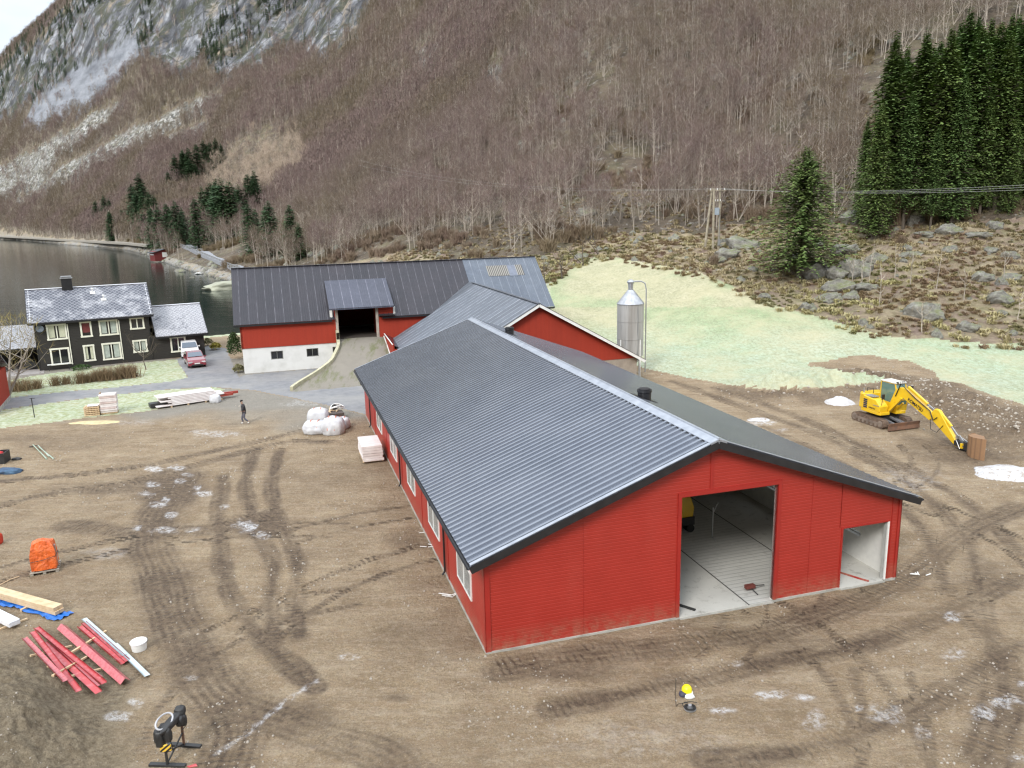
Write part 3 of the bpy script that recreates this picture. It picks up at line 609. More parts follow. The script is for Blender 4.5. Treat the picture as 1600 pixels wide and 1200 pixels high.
b = n.mix(n.math('MULTIPLY', lm, n.math('SUBTRACT', 1., wv)), b, (.34, .34, .31)); b = n.mix(n.math('MULTIPLY', lm, .35), b, (.46, .46, .44))
for xx in (10.41, 14.13, 6.86, 3.14):
    b = n.mix(n.math('LESS_THAN', n.math('ABSOLUTE', n.math('SUBTRACT', X, xx)), .03), b, (.05, .045, .04))
n.set('Base Color', b); n.set('Roughness', .7); n.bump(n.math('MULTIPLY', wv, lm), .4, .02)
mb = MB(); mb.bb(.2, WB-.2, -.02, LB-.2, -.3, .05); mb.build('floor_slab', n.mat, shed)
mb = MB()
for a, b in ((0, 7.41), (11.46, 14.52), (16.65, WB)): mb.bb(a-.02, b, -.05, .02, -.4, .085)
mb.bb(7.42, 11.45, -.12, -.02, -.4, .03); mb.bb(14.53, 16.64, -.12, -.02, -.4, .03)
mb.bb(-.04, 0.02, 0, LB, -.4, .085); mb.bb(WB-.02, WB+.04, 0, LB, -.4, .085); mb.bb(0, WB, LB-.02, LB+.04, -.4, .085)
mb.build('plinth', m_conc, shed)
# trims
def trim(pts, name='trim_strip', mat=m_redtrim): 
    mb = MB()
    for a in pts: mb.bb(*a)
    return mb.build(name, mat, shed)
trim([(-.03, .17, -.045, -.014, .08, HE+.05), (-.035, -.002, -.045, .15, .08, HE-.1)], 'corner_trim')
trim([(WB-.4, WB-.36, -.03, -.012, .08, HE), (WB-.1, WB+.035, -.045, -.014, .08, HE-.02), (WB+.002, WB+.035, -.045, .15, .08, HE-.1)], 'corner_trim')
trim([(7.27, 7.41, -.05, .2, .08, 4.79+.16), (11.46, 11.6, -.05, .2, .08, 4.79+.16), (7.41, 11.46, -.05, .2, 4.79, 4.95)], 'door_surround')
trim([(14.45, 14.52, -.03, .16, .08, 2.64), (14.52, 16.7, -.028, .16, 2.57, 2.63)], 'door_surround', m_redtrim)
trim([(16.65, 16.72, -.035, .2, .05, 2.57)], 'door_jamb', m_white)
trim([(8.55, 8.68, -.032, -.013, 4.95, HR-.05)])
for x_ in (3.6, 13.0): trim([(x_, x_+.012, -.018, -.013, .1, HE+min(x_, WB-x_)*SLP-.15)], 'sheet_joint'); trim([(14.35, 14.37, -.02, -.013, 2.63, 4.6)]); 
for y in (5.9, 11.75, 17.6, 23.5, 29.3): trim([(-.03, -.008, y-.05, y+.05, .08, HE)])
# windows
for side in (0, 1):
    for a, b in WIN:
        x = -.03 if side == 0 else WB+.03; s = -1 if side == 0 else 1; z0, z1 = (1.08, 2.18)
        mb = MB(); f = .06
        for (ya, yb, za, zb) in ((a, b, z0, z0+f), (a, b, z1-f, z1), (a, a+f, z0+f, z1-f), (b-f, b, z0+f, z1-f), ((a+b)/2-f/2, (a+b)/2+f/2, z0+f, z1-f)): mb.bb(x-.03, x+.03, ya, yb, za, zb)
        w_ = mb.build('window', m_white, shed)
        mb = MB(); mb.bb(x-.012, x+.0, a+f, (a+b)/2-f/2, z0+f, z1-f); mb.bb(x-.012, x+.0, (a+b)/2+f/2, b-f, z0+f, z1-f); mb.build('pane', m_glassw, w_)
# roof
OS, OF, OB = .5725, .432, .5685; PIT = .378
eL = Vector((-OS, -OF, HE-SLP*OS+.06)); rL = Vector((WB/2, -OF, HR+.06)); eR = Vector((WB+OS, -OF, HE-SLP*OS+.06))
RL = LB+OF+OB; SLn = (rL-eL).length
mb = MB(); corr(mb, eL, (0, 1, 0), rL-eL, RL, SLn, PIT, .078, prof=((0, 0), (.44, 0), (.49, 1), (.80, 1), (1., 0))); mb.build('roof', m_roofnew, shed)
mb = MB(); corr(mb, eR, (0, 1, 0), rL-eR, RL, SLn, PIT, .078, prof=((0, 0), (.44, 0), (.49, 1), (.80, 1), (1., 0))); roofR = mb.build('roof', m_roofnew, shed)
mb = MB()
for e in (eL, eR): mb.poly([e+Vector((0, .02, -.05)), rL+Vector((0, .02, -.05)), rL+Vector((0, RL-.02, -.05)), e+Vector((0, RL-.02, -.05))])
mb.build('roof_underside', m_black, shed)
mb = MB()
dn = (rL-eL).normalized(); dn2 = (rL-eR).normalized()
nL = Vector((-dn.z, 0, dn.x)); nR = Vector((-dn2.z, 0, dn2.x)); nR = nR if nR.z > 0 else -nR
for d_, n_n in ((dn, nL), (dn2, nR)):
    a = rL+n_n*.085; c = a-d_*.34; mb.poly([a, c, c+Vector((0, RL, 0)), a+Vector((0, RL, 0))]); mb.poly([c, c-n_n*.04, c-n_n*.04+Vector((0, RL, 0)), c+Vector((0, RL, 0))])
    mb.poly([a, rL-n_n*.1, c-n_n*.1-d_*0, c])
mb.tube([rL+Vector((0, 0, .095)), rL+Vector((0, RL, .095))], .035, 8)
mb.build('ridge_cap', m_ridge, shed)
mb = MB()
for e in (eL, eR):
    for yo in (0, RL):
        mb = MB(); mb.bar(e+Vector((0, yo, -.14)), rL+Vector((0, yo, -.14)), .035, .26); mb.build('fascia', m_black, shed)
mb = MB()
for e in (eL, eR):
    d_ = (rL-e).normalized(); up = Vector((-d_.z, 0, d_.x)); up = up if up.z > 0 else -up
    for yo in (0.0, RL-.12): mb = MB(); mb.bar(e+Vector((0, yo+.06, .062)), rL+Vector((0, yo+.06, .062)), .16, .02); mb.build('verge_flashing', m_ridge, shed)
for e, s in ((eL, -1), (eR, 1)):
    mb = MB(); pr = [(math.cos(a)*.075, math.sin(a)*.075) for a in np.linspace(math.pi, 2*math.pi, 8)]+[(math.cos(a)*.062, math.sin(a)*.062) for a in np.linspace(2*math.pi, math.pi, 8)]
    cx, cz = e.x+s*.06, e.z-.04; mb.prism(pr, lambda u, v: (cx+u, -OF, cz+v), lambda u, v: (cx+u, LB+OB, cz+v)); mb.build('gutter', m_black, shed)
for y in (6.35, 18.0, 31.3):
    mb = MB(); mb.tube([(eL.x-.06, y, eL.z-.1), (eL.x-.03, y, eL.z-.28), (-.09, y, eL.z-.55), (-.09, y, .25), (-.2, y, .1)], .045, 8); mb.build('downpipe', m_black, shed)
for y in (7.4, 28.4):
    x = WB/2+.95; zb = HR-.95*SLP+.05
    mb = MB(); mb.lathe([(.0, zb+.55), (.27, zb+.55), (.27, zb+.5), (.33, zb+.5), (.33, zb+.4), (.30, zb+.36), (.30, zb-.1)][::-1], (x, y, 0), 24); v_ = mb.build('roof_vent', m_black, shed, smooth=False)
    mb = MB(); mb.box((x, y, zb+.06), (.9, .9, .1), rot=Matrix.Rotation(math.atan(SLP), 3, 'Y')); mb.build('flashing', m_black, v_)

# ---------------- slatted board helper for old barns
m_roofold = steel_roof('old_dark_roof_sheets', (.026, .026, .034), (.038, .034, .042), .55, seam=.82, col=(.15, .145, .165), dirt=.25).mat
m_roofblue = steel_roof('blue_grey_roof_sheets', (.09, .108, .14), (.12, .14, .17), .45, seam=.9, col=(.25, .27, .31)).mat
m_roofmid = steel_roof('grey_blue_roof_sheets', (.13, .145, .17), (.17, .185, .21), .4, seam=1.05, col=(.46, .47, .50), axis=1).set('Metallic', .55).mat
m_plaster = M('white_plaster', (.66, .66, .64), (.52, .52, .49), sc=.9, rough=.9, bump=.15, bsc=14, lo=.45, hi=.8)
# big old barn: local x = along front, y = depth
def ob(a, b, z=0.): return bw_(a, b, z)
B0 = ob(-9.24, 56.2); barn = thing('old_barn', 'long old red barn with dark sheet roof on a white plastered ground floor', 'barn', B0, YAW)
BLn, BD, BE, BRz = 31.4, 12.2, 4.62, 9.85
opn = (9.05, 13.25)      # ramp entrance along x
def wall_panel(mb, x0, x1, z0, z1, y=0., th=.2, holes=()):
    xs_ = sorted({x0, x1, *[h[0] for h in holes], *[h[1] for h in holes]}); 
    for a, b in zip(xs_[:-1], xs_[1:]):
        h = [q for q in holes if q[0] <= a+1e-4 and q[1] >= b-1e-4]
        if not h: mb.bb(a, b, y, y+th, z0, z1)
        else:
            zz = z0
            for q in sorted(h, key=lambda q: q[2]):
                if q[2] > zz: mb.bb(a, b, y, y+th, zz, q[2])
                zz = q[3]
            if zz < z1: mb.bb(a, b, y, y+th, zz, z1)
wins = [(2.6, 3.75, 1.2, 2.02), (6.0, 7.15, 1.22, 2.04), (8.55, 9.6, 1.25, 2.05)]
mb = MB(); wall_panel(mb, 0, opn[0]+.9, -.3, 2.47, 0, .3, wins); wall_panel(mb, opn[1], BLn, -.3, 2.47, 0, .3); wall_panel(mb, opn[0]+.9, opn[1], -.3, 2.47, .02, .26)
mb.bb(0, .3, .3, BD, -.3, 2.47); mb.bb(BLn-.3, BLn, .3, BD, -.3, 2.47); mb.bb(.3, BLn-.3, BD-.3, BD, -.3, 2.47)
mb.build('ground_floor_wall', m_plaster, barn)
mb = MB(); wall_panel(mb, -.06, opn[0], 2.47, BE+.25, -.07, .2); wall_panel(mb, opn[1], BLn+.06, 2.47, BE+.25, -.07, .2)
for x in (-.06, BLn-.14): mb.prism([(-.07, 2.47), (BD+.07, 2.47), (BD+.07, BE), (BD/2, BRz-.25), (-.07, BE)], lambda u, v: (x, u, v), lambda u, v: (x+.2, u, v))
wall_panel(mb, -.06, BLn+.06, 2.47, BE+.2, BD-.1, .17)
# cheeks of the entrance dormer
mb.prism([(-.05, 2.6), (3.6, 2.6), (3.6, 7.7), (-.05, 6.0)], lambda u, v: (opn[1], u, v), lambda u, v: (opn[1]+.12, u, v)); mb.prism([(-.05, 2.6), (3.6, 2.6), (3.6, 7.7), (-.05, 6.0)], lambda u, v: (opn[0]-.12, u, v), lambda u, v: (opn[0], u, v))
mb.bb(opn[1]+.12, opn[1]+1.75, -.07, .1, BE+.35, 5.75)
mb.build('upper_wall', m_redwood, barn)
mb = MB()
for a, b, c, d in wins:
    f = .06; mb.bb(a, b, .06, .14, c, c+f); mb.bb(a, b, .06, .14, d-f, d); mb.bb(a, a+f, .06, .14, c+f, d-f); mb.bb(b-f, b, .06, .14, c+f, d-f); mb.bb((a+b)/2-.02, (a+b)/2+.02, .06, .14, c+f, d-f)
    w_ = mb.build('window', M('grey_window_frame', (.22, .22, .2)), barn); mb = MB(); mb.bb(a+.02, b-.02, .15, .17, c+.02, d-.02); mb.build('pane', m_dark, w_); mb = MB()
for x in (opn[0]+.1, opn[1]-.1): mb = MB(); mb.bb(x-.13, x+.13, -.12, .1, 2.55, 5.95); mb.build('door_post', M('weathered_post', (.42, .37, .32), (.28, .24, .2)), barn)
mb = MB()
mb.bb(opn[0]-.55, opn[0]-.3, -.14, .0, 5.0, 5.85); mb.build('white_board', m_white, barn); mb = MB(); mb.bb(opn[1]+1.55, opn[1]+1.75, -.14, -.07, 5.05, 5.8); mb.build('white_board', m_white, barn)
# roof
e0, r0 = Vector((-.6, -.4, BE+.22)), Vector((-.6, BD/2, BRz)); xsplit = 23.6
sl = (r0-e0)
OP = ((0, 0), (.35, 0), (.5, 1), (.85, 1), (1, 0)); cut = sl.length*.66
mb = MB(); corr(mb, e0, (1, 0, 0), sl, opn[0]-.1+.6, sl.length, .205, .022, prof=OP); corr(mb, e0+Vector((opn[0]+.5, 0, 0))+sl.normalized()*cut, (1, 0, 0), sl, opn[1]-opn[0]+.2, sl.length-cut, .205, .022, prof=OP)
corr(mb, e0+Vector((opn[1]+.1+.6, 0, 0)), (1, 0, 0), sl, xsplit-opn[1]-.1, sl.length, .205, .022, prof=OP); mb.build('roof', m_roofold, barn)
mb = MB(); corr(mb, e0+Vector((xsplit+.6, 0, .012)), (1, 0, 0), sl, BLn+.7-xsplit, sl.length+.05, .205, .022, prof=((0, 0), (.35, 0), (.5, 1), (.85, 1), (1, 0))); rblue = mb.build('roof', m_roofblue, barn)
b0 = Vector((-.6, BD+.4, BE+.22)); r2 = Vector((-.6, BD/2, BRz)); sl2 = r2-b0
mb = MB(); corr(mb, b0, (1, 0, 0), sl2, BLn+1.3, sl2.length, .205, .022); mb.build('roof', m_roofold, barn)
mb = MB(); mb.bar((-.6, BD/2, BRz+.03), (BLn+.7, BD/2, BRz+.03), .35, .05); mb.build('ridge_cap', m_roofold, barn)
mb = MB()
for x in (-.58, BLn+.68): mb.bar((x, -.4, BE+.1), (x, BD/2, BRz-.12), .04, .2); mb.bar((x, BD+.4, BE+.1), (x, BD/2, BRz-.12), .04, .2)
mb.bb(-.6, opn[0]-.4, -.43, -.39, BE+.02, BE+.2); mb.bb(opn[1]+.4, BLn+.6, -.43, -.39, BE+.02, BE+.2)
mb.build('fascia', m_black, barn)
# translucent and patched sheets near the ridge on the blue part
sd = sl.normalized(); nn = Vector((0, -sd.z, sd.y))
def on_roof(x, t, off=.05): return Vector((x, 0, 0))+Vector((0, e0.y, e0.z))+sd*t+nn*off
m_pat = N('ribbed_plastic_sheet'); X = m_pat.sep()[0]; m_pat.set('Base Color', m_pat.mix(m_pat.ramp(m_pat.math('FRACT', m_pat.math('DIVIDE', X, .205)), [(.3, 0.), (.45, 1.), (.8, 1.), (.95, 0.)]), (.28, .27, .24), (.06, .05, .045))); m_pat.set('Roughness', .6)
mb = MB(); a = [on_roof(26.0, 5.2), on_roof(28.4, 5.2), on_roof(28.4, 6.9), on_roof(26.0, 6.9)]; mb.poly(a); mb.poly([on_roof(29.3, 5.2), on_roof(30.1, 5.2), on_roof(30.1, 6.9), on_roof(29.3, 6.9)])
mb.build('rooflight', m_pat.mat, rblue)
mb = MB(); mb.poly([on_roof(28.4, 5.1, .06), on_roof(29.3, 5.1, .06), on_roof(29.3, 6.85, .06), on_roof(28.4, 6.85, .06)]); mb.build('patch_sheet', M('pale_blue_sheet', (.14, .16, .2), (.18, .2, .25)), rblue)
# dormer roof over the ramp
d0 = Vector((opn[0]-.6, -.75, 5.95)); dr = Vector((opn[0]-.4, 4.0, 8.34)); dd = dr-Vector((opn[0]-.4, -.75, 5.95))
mb = MB(); corr(mb, d0, (1, 0, 0), dd, 6.35, dd.length, .205, .022); mb.bb(d0.x, d0.x+6.35, d0.y-.0, d0.y+.04, 5.8, 5.93)
dorm = mb.build('entrance_roof', steel_roof('slate_blue_sheets', (.055, .06, .085), (.075, .08, .11), .5, seam=.9, col=(.2, .2, .25)).mat, barn)
mb = MB(); mb.bb(opn[0], opn[1], .0, 8, 2.75, 2.85); mb.build('upper_floor', M('dark_boards', (.06, .05, .04)), barn)
mb = MB(); mb.bb(opn[1]-.0, opn[1]+1.7, -.75, -.1, 4.95, 5.02); mb.build('shelf_roof', m_black, barn)

# ---------------- middle barn, gable towards the new shed
MBo = ob(5.5, 36.6); mid = thing('middle_barn', 'red gabled barn with white bargeboards and grey-blue roof joining the old barn', 'barn', MBo, YAW)
MW, ML, ME, MR = 17.8, 19.4, 2.55, 7.62; mx_ = MW/2
mb = MB(); pr = [(0, 2.5), (MW, 2.5), (MW, ME+.12), (mx_, MR-.18), (0, ME+.12)]; mb.prism(pr, lambda u, v: (u, -.04, v), lambda u, v: (u, .12, v)); mb.build('gable_wall', m_redwood, mid); mb = MB(); mb.prism(pr, lambda u, v: (u, ML-.2, v), lambda u, v: (u, ML-.04, v))
mb.build('gable_wall', m_redwood, mid)
mb = MB(); mb.bb(0, MW, 0, .3, -.3, 2.5); mb.bb(0, .3, .3, ML, -.3, 2.5); mb.bb(MW-.3, MW, .3, ML, -.3, 2.5); mb.bb(.3, MW-.3, ML-.3, ML, -.3, 2.5); mb.build('ground_floor_wall', M('rough_concrete', (.36, .31, .25), (.26, .22, .18), sc=2, rough=.95, bump=.5, bsc=10), mid)
eL2 = Vector((-.55, -.5, ME-.22)); rr = Vector((mx_, -.5, MR)); eR2 = Vector((MW+.55, -.5, ME-.22))
for e in (eL2, eR2):
    mb = MB(); corr(mb, e, (0, 1, 0), rr-e, ML+.5, (rr-e).length, .21, .02, prof=((0, 0), (.35, 0), (.5, 1), (.85, 1), (1, 0))); mb.build('roof', m_roofmid, mid)
# strip of roof that climbs over the old barn roof
for e in (eL2, eR2):
    mb = MB(); d_ = rr-e; t0 = .42; p0 = e+d_*t0+Vector((0, ML+.5, 0)); p1 = rr+Vector((0, ML+.5, 0)); dy = (MR-(BE+.25))/((BRz-BE)/(BD/2+.4))+.1
    mb.poly([p0+Vector((0, 0, .012)), p1+Vector((0, 0, .012)), p1+Vector((0, dy, .012))]); mb.build('roof_saddle', m_roofmid, mid)
mb = MB()
for e in (eL2, eR2): mb = MB(); mb.bar(e+Vector((0, -.03, -.1)), rr+Vector((0, -.03, -.1)), .04, .24); mb.build('bargeboard', m_white, mid)
mb = MB(); 
for e in (eL2, eR2): mb = MB(); mb.bar(e+Vector((0, -.02, .045)), rr+Vector((0, -.02, .045)), .1, .03); mb.build('verge_flashing', m_black, mid)
mb = MB(); mb.bar(rr+Vector((0, 0, .04)), rr+Vector((0, ML+2.4, .04)), .3, .05); mb.build('ridge_cap', m_roofmid, mid)

# low lean-to roof between ramp and middle barn
lt = thing('lean_to', 'small red lean-to with glossy dark roof squeezed between ramp and middle barn', 'lean-to', ob(4.55, 50.6), YAW)
mb = MB(); mb.bb(0, .14, 0, 5.5, -.1, 2.75); mb.bb(.14, 1.3, 0, .14, -.1, 2.3); mb.build('wall', m_redwood, lt)
mb = MB(); mb.poly([(.0, -.1, 2.75), (1.6, -.1, 1.9), (1.6, 5.5, 2.2), (.0, 5.5, 3.05)]); mb.build('roof', M('wet_dark_roof', (.02, .025, .035), rough=.15), lt)
mb = MB(); mb.bar((-.03, 0, 2.78), (-.03, 5.5, 3.08), .08, .06); mb.bar((-.08, 0, 1.0), (-.08, 5.5, 2.8), .1, .12); mb.build('white_board', m_white, lt)

# ---------------- ramp up to the barn
n = N('ramp_surface'); X, Y, Z = n.sep(); b = n.mix(n.noise(.9, 7, .7), (.26, .235, .195), (.17, .155, .13))
gr = n.ramp(n.math('ABSOLUTE', n.math('SUBTRACT', X, 2.1)), [(.0, 1.), (.3, .6), (.55, 0.), (.0, 0.)]) if False else n.ramp(n.noise(.55, 5, .7, co=n.map((2.2, .5, 1))), [(.5, 0.), (.66, .8)])
b = n.mix(gr, b, (.11, .12, .045)); n.set('Base Color', b); n.set('Roughness', .95); n.bump(n.noise(9, 6, .7), .6, .03)
mb = MB(); NB, NA = 24, 10; g = []
for i in range(NB+1):
    t = i/NB; bb_ = 44.5+t*(56.3-44.5); z = 2.84*sst(0, 1, t)*(.35+.65*t)-.06; lf = -3.9*sst(.62, .1, t)**.8-.15-1.2*sst(.9, .5, t)*1; rt = 4.5
    for j in range(NA+1):
        u = j/NA; a = lf+(rt-lf)*u; P = ob(a, bb_); g.append((P.x, P.y, z+.05*math.sin(u*math.pi)*t))
for q in g: mb.v.append(q)
for i in range(NB):
    for j in range(NA): q = i*(NA+1)+j; mb.f.append((q, q+1, q+NA+2, q+NA+1)); mb.m.append(0)
mb.poly([g[i*(NA+1)] for i in range(NB+1)]+[(g[NB*(NA+1)][0], g[NB*(NA+1)][1], -.3), (g[0][0], g[0][1], -.3)])
tag(mb.build('ramp', n.mat, smooth=True), kind='structure')
edge = [Vector(g[i*(NA+1)]) for i in range(NB+1)]
pw = MB()
for i in range(4, NB):
    a, b_ = edge[i], edge[i+1]; t = i/NB; h = .32 if t < .9 else 1.0
    d_ = (b_-a).normalized(); nn_ = Vector((-d_.y, d_.x, 0)).normalized()*.14; 
    for (p, q) in ((a, b_),): pw.poly([p+nn_+Vector((0, 0, h)), q+nn_+Vector((0, 0, h)), q-nn_+Vector((0, 0, h)), p-nn_+Vector((0, 0, h))]); pw.poly([p+nn_+Vector((0, 0, h)), q+nn_+Vector((0, 0, h)), Vector((q.x+nn_.x, q.y+nn_.y, -.3)), Vector((p.x+nn_.x, p.y+nn_.y, -.3))]); pw.poly([p-nn_+Vector((0, 0, h)), q-nn_+Vector((0, 0, h)), Vector((q.x-nn_.x, q.y-nn_.y, -.3)), Vector((p.x-nn_.x, p.y-nn_.y, -.3))])
    if i == 4: pw.poly([a+nn_+Vector((0, 0, h)), a-nn_+Vector((0, 0, h)), Vector((a.x-nn_.x, a.y-nn_.y, -.3)), Vector((a.x+nn_.x, a.y+nn_.y, -.3))])
tag(pw.build('ramp_wall', M('mossy_concrete', (.50, .47, .34), (.36, .34, .22), sc=2, rough=.95)), 'low pale concrete wall edging the left side of the barn ramp', 'wall')

# ---------------- the black farmhouse
HO = at(62.5, 580); HY = R_(28.35); house = thing('farmhouse', 'two-storey black boarded house with white windows and frosted slate roof by the water', 'house', HO, HY)
n = N('black_boarding'); Z = n.sep()[2]; fr = n.math('FRACT', n.math('DIVIDE', Z, .17)); bd = n.ramp(fr, [(.0, 0.), (.12, 1.), (1., .7)])
n.set('Base Color', n.mix(fr, (.030, .026, .022), (.018, .016, .014))); n.set('Roughness', .6); n.bump(bd, .9, .03); m_blk = n.mat
def slate(name, fl):
    n = N(name); co = n.map((1, 1, 1), rot=(R_(-33), 0, 0)); co = n.map((5., 5., 5.), rot=(0, 0, R_(45)), co=co)
    ch = n.t.nodes.new('ShaderNodeTexBrick'); ch.offset = .0; n.t.links.new(co, ch.inputs['Vector']); ch.inputs['Scale'].default_value = .55; ch.inputs['Mortar Size'].default_value = .07; ch.inputs['Brick Width'].default_value = .9; ch.inputs['Row Height'].default_value = .9
    ch.inputs['Color1'].default_value = (.055, .06, .08, 1); ch.inputs['Color2'].default_value = (.08, .085, .105, 1); ch.inputs['Mortar'].default_value = (.26, .27, .30, 1)
    b = ch.outputs['Color']; f1 = n.ramp(n.noise(.7, 7, .7), [(.48-fl, 0.), (.62-fl, 1.)])
    sp = n.sep(); edge_ = n.ramp(sp[2], [(0, 1.), (.3, 1.), (.42, 0.)]) if False else None
    fr_ = n.mix(n.ramp(n.noise(9, 5, .8), [(.35, 0.), (.6, 1.)]), (.18, .18, .19), (.62, .63, .66)); b = n.mix(n.math('MULTIPLY', f1, n.ramp(ch.outputs['Fac'], [(0., .55), (1., .95)])), b, fr_)
    n.set('Base Color', b); n.set('Roughness', .45); n.bump(ch.outputs['Fac'], .4, .02); return n.mat
m_slate = slate('frosted_slate', .0); m_slate2 = slate('heavily_frosted_slate', .16)
n = N('snow_frost'); n.set('Base Color', (.82, .84, .88)); n.set('Roughness', .8); m_frost = n.mat
hb = MB(); HL, HD, HW, HRz = 10.7, 8.0, 4.88, 7.92
hwins = [(1.15, 2.83, 3.2, 4.55), (4.18, 5.13, 3.22, 4.6), (5.93, 7.6, 3.22, 4.6), (8.87, 10.15, 3.62, 4.62), (1.18, 2.82, .6, 2.08), (4.2, 5.13, .68, 2.14), (5.94, 7.62, .62, 2.16), (8.9, 10.2, 1.1, 2.2)]
wall_panel(hb, 0, HL, -.8, HW, 0, .22, hwins)
for x in (0, HL-.22): hb.prism([(.22, -.8), (HD-.22, -.8), (HD-.22, HW), (HD/2, HRz-.2), (.22, HW)], lambda u, v: (x, u, v), lambda u, v: (x+.22, u, v))
hb.bb(0, HL, HD-.22, HD, -.8, HW); hb.build('wall', m_blk, house)
hb = MB()
for x in (0.0, HL-.12): hb = MB(); hb.bb(x, x+.12, -.03, 0, -.2, HW); hb.build('corner_board', M('black_board', (.015, .014, .013)), house)
curt = [M('pale_curtain', (.55, .55, .42), (.45, .46, .34)), M('dark_red_blind', (.16, .03, .03)), M('pale_curtain_green', (.42, .47, .42)), m_dark]
m_cream = M('cream_window_paint', (.78, .77, .66), (.70, .69, .58), rough=.5)
def house_window(a, b, c, d, parent, ci, mull=True, y=0.):
    mb = MB(); t = .15
    mb.bb(a-.08, b+.08, y-.06, y+.05, d-.03, d+.14); mb.bb(a-.1, b+.1, y-.08, y+.05, c-.14, c+.02); mb.bb(a-.06, a+t-.05, y-.05, y+.05, c+.02, d-.03); mb.bb(b-t+.05, b+.06, y-.05, y+.05, c+.02, d-.03)
    if mull: mb.bb((a+b)/2-.05, (a+b)/2+.05, y-.045, y+.05, c+.02, d-.03)
    w_ = mb.build('window', m_cream, parent); mb = MB(); mb.bb(a, b, y+.06, y+.07, c, d); mb.build('pane', m_dark, w_)
    if ci < 3:
        mb = MB(); ww = (b-a)
        if ci == 1: mb.bb(a+.12, b-.12, y+.045, y+.055, c+.35, d-.05)
        else: mb.bb(a+.12, a+ww*.38, y+.045, y+.055, c+.1, d-.05); mb.bb(b-ww*.38, b-.12, y+.045, y+.055, c+.1, d-.05)
        mb.build('curtain', curt[ci], w_)
for i, (a, b, c, d) in enumerate(hwins): house_window(a, b, c, d, house, (0, 1, 2, 3, 3, 0, 2, 2)[i], (b-a) > 1.2)
for x in (3.0, 7.78):
    mb = MB(); mb.bar((x, -.06, .4), (x, -.06, 4.6), .09, .05, up=(0, 1, 0)); mb.build('white_strip', m_cream, house)
def gable_roof(parent, x0, x1, e, r, D, mat, ov=.4, frost=True):
    for s in (0, 1):
        mb = MB(); y0, y1 = (-ov, D/2) if s == 0 else (D+ov, D/2); t = .1
        pr = [(y0, e), (y1, r), (y1, r+t), (y0, e+t)]; mb.prism(pr, lambda u, v: (x0, u, v), lambda u, v: (x1, u, v)); mb.build('roof', mat, parent)
    mb = MB(); mb.bar((x0-.02, D/2, r+.13), (x1+.02, D/2, r+.13), .28, .06); mb.build('ridge_cap', m_frost, parent)
    mb = MB()
    for x in (x0-.03, x1+.03): mb.bar((x, -ov, e), (x, D/2, r), .05, .2); mb.bar((x, D+ov, e), (x, D/2, r), .05, .2)
    mb.bb(x0, x1, -ov-.06, -ov, e-.16, e+.04); mb.build('fascia', m_black, parent)
gable_roof(house, -.45, 11.15, 4.92, 7.92, HD, m_slate)
# frost left on the verge slates
mb = MB(); sl_ = (7.92-4.92)/(HD/2+.4)
for x in (-.4, 10.75):
    mb = MB(); pr_ = MB()
    mb.bar((x+.2, -.3, 5.03+sl_*.1), (x+.2, 3.9, 5.03+sl_*4.3), .03, .012)
    for k in range(13):
        y = -.3+k*.33
        if x < 0 or k % 2 == 0: mb.bar((x+random.uniform(-.02, .1), y, 5.04+sl_*(y+.4)), (x+.34+random.uniform(-.1, .2), y, 5.04+sl_*(y+.4)), .2, .02)
    mb.build('frosted_verge', m_frost, house)
mb = MB(); mb.bb(2.95, 3.95, 3.6, 4.4, 7.2, 9.0); ch_ = mb.build('chimney', m_black, house)
mb = MB(); mb.bb(2.87, 4.03, 3.52, 4.48, 9.0, 9.08); mb.bb(2.95, 3.95, 3.6, 4.4, 9.18, 9.24); 
for x in (3.05, 3.85): mb.bb(x-.03, x+.03, 3.65, 4.35, 9.08, 9.18)
mb.build('chimney_cap', m_galv, ch_)
for x, t, h_ in ((5.75, .78, .42), (6.7, .55, .4)):
    y = -.4+4.4*t; z = 5.02+3*t; mb = MB(); mb.tube([(x, y, z-.1), (x, y, z+h_)], .055, 10); mb.lathe([(.02, 0), (.14, .02), (.12, .1), (.02, .14)], (x, y, z+h_), 12); mb.box((x, y, z+.05), (.5, .4, .03), rot=Matrix.Rotation(math.atan(.68), 3, 'X')); mb.build('vent_pipe', m_white, house)
mb = MB(); dm_ = Matrix.Rotation(R_(80), 3, 'X'); mb.lathe([(.0, .0), (.18, .02), (.3, .08), (.36, .16), (.34, .16), (.0, .03)], (.55, -.25, 4.35), 20, rot=dm_); mb.bar((.55, 0, 3.9), (.55, -.3, 4.25), .04, .04); mb.bar((.55, -.25, 4.0), (.55, -.7, 4.2), .03, .03); mb.build('satellite_dish', M('dish_grey', (.10, .12, .14)), house)
# annex of the house
ab_ = MB(); AX0, AX1 = 10.72, 16.05; wall_panel(ab_, AX0, AX1, -.8, 2.6, .02, .2, [(12.62, 14.08, .75, 2.2)]); ab_.prism([(.22, -.8), (HD-.3, -.8), (HD-.3, 2.5), (HD/2, 5.2), (.22, 2.5)], lambda u, v: (AX1-.2, u, v), lambda u, v: (AX1, u, v)); ab_.bb(AX0, AX1, HD-.22, HD, -.8, 2.5)
ab_.build('annex_wall', m_blk, house); house_window(12.62, 14.08, .75, 2.2, house, 3, True, .02)
gable_roof(house, 11.17, 16.45, 2.46, 5.32, HD, m_slate2)
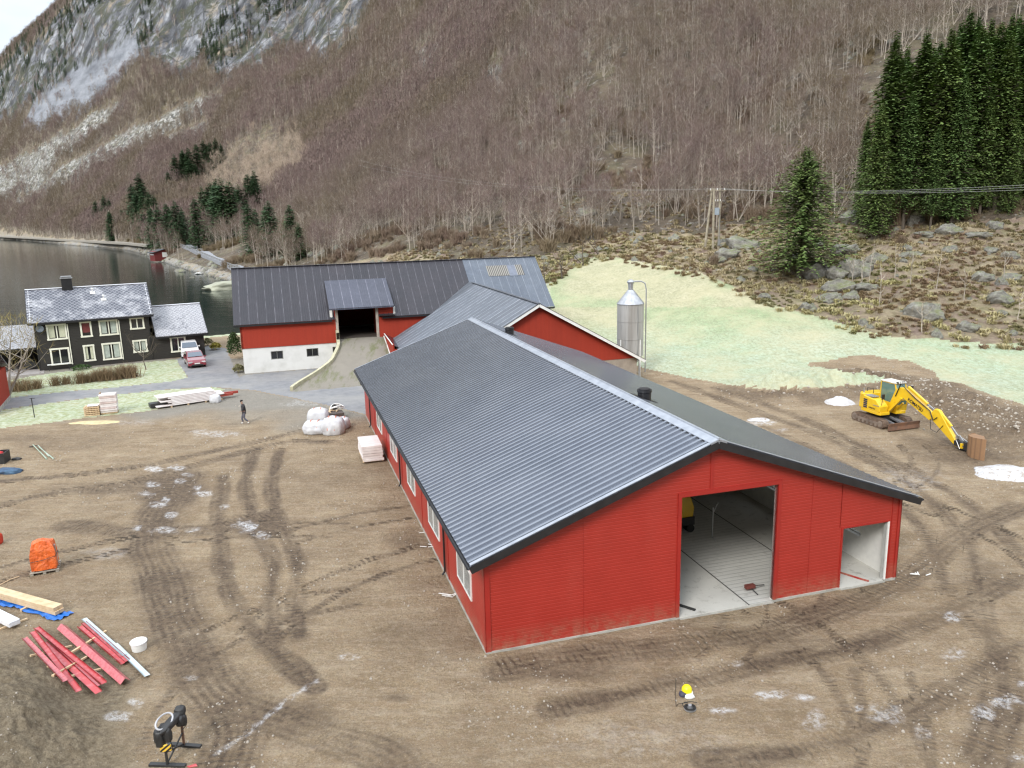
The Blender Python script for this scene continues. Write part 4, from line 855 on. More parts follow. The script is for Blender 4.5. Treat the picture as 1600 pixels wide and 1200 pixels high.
# ---------------- carport
cpt = thing('carport', 'low open carport with frosted slate roof on the left of the black house', 'carport', HO+Vector((0, 0, 0)), HY)
mb = MB(); sl3 = .45; mb.prism([(.6, 2.35), (6.2, 4.1), (6.2, 4.2), (.6, 2.45)], lambda u, v: (-7.5, u, v), lambda u, v: (-.05, u, v)); mb.build('roof', m_slate2, cpt)
mb = MB(); mb.bb(-7.5, -.1, .55, .62, 2.15, 2.4); mb.build('fascia', m_black, cpt)
mb = MB(); 
for x in (-7.2, -4.9, -2.4): mb = MB(); mb.bb(x-.07, x+.07, .8, .94, -.1, 2.3); mb.build('post', m_black, cpt)
mb = MB(); mb.bb(-7.5, -.1, 6.0, 6.1, -.3, 4.0); mb.build('rear_wall', m_blk, cpt)
pv = MB(); pv.bb(-7.6, .4, -1.6, 6.0, -.3, .04); pt = pv.build('paving', M('grey_pavers', (.36, .33, .31), (.27, .25, .24), sc=3)); pt.location = HO; pt.rotation_euler = (0, 0, HY); tag(pt, kind='structure')

# ================================================================ VEGETATION
def bark_mat(name, c1, c2):
    n = N(name); r = n.rnd(); b = n.mix(n.ramp(n.noise(1.1, 4, .6, co=n.map((1, 1, .4))), [(.35, 0.), (.65, 1.)]), c1, c2)
    b = n.mix(n.math('MULTIPLY', r, .6), b, tuple(c*.45 for c in c1)); n.set('Base Color', b); n.set('Roughness', .85); return n.mat
def twig_mat(name, c1, c2, c3, wv=.75):
    n = N(name); b = n.mix(n.ramp(n.rnd(), [(0., 0.), (1., 1.)]), c1, c2); b = n.mix(n.ramp(n.noise(.18, 3), [(.4, 0.), (.7, .8)]), b, c3)
    gp_ = n.t.nodes.new('ShaderNodeNewGeometry').outputs['Position']; b = n.mix(n.ramp(n.noise(.013, 4, .65, co=gp_), [(.44, 0.), (.60, wv)]), b, (c1[0]*.95, c1[1]*1.12, c1[2]*.72))
    n.set('Base Color', b); n.set('Roughness', .9); n.set('Specular IOR Level', .15); return n.mat
m_bark = bark_mat('birch_bark', (.58, .51, .43), (.30, .255, .205)); m_twig = twig_mat('birch_twigs', (.165, .115, .112), (.23, .17, .145), (.14, .108, .085))
m_bark2 = bark_mat('pale_bark', (.52, .44, .32), (.34, .28, .2)); m_twig2 = twig_mat('pale_twigs', (.50, .40, .32), (.44, .35, .27), (.38, .30, .23), .0)
m_dbark = bark_mat('dark_bark', (.16, .13, .10), (.09, .075, .06)); m_shrub = twig_mat('shrub_twigs', (.21, .145, .115), (.27, .21, .15), (.18, .15, .10))
def bare_tree(seed, H=12., twn=380, spread=2.0, tw=.05, tl=1.3, lean=.35, multi=1, limbs=11, tr=.08):
    """returns trunk MB (material 0) and crown MB (material 1): trunk, limbs, fine twigs"""
    r = random.Random(seed); T = MB(); Cc = MB(); tips = []
    for k in range(multi):
        lx, ly = r.uniform(-lean, lean)*(1+k), r.uniform(-lean, lean)*(1+k); pts = []
        h = H*r.uniform(.85, 1)
        for i in range(8):
            t = i/7; pts.append(Vector((lx*t*2+r.uniform(-.13, .13)*t, ly*t*2+r.uniform(-.13, .13)*t, h*t)))
        rad = [tr*(1-.9*i/7)+.008 for i in range(8)]; T.tube(pts, rad, 5, cap=False)
        for j in range(limbs):
            t = r.uniform(.32, .95); b = pts[0].lerp(pts[-1], t); i0 = int(t*7); b = pts[i0].lerp(pts[min(i0+1, 7)], t*7-i0)
            a = r.uniform(0, 6.283); ln = spread*(1.25-t)*r.uniform(.7, 1.3)+.35; up = r.uniform(.7, 1.7)
            m = b+Vector((math.cos(a), math.sin(a), up*.6))*ln*.55; e = b+Vector((math.cos(a), math.sin(a), up))*ln
            T.tube([b, m, e], [.05*(1.1-t)+.012, .025, .01], 3, cap=False); tips += [(b.lerp(m, .7)), m, m.lerp(e, .5), e, e]
        tips += [pts[-1], pts[-2], pts[-1]]
    for q in range(twn):
        c = r.choice(tips)+Vector((r.gauss(0, .3), r.gauss(0, .3), r.gauss(0, .35))); a = r.uniform(0, 6.283); el = r.uniform(.2, 1.4)
        d = Vector((math.cos(a)*math.cos(el), math.sin(a)*math.cos(el), math.sin(el)))*tl*r.uniform(.5, 1.15)
        s_ = d.cross(Vector((r.uniform(-1, 1), r.uniform(-1, 1), r.uniform(-1, 1)))); s_.normalize(); s_ *= tw*r.uniform(.4, 1)
        Cc.poly([c-s_*.5, c+s_*.5, c+d]);
        if q % 2 == 0: c2 = c+d*.45; d2 = (d+Vector((r.uniform(-1, 1), r.uniform(-1, 1), r.uniform(-.3, .6)))*tl*.6)*.6; Cc.poly([c2-s_*.35, c2+s_*.35, c2+d2])
    return T, Cc
def join(T, Cc, name, mats):
    J = MB(); J.v = list(T.v); J.f = list(T.f); J.m = [0]*len(T.f); o = len(J.v); J.v += Cc.v; J.f += [tuple(i+o for i in f) for f in Cc.f]; J.m += [1]*len(Cc.f); return J.mesh(name, mats)
def gn_scatter(name, pts, sc, rot, idx, protos, label, cat=None, tilt=None):
    """one stuff object: instances of prototype meshes on the given points"""
    me = bpy.data.meshes.new(name); me.vertices.add(len(pts)); me.vertices.foreach_set('co', np.asarray(pts, np.float32).ravel())
    for k, v, ty in (('sc', sc, 'FLOAT'), ('rz', rot, 'FLOAT'), ('ix', idx, 'INT')):
        a = me.attributes.new(k, ty, 'POINT'); a.data.foreach_set('value', np.asarray(v, np.int32 if ty == 'INT' else np.float32))
    me.update(); o = link(name, me); tag(o, label, cat, kind='stuff')
    col = bpy.data.collections.new(name+'_kinds')
    for i, p in enumerate(protos): q = bpy.data.objects.new('%s_%02d' % (name, i), p); col.objects.link(q)
    g = bpy.data.node_groups.new(name, 'GeometryNodeTree'); g.interface.new_socket('Geometry', in_out='INPUT', socket_type='NodeSocketGeometry'); g.interface.new_socket('Geometry', in_out='OUTPUT', socket_type='NodeSocketGeometry')
    A_ = g.nodes.new; gi, go = A_('NodeGroupInput'), A_('NodeGroupOutput'); ip = A_('GeometryNodeInstanceOnPoints'); ci = A_('GeometryNodeCollectionInfo'); ci.inputs['Collection'].default_value = col
    ci.inputs['Separate Children'].default_value = True; ci.inputs['Reset Children'].default_value = True; ip.inputs['Pick Instance'].default_value = True
    def na(nm, ty): q = A_('GeometryNodeInputNamedAttribute'); q.data_type = ty; q.inputs['Name'].default_value = nm; return q.outputs[0]
    cx = A_('ShaderNodeCombineXYZ'); K = g.links.new; K(na('rz', 'FLOAT'), cx.inputs[2])
    K(gi.outputs[0], ip.inputs['Points']); K(ci.outputs[0], ip.inputs['Instance']); K(na('ix', 'INT'), ip.inputs['Instance Index']); K(cx.outputs[0], ip.inputs['Rotation']); K(na('sc', 'FLOAT'), ip.inputs['Scale'])
    K(ip.outputs[0], go.inputs[0]); m = o.modifiers.new('scatter', 'NODES'); m.node_group = g; return o
def terrain_at(x, y):
    """ground height including the rock-face relief, from the built grid"""
    si = np.interp(x/y, sg, np.arange(nc)); yi = np.interp(y, yg, np.arange(nr)); a = np.clip(si.astype(int), 0, nc-2); b = np.clip(yi.astype(int), 0, nr-2); fa, fb = si-a, yi-b
    return (Zg[b, a]*(1-fa)+Zg[b, a+1]*fa)*(1-fb)+(Zg[b+1, a]*(1-fa)+Zg[b+1, a+1]*fa)*fb, cls[b, a], cl[b, a], scr[b, a]

# -- forest points
NT = 90000; ss = rng.uniform(-1.05, 1.05, NT); u = rng.random(NT); yy_ = np.sqrt(u*(1500**2-95**2)+95**2); xx_ = ss*yy_
sel = rng.random(NT) < np.interp(yy_, [100, 350, 1500], [1, 1, .55]); ss, yy_, xx_ = ss[sel], yy_[sel], xx_[sel]
extra = 16000; s2 = rng.uniform(-.9, .95, extra); y2 = np.sqrt(rng.random(extra)*(420**2-100**2)+100**2); xx_ = np.concatenate([xx_, s2*y2]); yy_ = np.concatenate([yy_, y2]); ss = np.concatenate([ss, s2])
zz_, cc_, c1_, c2_ = terrain_at(xx_, yy_); kyf, kzf = knots(ss)
px_, py_ = proj(xx_, yy_, zz_); ok = (cc_ == 5) & (~c2_ | (rng.random(len(xx_)) < .12)) & (~c1_ | (rng.random(len(xx_)) < .10)) & (yy_ < kyf[7]*1.02)
ok &= (yy_ > kyf[3]*1.02+np.where(px_ < 420, 9, 0))
SPZ = [(1335, -400), (1900, -400), (1900, 380), (1345, 362)]      # spruce wood
SPL = [[(145, 300), (250, 265), (260, 300), (300, 310), (400, 300), (470, 330), (470, 410), (380, 410), (300, 400), (160, 385)]]
PALE = [(320, 280), (380, 215), (470, 222), (480, 280), (400, 330), (330, 330)]
spr = inpoly(px_, py_, SPZ) & (yy_ < 185); ok &= ~spr & ~inpoly(px_, py_, [(275, 372), (400, 404), (400, 450), (275, 402)])
okl = inpoly(px_, py_, SPL[0]) & (rng.random(len(xx_)) < .6); ok &= ~okl
ok &= fbm(xx_, yy_, 26, 4)+.5 > np.interp(yy_, [100, 300], [.36, .28])
xx_, yy_, zz_, px_, py_ = xx_[ok], yy_[ok], zz_[ok], px_[ok], py_[ok]
pale = inpoly(px_+40*fbm(xx_, yy_, 30, 3), py_+30*fbm(xx_+5, yy_, 25, 2), PALE) & (rng.random(len(xx_)) < .4)
bsc = rng.uniform(.62, 1.12, len(xx_))*np.interp(yy_, [120, 300, 800], [.9, .95, .8])
birch_T = [bare_tree(s, 12, 420, 2.0, .05, 1.3, .35) for s in (1, 2, 3)]+[bare_tree(4, 11, 340, 1.8, .055, 1.3, .5, 2, 8), bare_tree(5, 8, 340, 2.4, .05, 1.2, .9, 3, 7, .08)]
PM = [join(T, Cc, 'birch', [m_bark, m_twig]) for T, Cc in birch_T]; PM2 = [join(T, Cc, 'pale_birch', [m_bark2, m_twig2]) for T, Cc in birch_T]
inframe = (px_ > 0) & (px_ < 1600) & (py_ > -30) & (py_ < 520) & ((px_ < 300) | (py_ < 430))
near_i = np.where(inframe & ~pale & (px_ > 480))[0]; near_i = near_i[np.argsort(yy_[near_i])][:290]
rest = np.ones(len(xx_), bool); rest[near_i] = False; rest &= ~pale
vis = np.abs(xx_/yy_) < .95
rest &= vis
gn_scatter('birch_forest', np.stack([xx_, yy_, zz_-.2], 1)[rest], bsc[rest], rng.uniform(0, 6.28, rest.sum()), rng.integers(0, 5, rest.sum()), PM, 'purple-brown leafless birch forest covering the whole mountain slope', 'forest')
gn_scatter('pale_birch_grove', np.stack([xx_, yy_, zz_-.2], 1)[pale], bsc[pale]*1.35, rng.uniform(0, 6.28, pale.sum()), rng.integers(0, 5, pale.sum()), PM2, 'pale straw-coloured leafless grove behind the dark spruces by the shore', 'grove')
tme = [T.mesh('trunk', m_bark) for T, Cc in birch_T]; cme = [Cc.mesh('crown', m_twig) for T, Cc in birch_T]
for k in near_i:
    i = int(rng.integers(0, 5)); o = thing('birch_tree', 'leafless birch with thin pale trunk at the lower edge of the forest', 'tree', (xx_[k], yy_[k], zz_[k]-.2), rng.uniform(0, 6.28), 'bare birches along the foot of the forest'); o.scale = (bsc[k],)*3
    link('trunk', tme[i], o); link('crown', cme[i], o)
# -- far forest: simpler, coarser trees
def far_tree(seed, H=11.):
    r = random.Random(seed); T = MB(); Cc = MB()
    for k in range(2): a = r.uniform(-.8, .8); T.tube([(k*.8, 0, 0), (k*.8+a, r.uniform(-.6, .6), H*.85)], [.17, .05], 3, cap=False)
    for q in range(95):
        c = Vector((r.gauss(.3, 1.35), r.gauss(0, 1.35), H*r.uniform(.28, .97))); d = Vector((r.uniform(-.8, .8), r.uniform(-.8, .8), r.uniform(.3, 1.6))); s_ = d.cross(Vector((r.uniform(-1, 1), r.uniform(-1, 1), .2))).normalized()*r.uniform(.05, .13); Cc.poly([c-s_, c+s_, c+d*1.5])
    return T, Cc
FT = [join(*far_tree(s), 'far_birch', [m_bark, m_twig]) for s in (61, 62, 63)]
NQ_ = 130000; sf = rng.uniform(-.82, .30, NQ_); yf = np.sqrt(rng.random(NQ_)*(1350**2-340**2)+340**2); xf = sf*yf; zf, cf, f1, f2 = terrain_at(xf, yf); pfx, pfy = proj(xf, yf, zf); kf, _ = knots(sf)
of = (cf == 5) & (~f1 | (rng.random(NQ_) < .05)) & (~f2 | (rng.random(NQ_) < .06)) & (yf > kf[3]*1.02+6) & (pfy > -40) & (pfy < 420) & (fbm(xf, yf, 40, 4)+.5 > .27)
of &= ~inpoly(pfx, pfy, PALE); of &= rng.random(NQ_) < np.interp(yf, [340, 600, 1300], [.8, .8, .45])
gn_scatter('far_birch_forest', np.stack([xf, yf, zf-.2], 1)[of], rng.uniform(.6, 1.1, of.sum()), rng.uniform(0, 6.28, of.sum()), rng.integers(0, 3, of.sum()), FT, 'distant purple-brown birch forest on the left mountain slope', 'forest')
# -- low brushwood under the trees
def shrub_mesh(seed, mat, n_=130, h=1.5, w_=1.0, tw=.035):
    r = random.Random(seed); S_ = MB()
    for q in range(n_):
        a = r.uniform(0, 6.283); b = Vector((r.gauss(0, .25), r.gauss(0, .25), 0)); e = b+Vector((math.cos(a)*r.uniform(.1, 1)*w_, math.sin(a)*r.uniform(.1, 1)*w_, h*r.uniform(.5, 1))); m = b.lerp(e, .5)+Vector((0, 0, .15*h)); s_ = Vector((r.uniform(-1, 1), r.uniform(-1, 1), 0)).normalized()*tw
        S_.poly([b-s_, b+s_, m+s_*.7, m-s_*.7]); S_.poly([m-s_*.7, m+s_*.7, e])
        for z in range(2): c = m.lerp(e, r.random()); S_.poly([c-s_*.4, c+s_*.4, c+Vector((r.uniform(-1, 1), r.uniform(-1, 1), r.uniform(.2, 1)))*.35*h])
    return S_.mesh('shrub', mat)
SH = [shrub_mesh(s, m_shrub) for s in (1, 2, 3)]
NB_ = 34000; s3 = rng.uniform(-.8, .8, NB_); y3 = np.sqrt(rng.random(NB_)*(480**2-80**2)+80**2); x3 = s3*y3; z3, c3, k1, k2_ = terrain_at(x3, y3)
p3x, p3y = proj(x3, y3, z3); ky3, _ = knots(s3); o3 = ((c3 == 5) & ~k1 & ~k2_ & (z3 > 0)) | ((c3 == 4) & (z3 > 0.3) & (rng.random(NB_) < .035)); o3 &= ~((c3 == 4) & (y3 < ky3[2]*1.06))
o3 &= fbm(x3, y3, 14, 3)+.5 > .52
gn_scatter('brushwood', np.stack([x3, y3, z3-.1], 1)[o3], (rng.uniform(.5, 1.7, NB_)*np.interp(y3, [90, 130], [.55, 1.]))[o3], rng.uniform(0, 6.28, o3.sum()), rng.integers(0, 3, o3.sum()), SH, 'low reddish-brown leafless brushwood between the birches and boulders', 'brushwood')
# -- tan tussocks and heath on the rough slope
m_tus = twig_mat('dry_grass', (.43, .345, .225), (.30, .235, .145), (.47, .40, .28)); m_heath = twig_mat('heather', (.22, .135, .12), (.25, .19, .10), (.19, .18, .07)); m_gr = twig_mat('rough_grass', (.19, .165, .09), (.29, .24, .145), (.17, .15, .08))
def tuft_mesh(seed, mat, n_=46, h=.5, w_=.5):
    r = random.Random(seed); S_ = MB()
    for q in range(n_):
        a = r.uniform(0, 6.283); b = Vector((r.gauss(0, .16), r.gauss(0, .16), -.03)); e = b+Vector((math.cos(a)*w_*r.uniform(.3, 1), math.sin(a)*w_*r.uniform(.3, 1), h*r.uniform(.3, 1))); m = b.lerp(e, .55)+Vector((0, 0, .22*h)); s_ = Vector((-math.sin(a), math.cos(a), 0))*.035
        S_.poly([b-s_, b+s_, m+s_, m-s_]); S_.poly([m-s_, m+s_, e])
    return S_.mesh('tuft', mat)
TF = [tuft_mesh(1, m_tus), tuft_mesh(2, m_tus, 40, .4, .6), tuft_mesh(3, m_heath, 60, .4, .35), tuft_mesh(4, m_gr, 46, .35, .45)]
NB_ = 60000; s4 = rng.uniform(-.8, .8, NB_); y4 = np.sqrt(rng.random(NB_)*(230**2-70**2)+70**2); x4 = s4*y4; z4, c4, k1, k2_ = terrain_at(x4, y4); o4 = ((c4 == 4) & (x4 > -25) | (c4 == 3) & (y4 > knots(s4)[0][2]*.975) & (x4 > 5) & (fbm(x4, y4, 4, 3) > -.05) | (c4 == 5) & (y4 < 170) & (rng.random(NB_) < .35)) & (z4 > -1)
tk = (fbm(x4, y4, 6, 3)+.5); ix = np.where(tk < .42, 2, np.where(tk > .6, 3, rng.integers(0, 2, NB_))); ix = np.where(rng.random(NB_) < .25, rng.integers(0, 4, NB_), ix)
gn_scatter('tussock_grass', np.stack([x4, y4, z4], 1)[o4], rng.uniform(.5, 1.25, NB_)[o4], rng.uniform(0, 6.28, o4.sum()), ix[o4], TF, 'dry straw-coloured tussocks and heather over the rough slope above the pasture', 'tussocks')
# -- spruces
def needle_mat(name, c1, c2, c3):
    n = N(name); b = n.mix(n.ramp(n.noise(.55, 5, .7), [(.35, 0.), (.65, 1.)]), c1, c2); b = n.mix(n.math('MULTIPLY', n.rnd(), .45), b, c3); n.set('Base Color', b); n.set('Roughness', .8); n.set('Specular IOR Level', .25); return n.mat
m_need = needle_mat('spruce_needles', (.10, .165, .045), (.165, .215, .06), (.09, .175, .06)); m_need2 = needle_mat('dark_needles', (.05, .10, .045), (.085, .14, .055), (.055, .11, .055))
def spruce(seed, H=26., R=3.6, z0=.12, whorls=46, q=13, leaf=1.0, top=.6, keep=1.):
    r = random.Random(seed); T = MB(); Cc = MB(); T.tube([(0, 0, 0), (0, 0, H*.5), (0, 0, H*.97)], [H*.0105, H*.007, .02], 7, cap=False)
    for i in range(whorls):
        t = (i+r.random()*.8)/whorls; z = H*(z0+(1-z0)*t); rad = R*(1-t)**.78*r.uniform(.8, 1.08)*(1 if t > .12 else .65+t*3)+.15; nb = 8 if t < .8 else 6; a0 = r.uniform(0, 6.28)
        for j in range(nb):
            if r.random() > keep: continue
            a = a0+6.283*j/nb+r.uniform(-.3, .3); ln = rad*r.uniform(.65, 1.12); dr = (.28-.55*t)*ln; ca, sa = math.cos(a), math.sin(a)
            if ln > 1.: T.poly([(0, 0, z), (ca*ln*.8, sa*ln*.8, z-dr*.8), (ca*ln*.8, sa*ln*.8, z-dr*.8-.05), (0, 0, z-.08)])
            for k in range(q):
                u = (k+.5)/q; c = Vector((ca*ln*u, sa*ln*u, z-dr*u+.12*ln*math.sin(u*3.1)*.5+r.gauss(0, .018*H)-.25*u*u*(1-t)*leaf)) ; side = r.choice((-1, 1)); l_ = leaf*r.uniform(.45, .95)*(1.15-u*.45)*(.55 if t > .9 else 1)
                d = Vector((ca*.75-sa*side*r.uniform(.1, 1), sa*.75+ca*side*r.uniform(.1, 1), r.uniform(-.6, .12))); d.normalize(); d *= l_
                s_ = Vector((-sa, ca, r.uniform(-.3, .3))).cross(d).cross(d); 
                s_ = d.cross(Vector((r.uniform(-.5, .5), r.uniform(-.5, .5), 1))).normalized()*l_*r.uniform(.16, .30)
                Cc.poly([c-s_*.4, c+d*.45-s_, c+d, c+d*.45+s_, c+s_*.4])
    return T, Cc
def mk_spruce(defs, mat):
    out = []
    for d in defs: T, Cc = spruce(*d); out.append((T.mesh('trunk', m_dbark), Cc.mesh('crown', mat), d[1]))
    return out
SPR = mk_spruce([(1, 27, 3.9, .09, 60, 22, .8), (2, 27, 3.6, .14, 58, 22, .8), (3, 27, 4.4, .05, 62, 22, .8), (4, 27, 3.8, .2, 54, 21, .8)], m_need)
SPD = mk_spruce([(11, 25, 3.7, .02, 34, 9, 1.2), (12, 25, 4.2, .02, 32, 9, 1.3)], m_need2)
def put_spruce(px, by, ty, protos, label, group=None, i=None, y0=70, yfix=None, widen=1., name='spruce_tree'):
    if yfix: d = ray(px, 340); P = Vector((d[0]/d[1]*yfix, yfix, 0)); P.z = float(terrain_at(np.array([P.x]), np.array([P.y]))[0][0])
    else: P = hit(px, by, y0)
    if P.y > 3000 or P.y < 31: return None
    hs_ = np.linspace(.5, 60, 1200); hh = float(hs_[np.argmin(np.abs(proj(P.x, P.y, P.z+hs_)[1]-ty))])+.3; tm, cm, H0_ = protos[(i if i is not None else random.randrange(len(protos)))]
    o = thing(name, label, 'tree', (P.x, P.y, P.z-.3), random.uniform(0, 6.28), group); s_ = hh/H0_; o.scale = (s_*widen, s_*widen, s_); link('trunk', tm, o); link('crown', cm, o); return o
for k, (px, Y, ty, wd) in enumerate([(1366, 112, 165, .95), (1380, 116, 62, 1.1), (1398, 122, 80, 1.), (1425, 115, 58, 1.1), (1447, 122, 68, 1.), (1462, 113, 52, 1.05), (1487, 118, 24, 1.05), (1508, 113, 48, 1.), (1535, 120, 40, 1.05), (1552, 112, 60, 1.), (1578, 114, 8, 1.1), (1602, 118, 14, 1.), (1625, 112, 5, 1.1), (1650, 116, 0, 1.), (1405, 130, 110, 1.), (1440, 131, 80, 1.), (1475, 128, 40, 1.), (1520, 130, 35, 1.), (1560, 128, 30, 1.), (1595, 130, 10, 1.), (1680, 113, 10, 1.1), (1346, 119, 188, .8), (1430, 138, 70, 1), (1500, 138, 30, 1), (1550, 140, 25, 1), (1620, 135, 0, 1), (1385, 124, 100, 1), (1412, 113, 150, .9), (1488, 111, 120, .9), (1530, 111.5, 150, .8), (1572, 110.5, 180, .8), (1455, 111, 200, .8)]):
    put_spruce(px, 0, ty, SPR, 'spruce', 'tall spruces of the wood at the right', k % 4, yfix=Y, widen=wd*1.4)
LEFT = [(153, 352, 313), (166, 346, 306), (176, 377, 330), (193, 352, 325), (212, 350, 287), (224, 345, 272), (237, 350, 300), (228, 376, 330), (240, 385, 325), (253, 388, 322), (266, 387, 318), (280, 386, 315), (311, 388, 310), (330, 365, 293), (343, 366, 285), (354, 378, 281), (366, 376, 283), (378, 355, 290), (392, 345, 272), (402, 335, 268), (337, 375, 305), (348, 372, 300), (393, 400, 318), (426, 398, 316), (458, 402, 320), (277, 290, 242), (290, 290, 235), (300, 292, 232), (312, 285, 225), (322, 272, 220), (332, 268, 222), (340, 260, 217), (265, 300, 268), (300, 300, 250), (450, 396, 345), (470, 404, 350), (245, 356, 305), (218, 360, 300), (205, 356, 322)]
for k, (x, b, t) in enumerate(LEFT):
    put_spruce(x, b, t, SPD, 'spruce', 'dark spruces above the shore', k % 2, y0=190, widen=2.1)
    if k % 4: put_spruce(x+random.uniform(-11, 11), b-random.uniform(2, 7), t+random.uniform(0, 12), SPD, 'spruce', 'dark spruces above the shore', k % 2, y0=190, widen=1.9)
T, Cc = spruce(21, 15, 5.0, .14, 50, 34, .52, .6, .9); T.tube([(0, 0, 0), (0, 0, 3)], [.28, .2], 8)
so_ = put_spruce(1250, 436, 236, [(T.mesh('trunk', m_dbark), Cc.mesh('crown', m_need), 15)], 'lone bushy spruce with a broad crown standing among boulders above the pasture', None, 0, y0=60, widen=1.7)
for x, b, t in ((668, 120, 105), (757, 45, 28), (676, 255, 215), (1152, 155, 140), (470, 130, 118)):
    put_spruce(x, b, t, SPD, 'spruce', 'lone small spruces in the birch forest', 0, y0=150)
_ord = ['%s%s' % (i, 'th' if 10 < i % 100 < 14 else {1: 'st', 2: 'nd', 3: 'rd'}.get(i % 10, 'th')) for i in range(80)]
for grp_, txt in (('tall spruces of the wood at the right', 'tall green spruce, %s from the left in the dense spruce wood at the right'), ('dark spruces above the shore', 'dark green spruce, %s from the left in the clump above the fjord shore'), ('lone small spruces in the birch forest', 'small dark spruce, %s from the left among the lone ones in the birch forest')):
    L_ = sorted([o for o in bpy.data.objects if o.get('group') == grp_], key=lambda o: o.location.x/o.location.y)
    for i, o in enumerate(L_): o['label'] = txt % _ord[i+1]
# small firs over the cliffs and skyline
NF = 16000; s5 = rng.uniform(-.75, -.05, NF); y5 = rng.uniform(650, 1500, NF); x5 = s5*y5; z5, c5, k5, q5 = terrain_at(x5, y5); p5x, p5y = proj(x5, y5, z5)
o5 = k5 & (fbm(x5, y5, 45, 3)+.5 > .58) | (~k5) & (p5y < 60) & (p5x < 160) & (rng.random(NF) < .5); sky_ = (p5y < 1e9) & (np.abs(p5y-np.interp(p5x, [-50, 0, 140, 200], [130, 100, 0, -30])) < 16) & (p5x < 220); o5 |= sky_
o5 &= ~(inpoly(p5x, p5y, CLIFF[0]) & (rng.random(NF) < .97)) & (p5x < 620)
gn_scatter('mountain_firs', np.stack([x5, y5, z5-.3], 1)[o5], rng.uniform(.22, .52, NF)[o5], rng.uniform(0, 6.28, o5.sum()), rng.integers(0, 2, o5.sum()), [join(*spruce(s, 22, 4.6, .02, 13, 4, 2.3), 'fir', [m_dbark, m_need2]) for s in (31, 32)], 'small dark firs clinging to the far cliff and skyline', 'firs')
# -- boulders
m_rock = N('boulder_stone'); _z = m_rock.t.nodes.new('ShaderNodeNewGeometry'); nzv = m_rock.sep(_z.outputs['Normal'])[2]
b = m_rock.ramp(m_rock.noise(1.6, 7, .72), [(.3, (.085, .08, .07)), (.5, (.25, .24, .21)), (.7, (.46, .45, .41))]); mo = m_rock.math('MULTIPLY', m_rock.ramp(nzv, [(.2, 0.), (.8, 1.)]), m_rock.ramp(m_rock.noise(.9, 5, .7), [(.42, 0.), (.6, .8)]))
b = m_rock.mix(mo, b, (.15, .17, .055)); m_rock.set('Base Color', b); m_rock.set('Roughness', .95); m_rock.bump(m_rock.noise(3, 7, .75), 1., .3); m_rock = m_rock.mat
def rock_mesh(seed, sub=4, rough=.6):
    r = np.random.default_rng(seed); bm = bmesh.new(); bmesh.ops.create_icosphere(bm, subdivisions=sub, radius=1); V = np.array([v.co for v in bm.verts]); pl = r.normal(size=(11, 3)); pl /= np.linalg.norm(pl, axis=1)[:, None]; off = r.uniform(.55, .9, 11)
    for _ in range(2):
        for p, o in zip(pl, off): dd_ = V@p-o; V -= np.maximum(dd_, 0)[:, None]*p*.92
    nn_ = fbm(V[:, 0]*3+seed, V[:, 1]*3+V[:, 2]*2.3, 1, 4); V *= (1+rough*nn_)[:, None]
    for v, c in zip(bm.verts, V): v.co = c
    me = bpy.data.meshes.new('boulder'); bm.to_mesh(me); bm.free(); me.materials.append(m_rock); me.polygons.foreach_set('use_smooth', [True]*len(me.polygons)); me.update(); return me
RK = [rock_mesh(s) for s in range(5)]
BL = [(1165, 391, 56, 24, 'long grey slab boulder left of the lone spruce'), (1140, 404, 42, 20, 'low grey boulder just below the long slab'), (1122, 411, 26, 16, 'small rounded boulder at the foot of the slab pair'), (1277, 436, 52, 36, 'big mossy green boulder leaning beside the lone spruce trunk'), (1330, 400, 50, 26, 'flat-topped boulder right of the lone spruce crown'), (1345, 433, 54, 36, 'large grey boulder in the middle of the rocky slope'), (1312, 436, 36, 24, 'angular boulder between two larger ones'), (1318, 456, 48, 26, 'mossy boulder below the mid-slope group'), (1300, 473, 44, 18, 'low dark mossy boulder near the pasture edge'), (1360, 455, 34, 16, 'small boulder right of the mid-slope group'),
      (1456, 501, 62, 36, 'large rounded pale boulder standing alone near the pasture'), (1517, 519, 36, 20, 'boulder at the pasture edge right of the large rounded one'), (1490, 367, 36, 22, 'rounded boulder just below the spruce wood'), (1452, 372, 40, 14, 'flat pale boulder below the spruce wood'), (1540, 374, 44, 16, 'boulder row end under the spruces'), (1560, 358, 26, 16, 'light grey boulder at the spruce trunks'), (1538, 440, 44, 20, 'flat mossy boulder high at the right edge'), (1568, 475, 42, 26, 'dark square boulder at the right edge of the slope'), (1335, 350, 40, 28, 'mossy hump boulder at the forest edge'), (1425, 403, 34, 12, 'flat reddish boulder in the heather'), (1245, 407, 24, 14, 'boulder peeping out under the lone spruce'), (1262, 485, 28, 14, 'small mossy boulder at the corner of the pasture'), (1372, 410, 34, 20, 'pointed boulder behind the mid-slope group'), (1490, 395, 30, 14, 'grey boulder halfway up right of centre'), (1555, 395, 26, 12, 'small grey boulder under the spruce wood edge'), (1585, 405, 30, 16, 'pale boulder at the far right edge'), (1582, 440, 34, 18, 'rounded boulder at the far right'), (918, 338, 30, 20, 'grey rock outcrop at the foot of the forest'), (905, 356, 22, 10, 'low rock below the outcrop'), (700, 300, 40, 26, 'pale rock outcrop between the birches above the barn')]
for k, (x, y, wpx, hpx, lb) in enumerate(BL):
    P = hit(x, y, 60); sc = P.y/FPX; o = link('boulder', RK[k % 5]); tag(o, lb, 'boulder', None); o.location = P+Vector((0, .3*wpx*sc, hpx*sc*.18)); o.rotation_euler = (random.uniform(-.2, .2), random.uniform(-.25, .25), random.uniform(-.5, .5)); o.scale = (wpx*sc*.56, wpx*sc*.46, hpx*sc*.6)
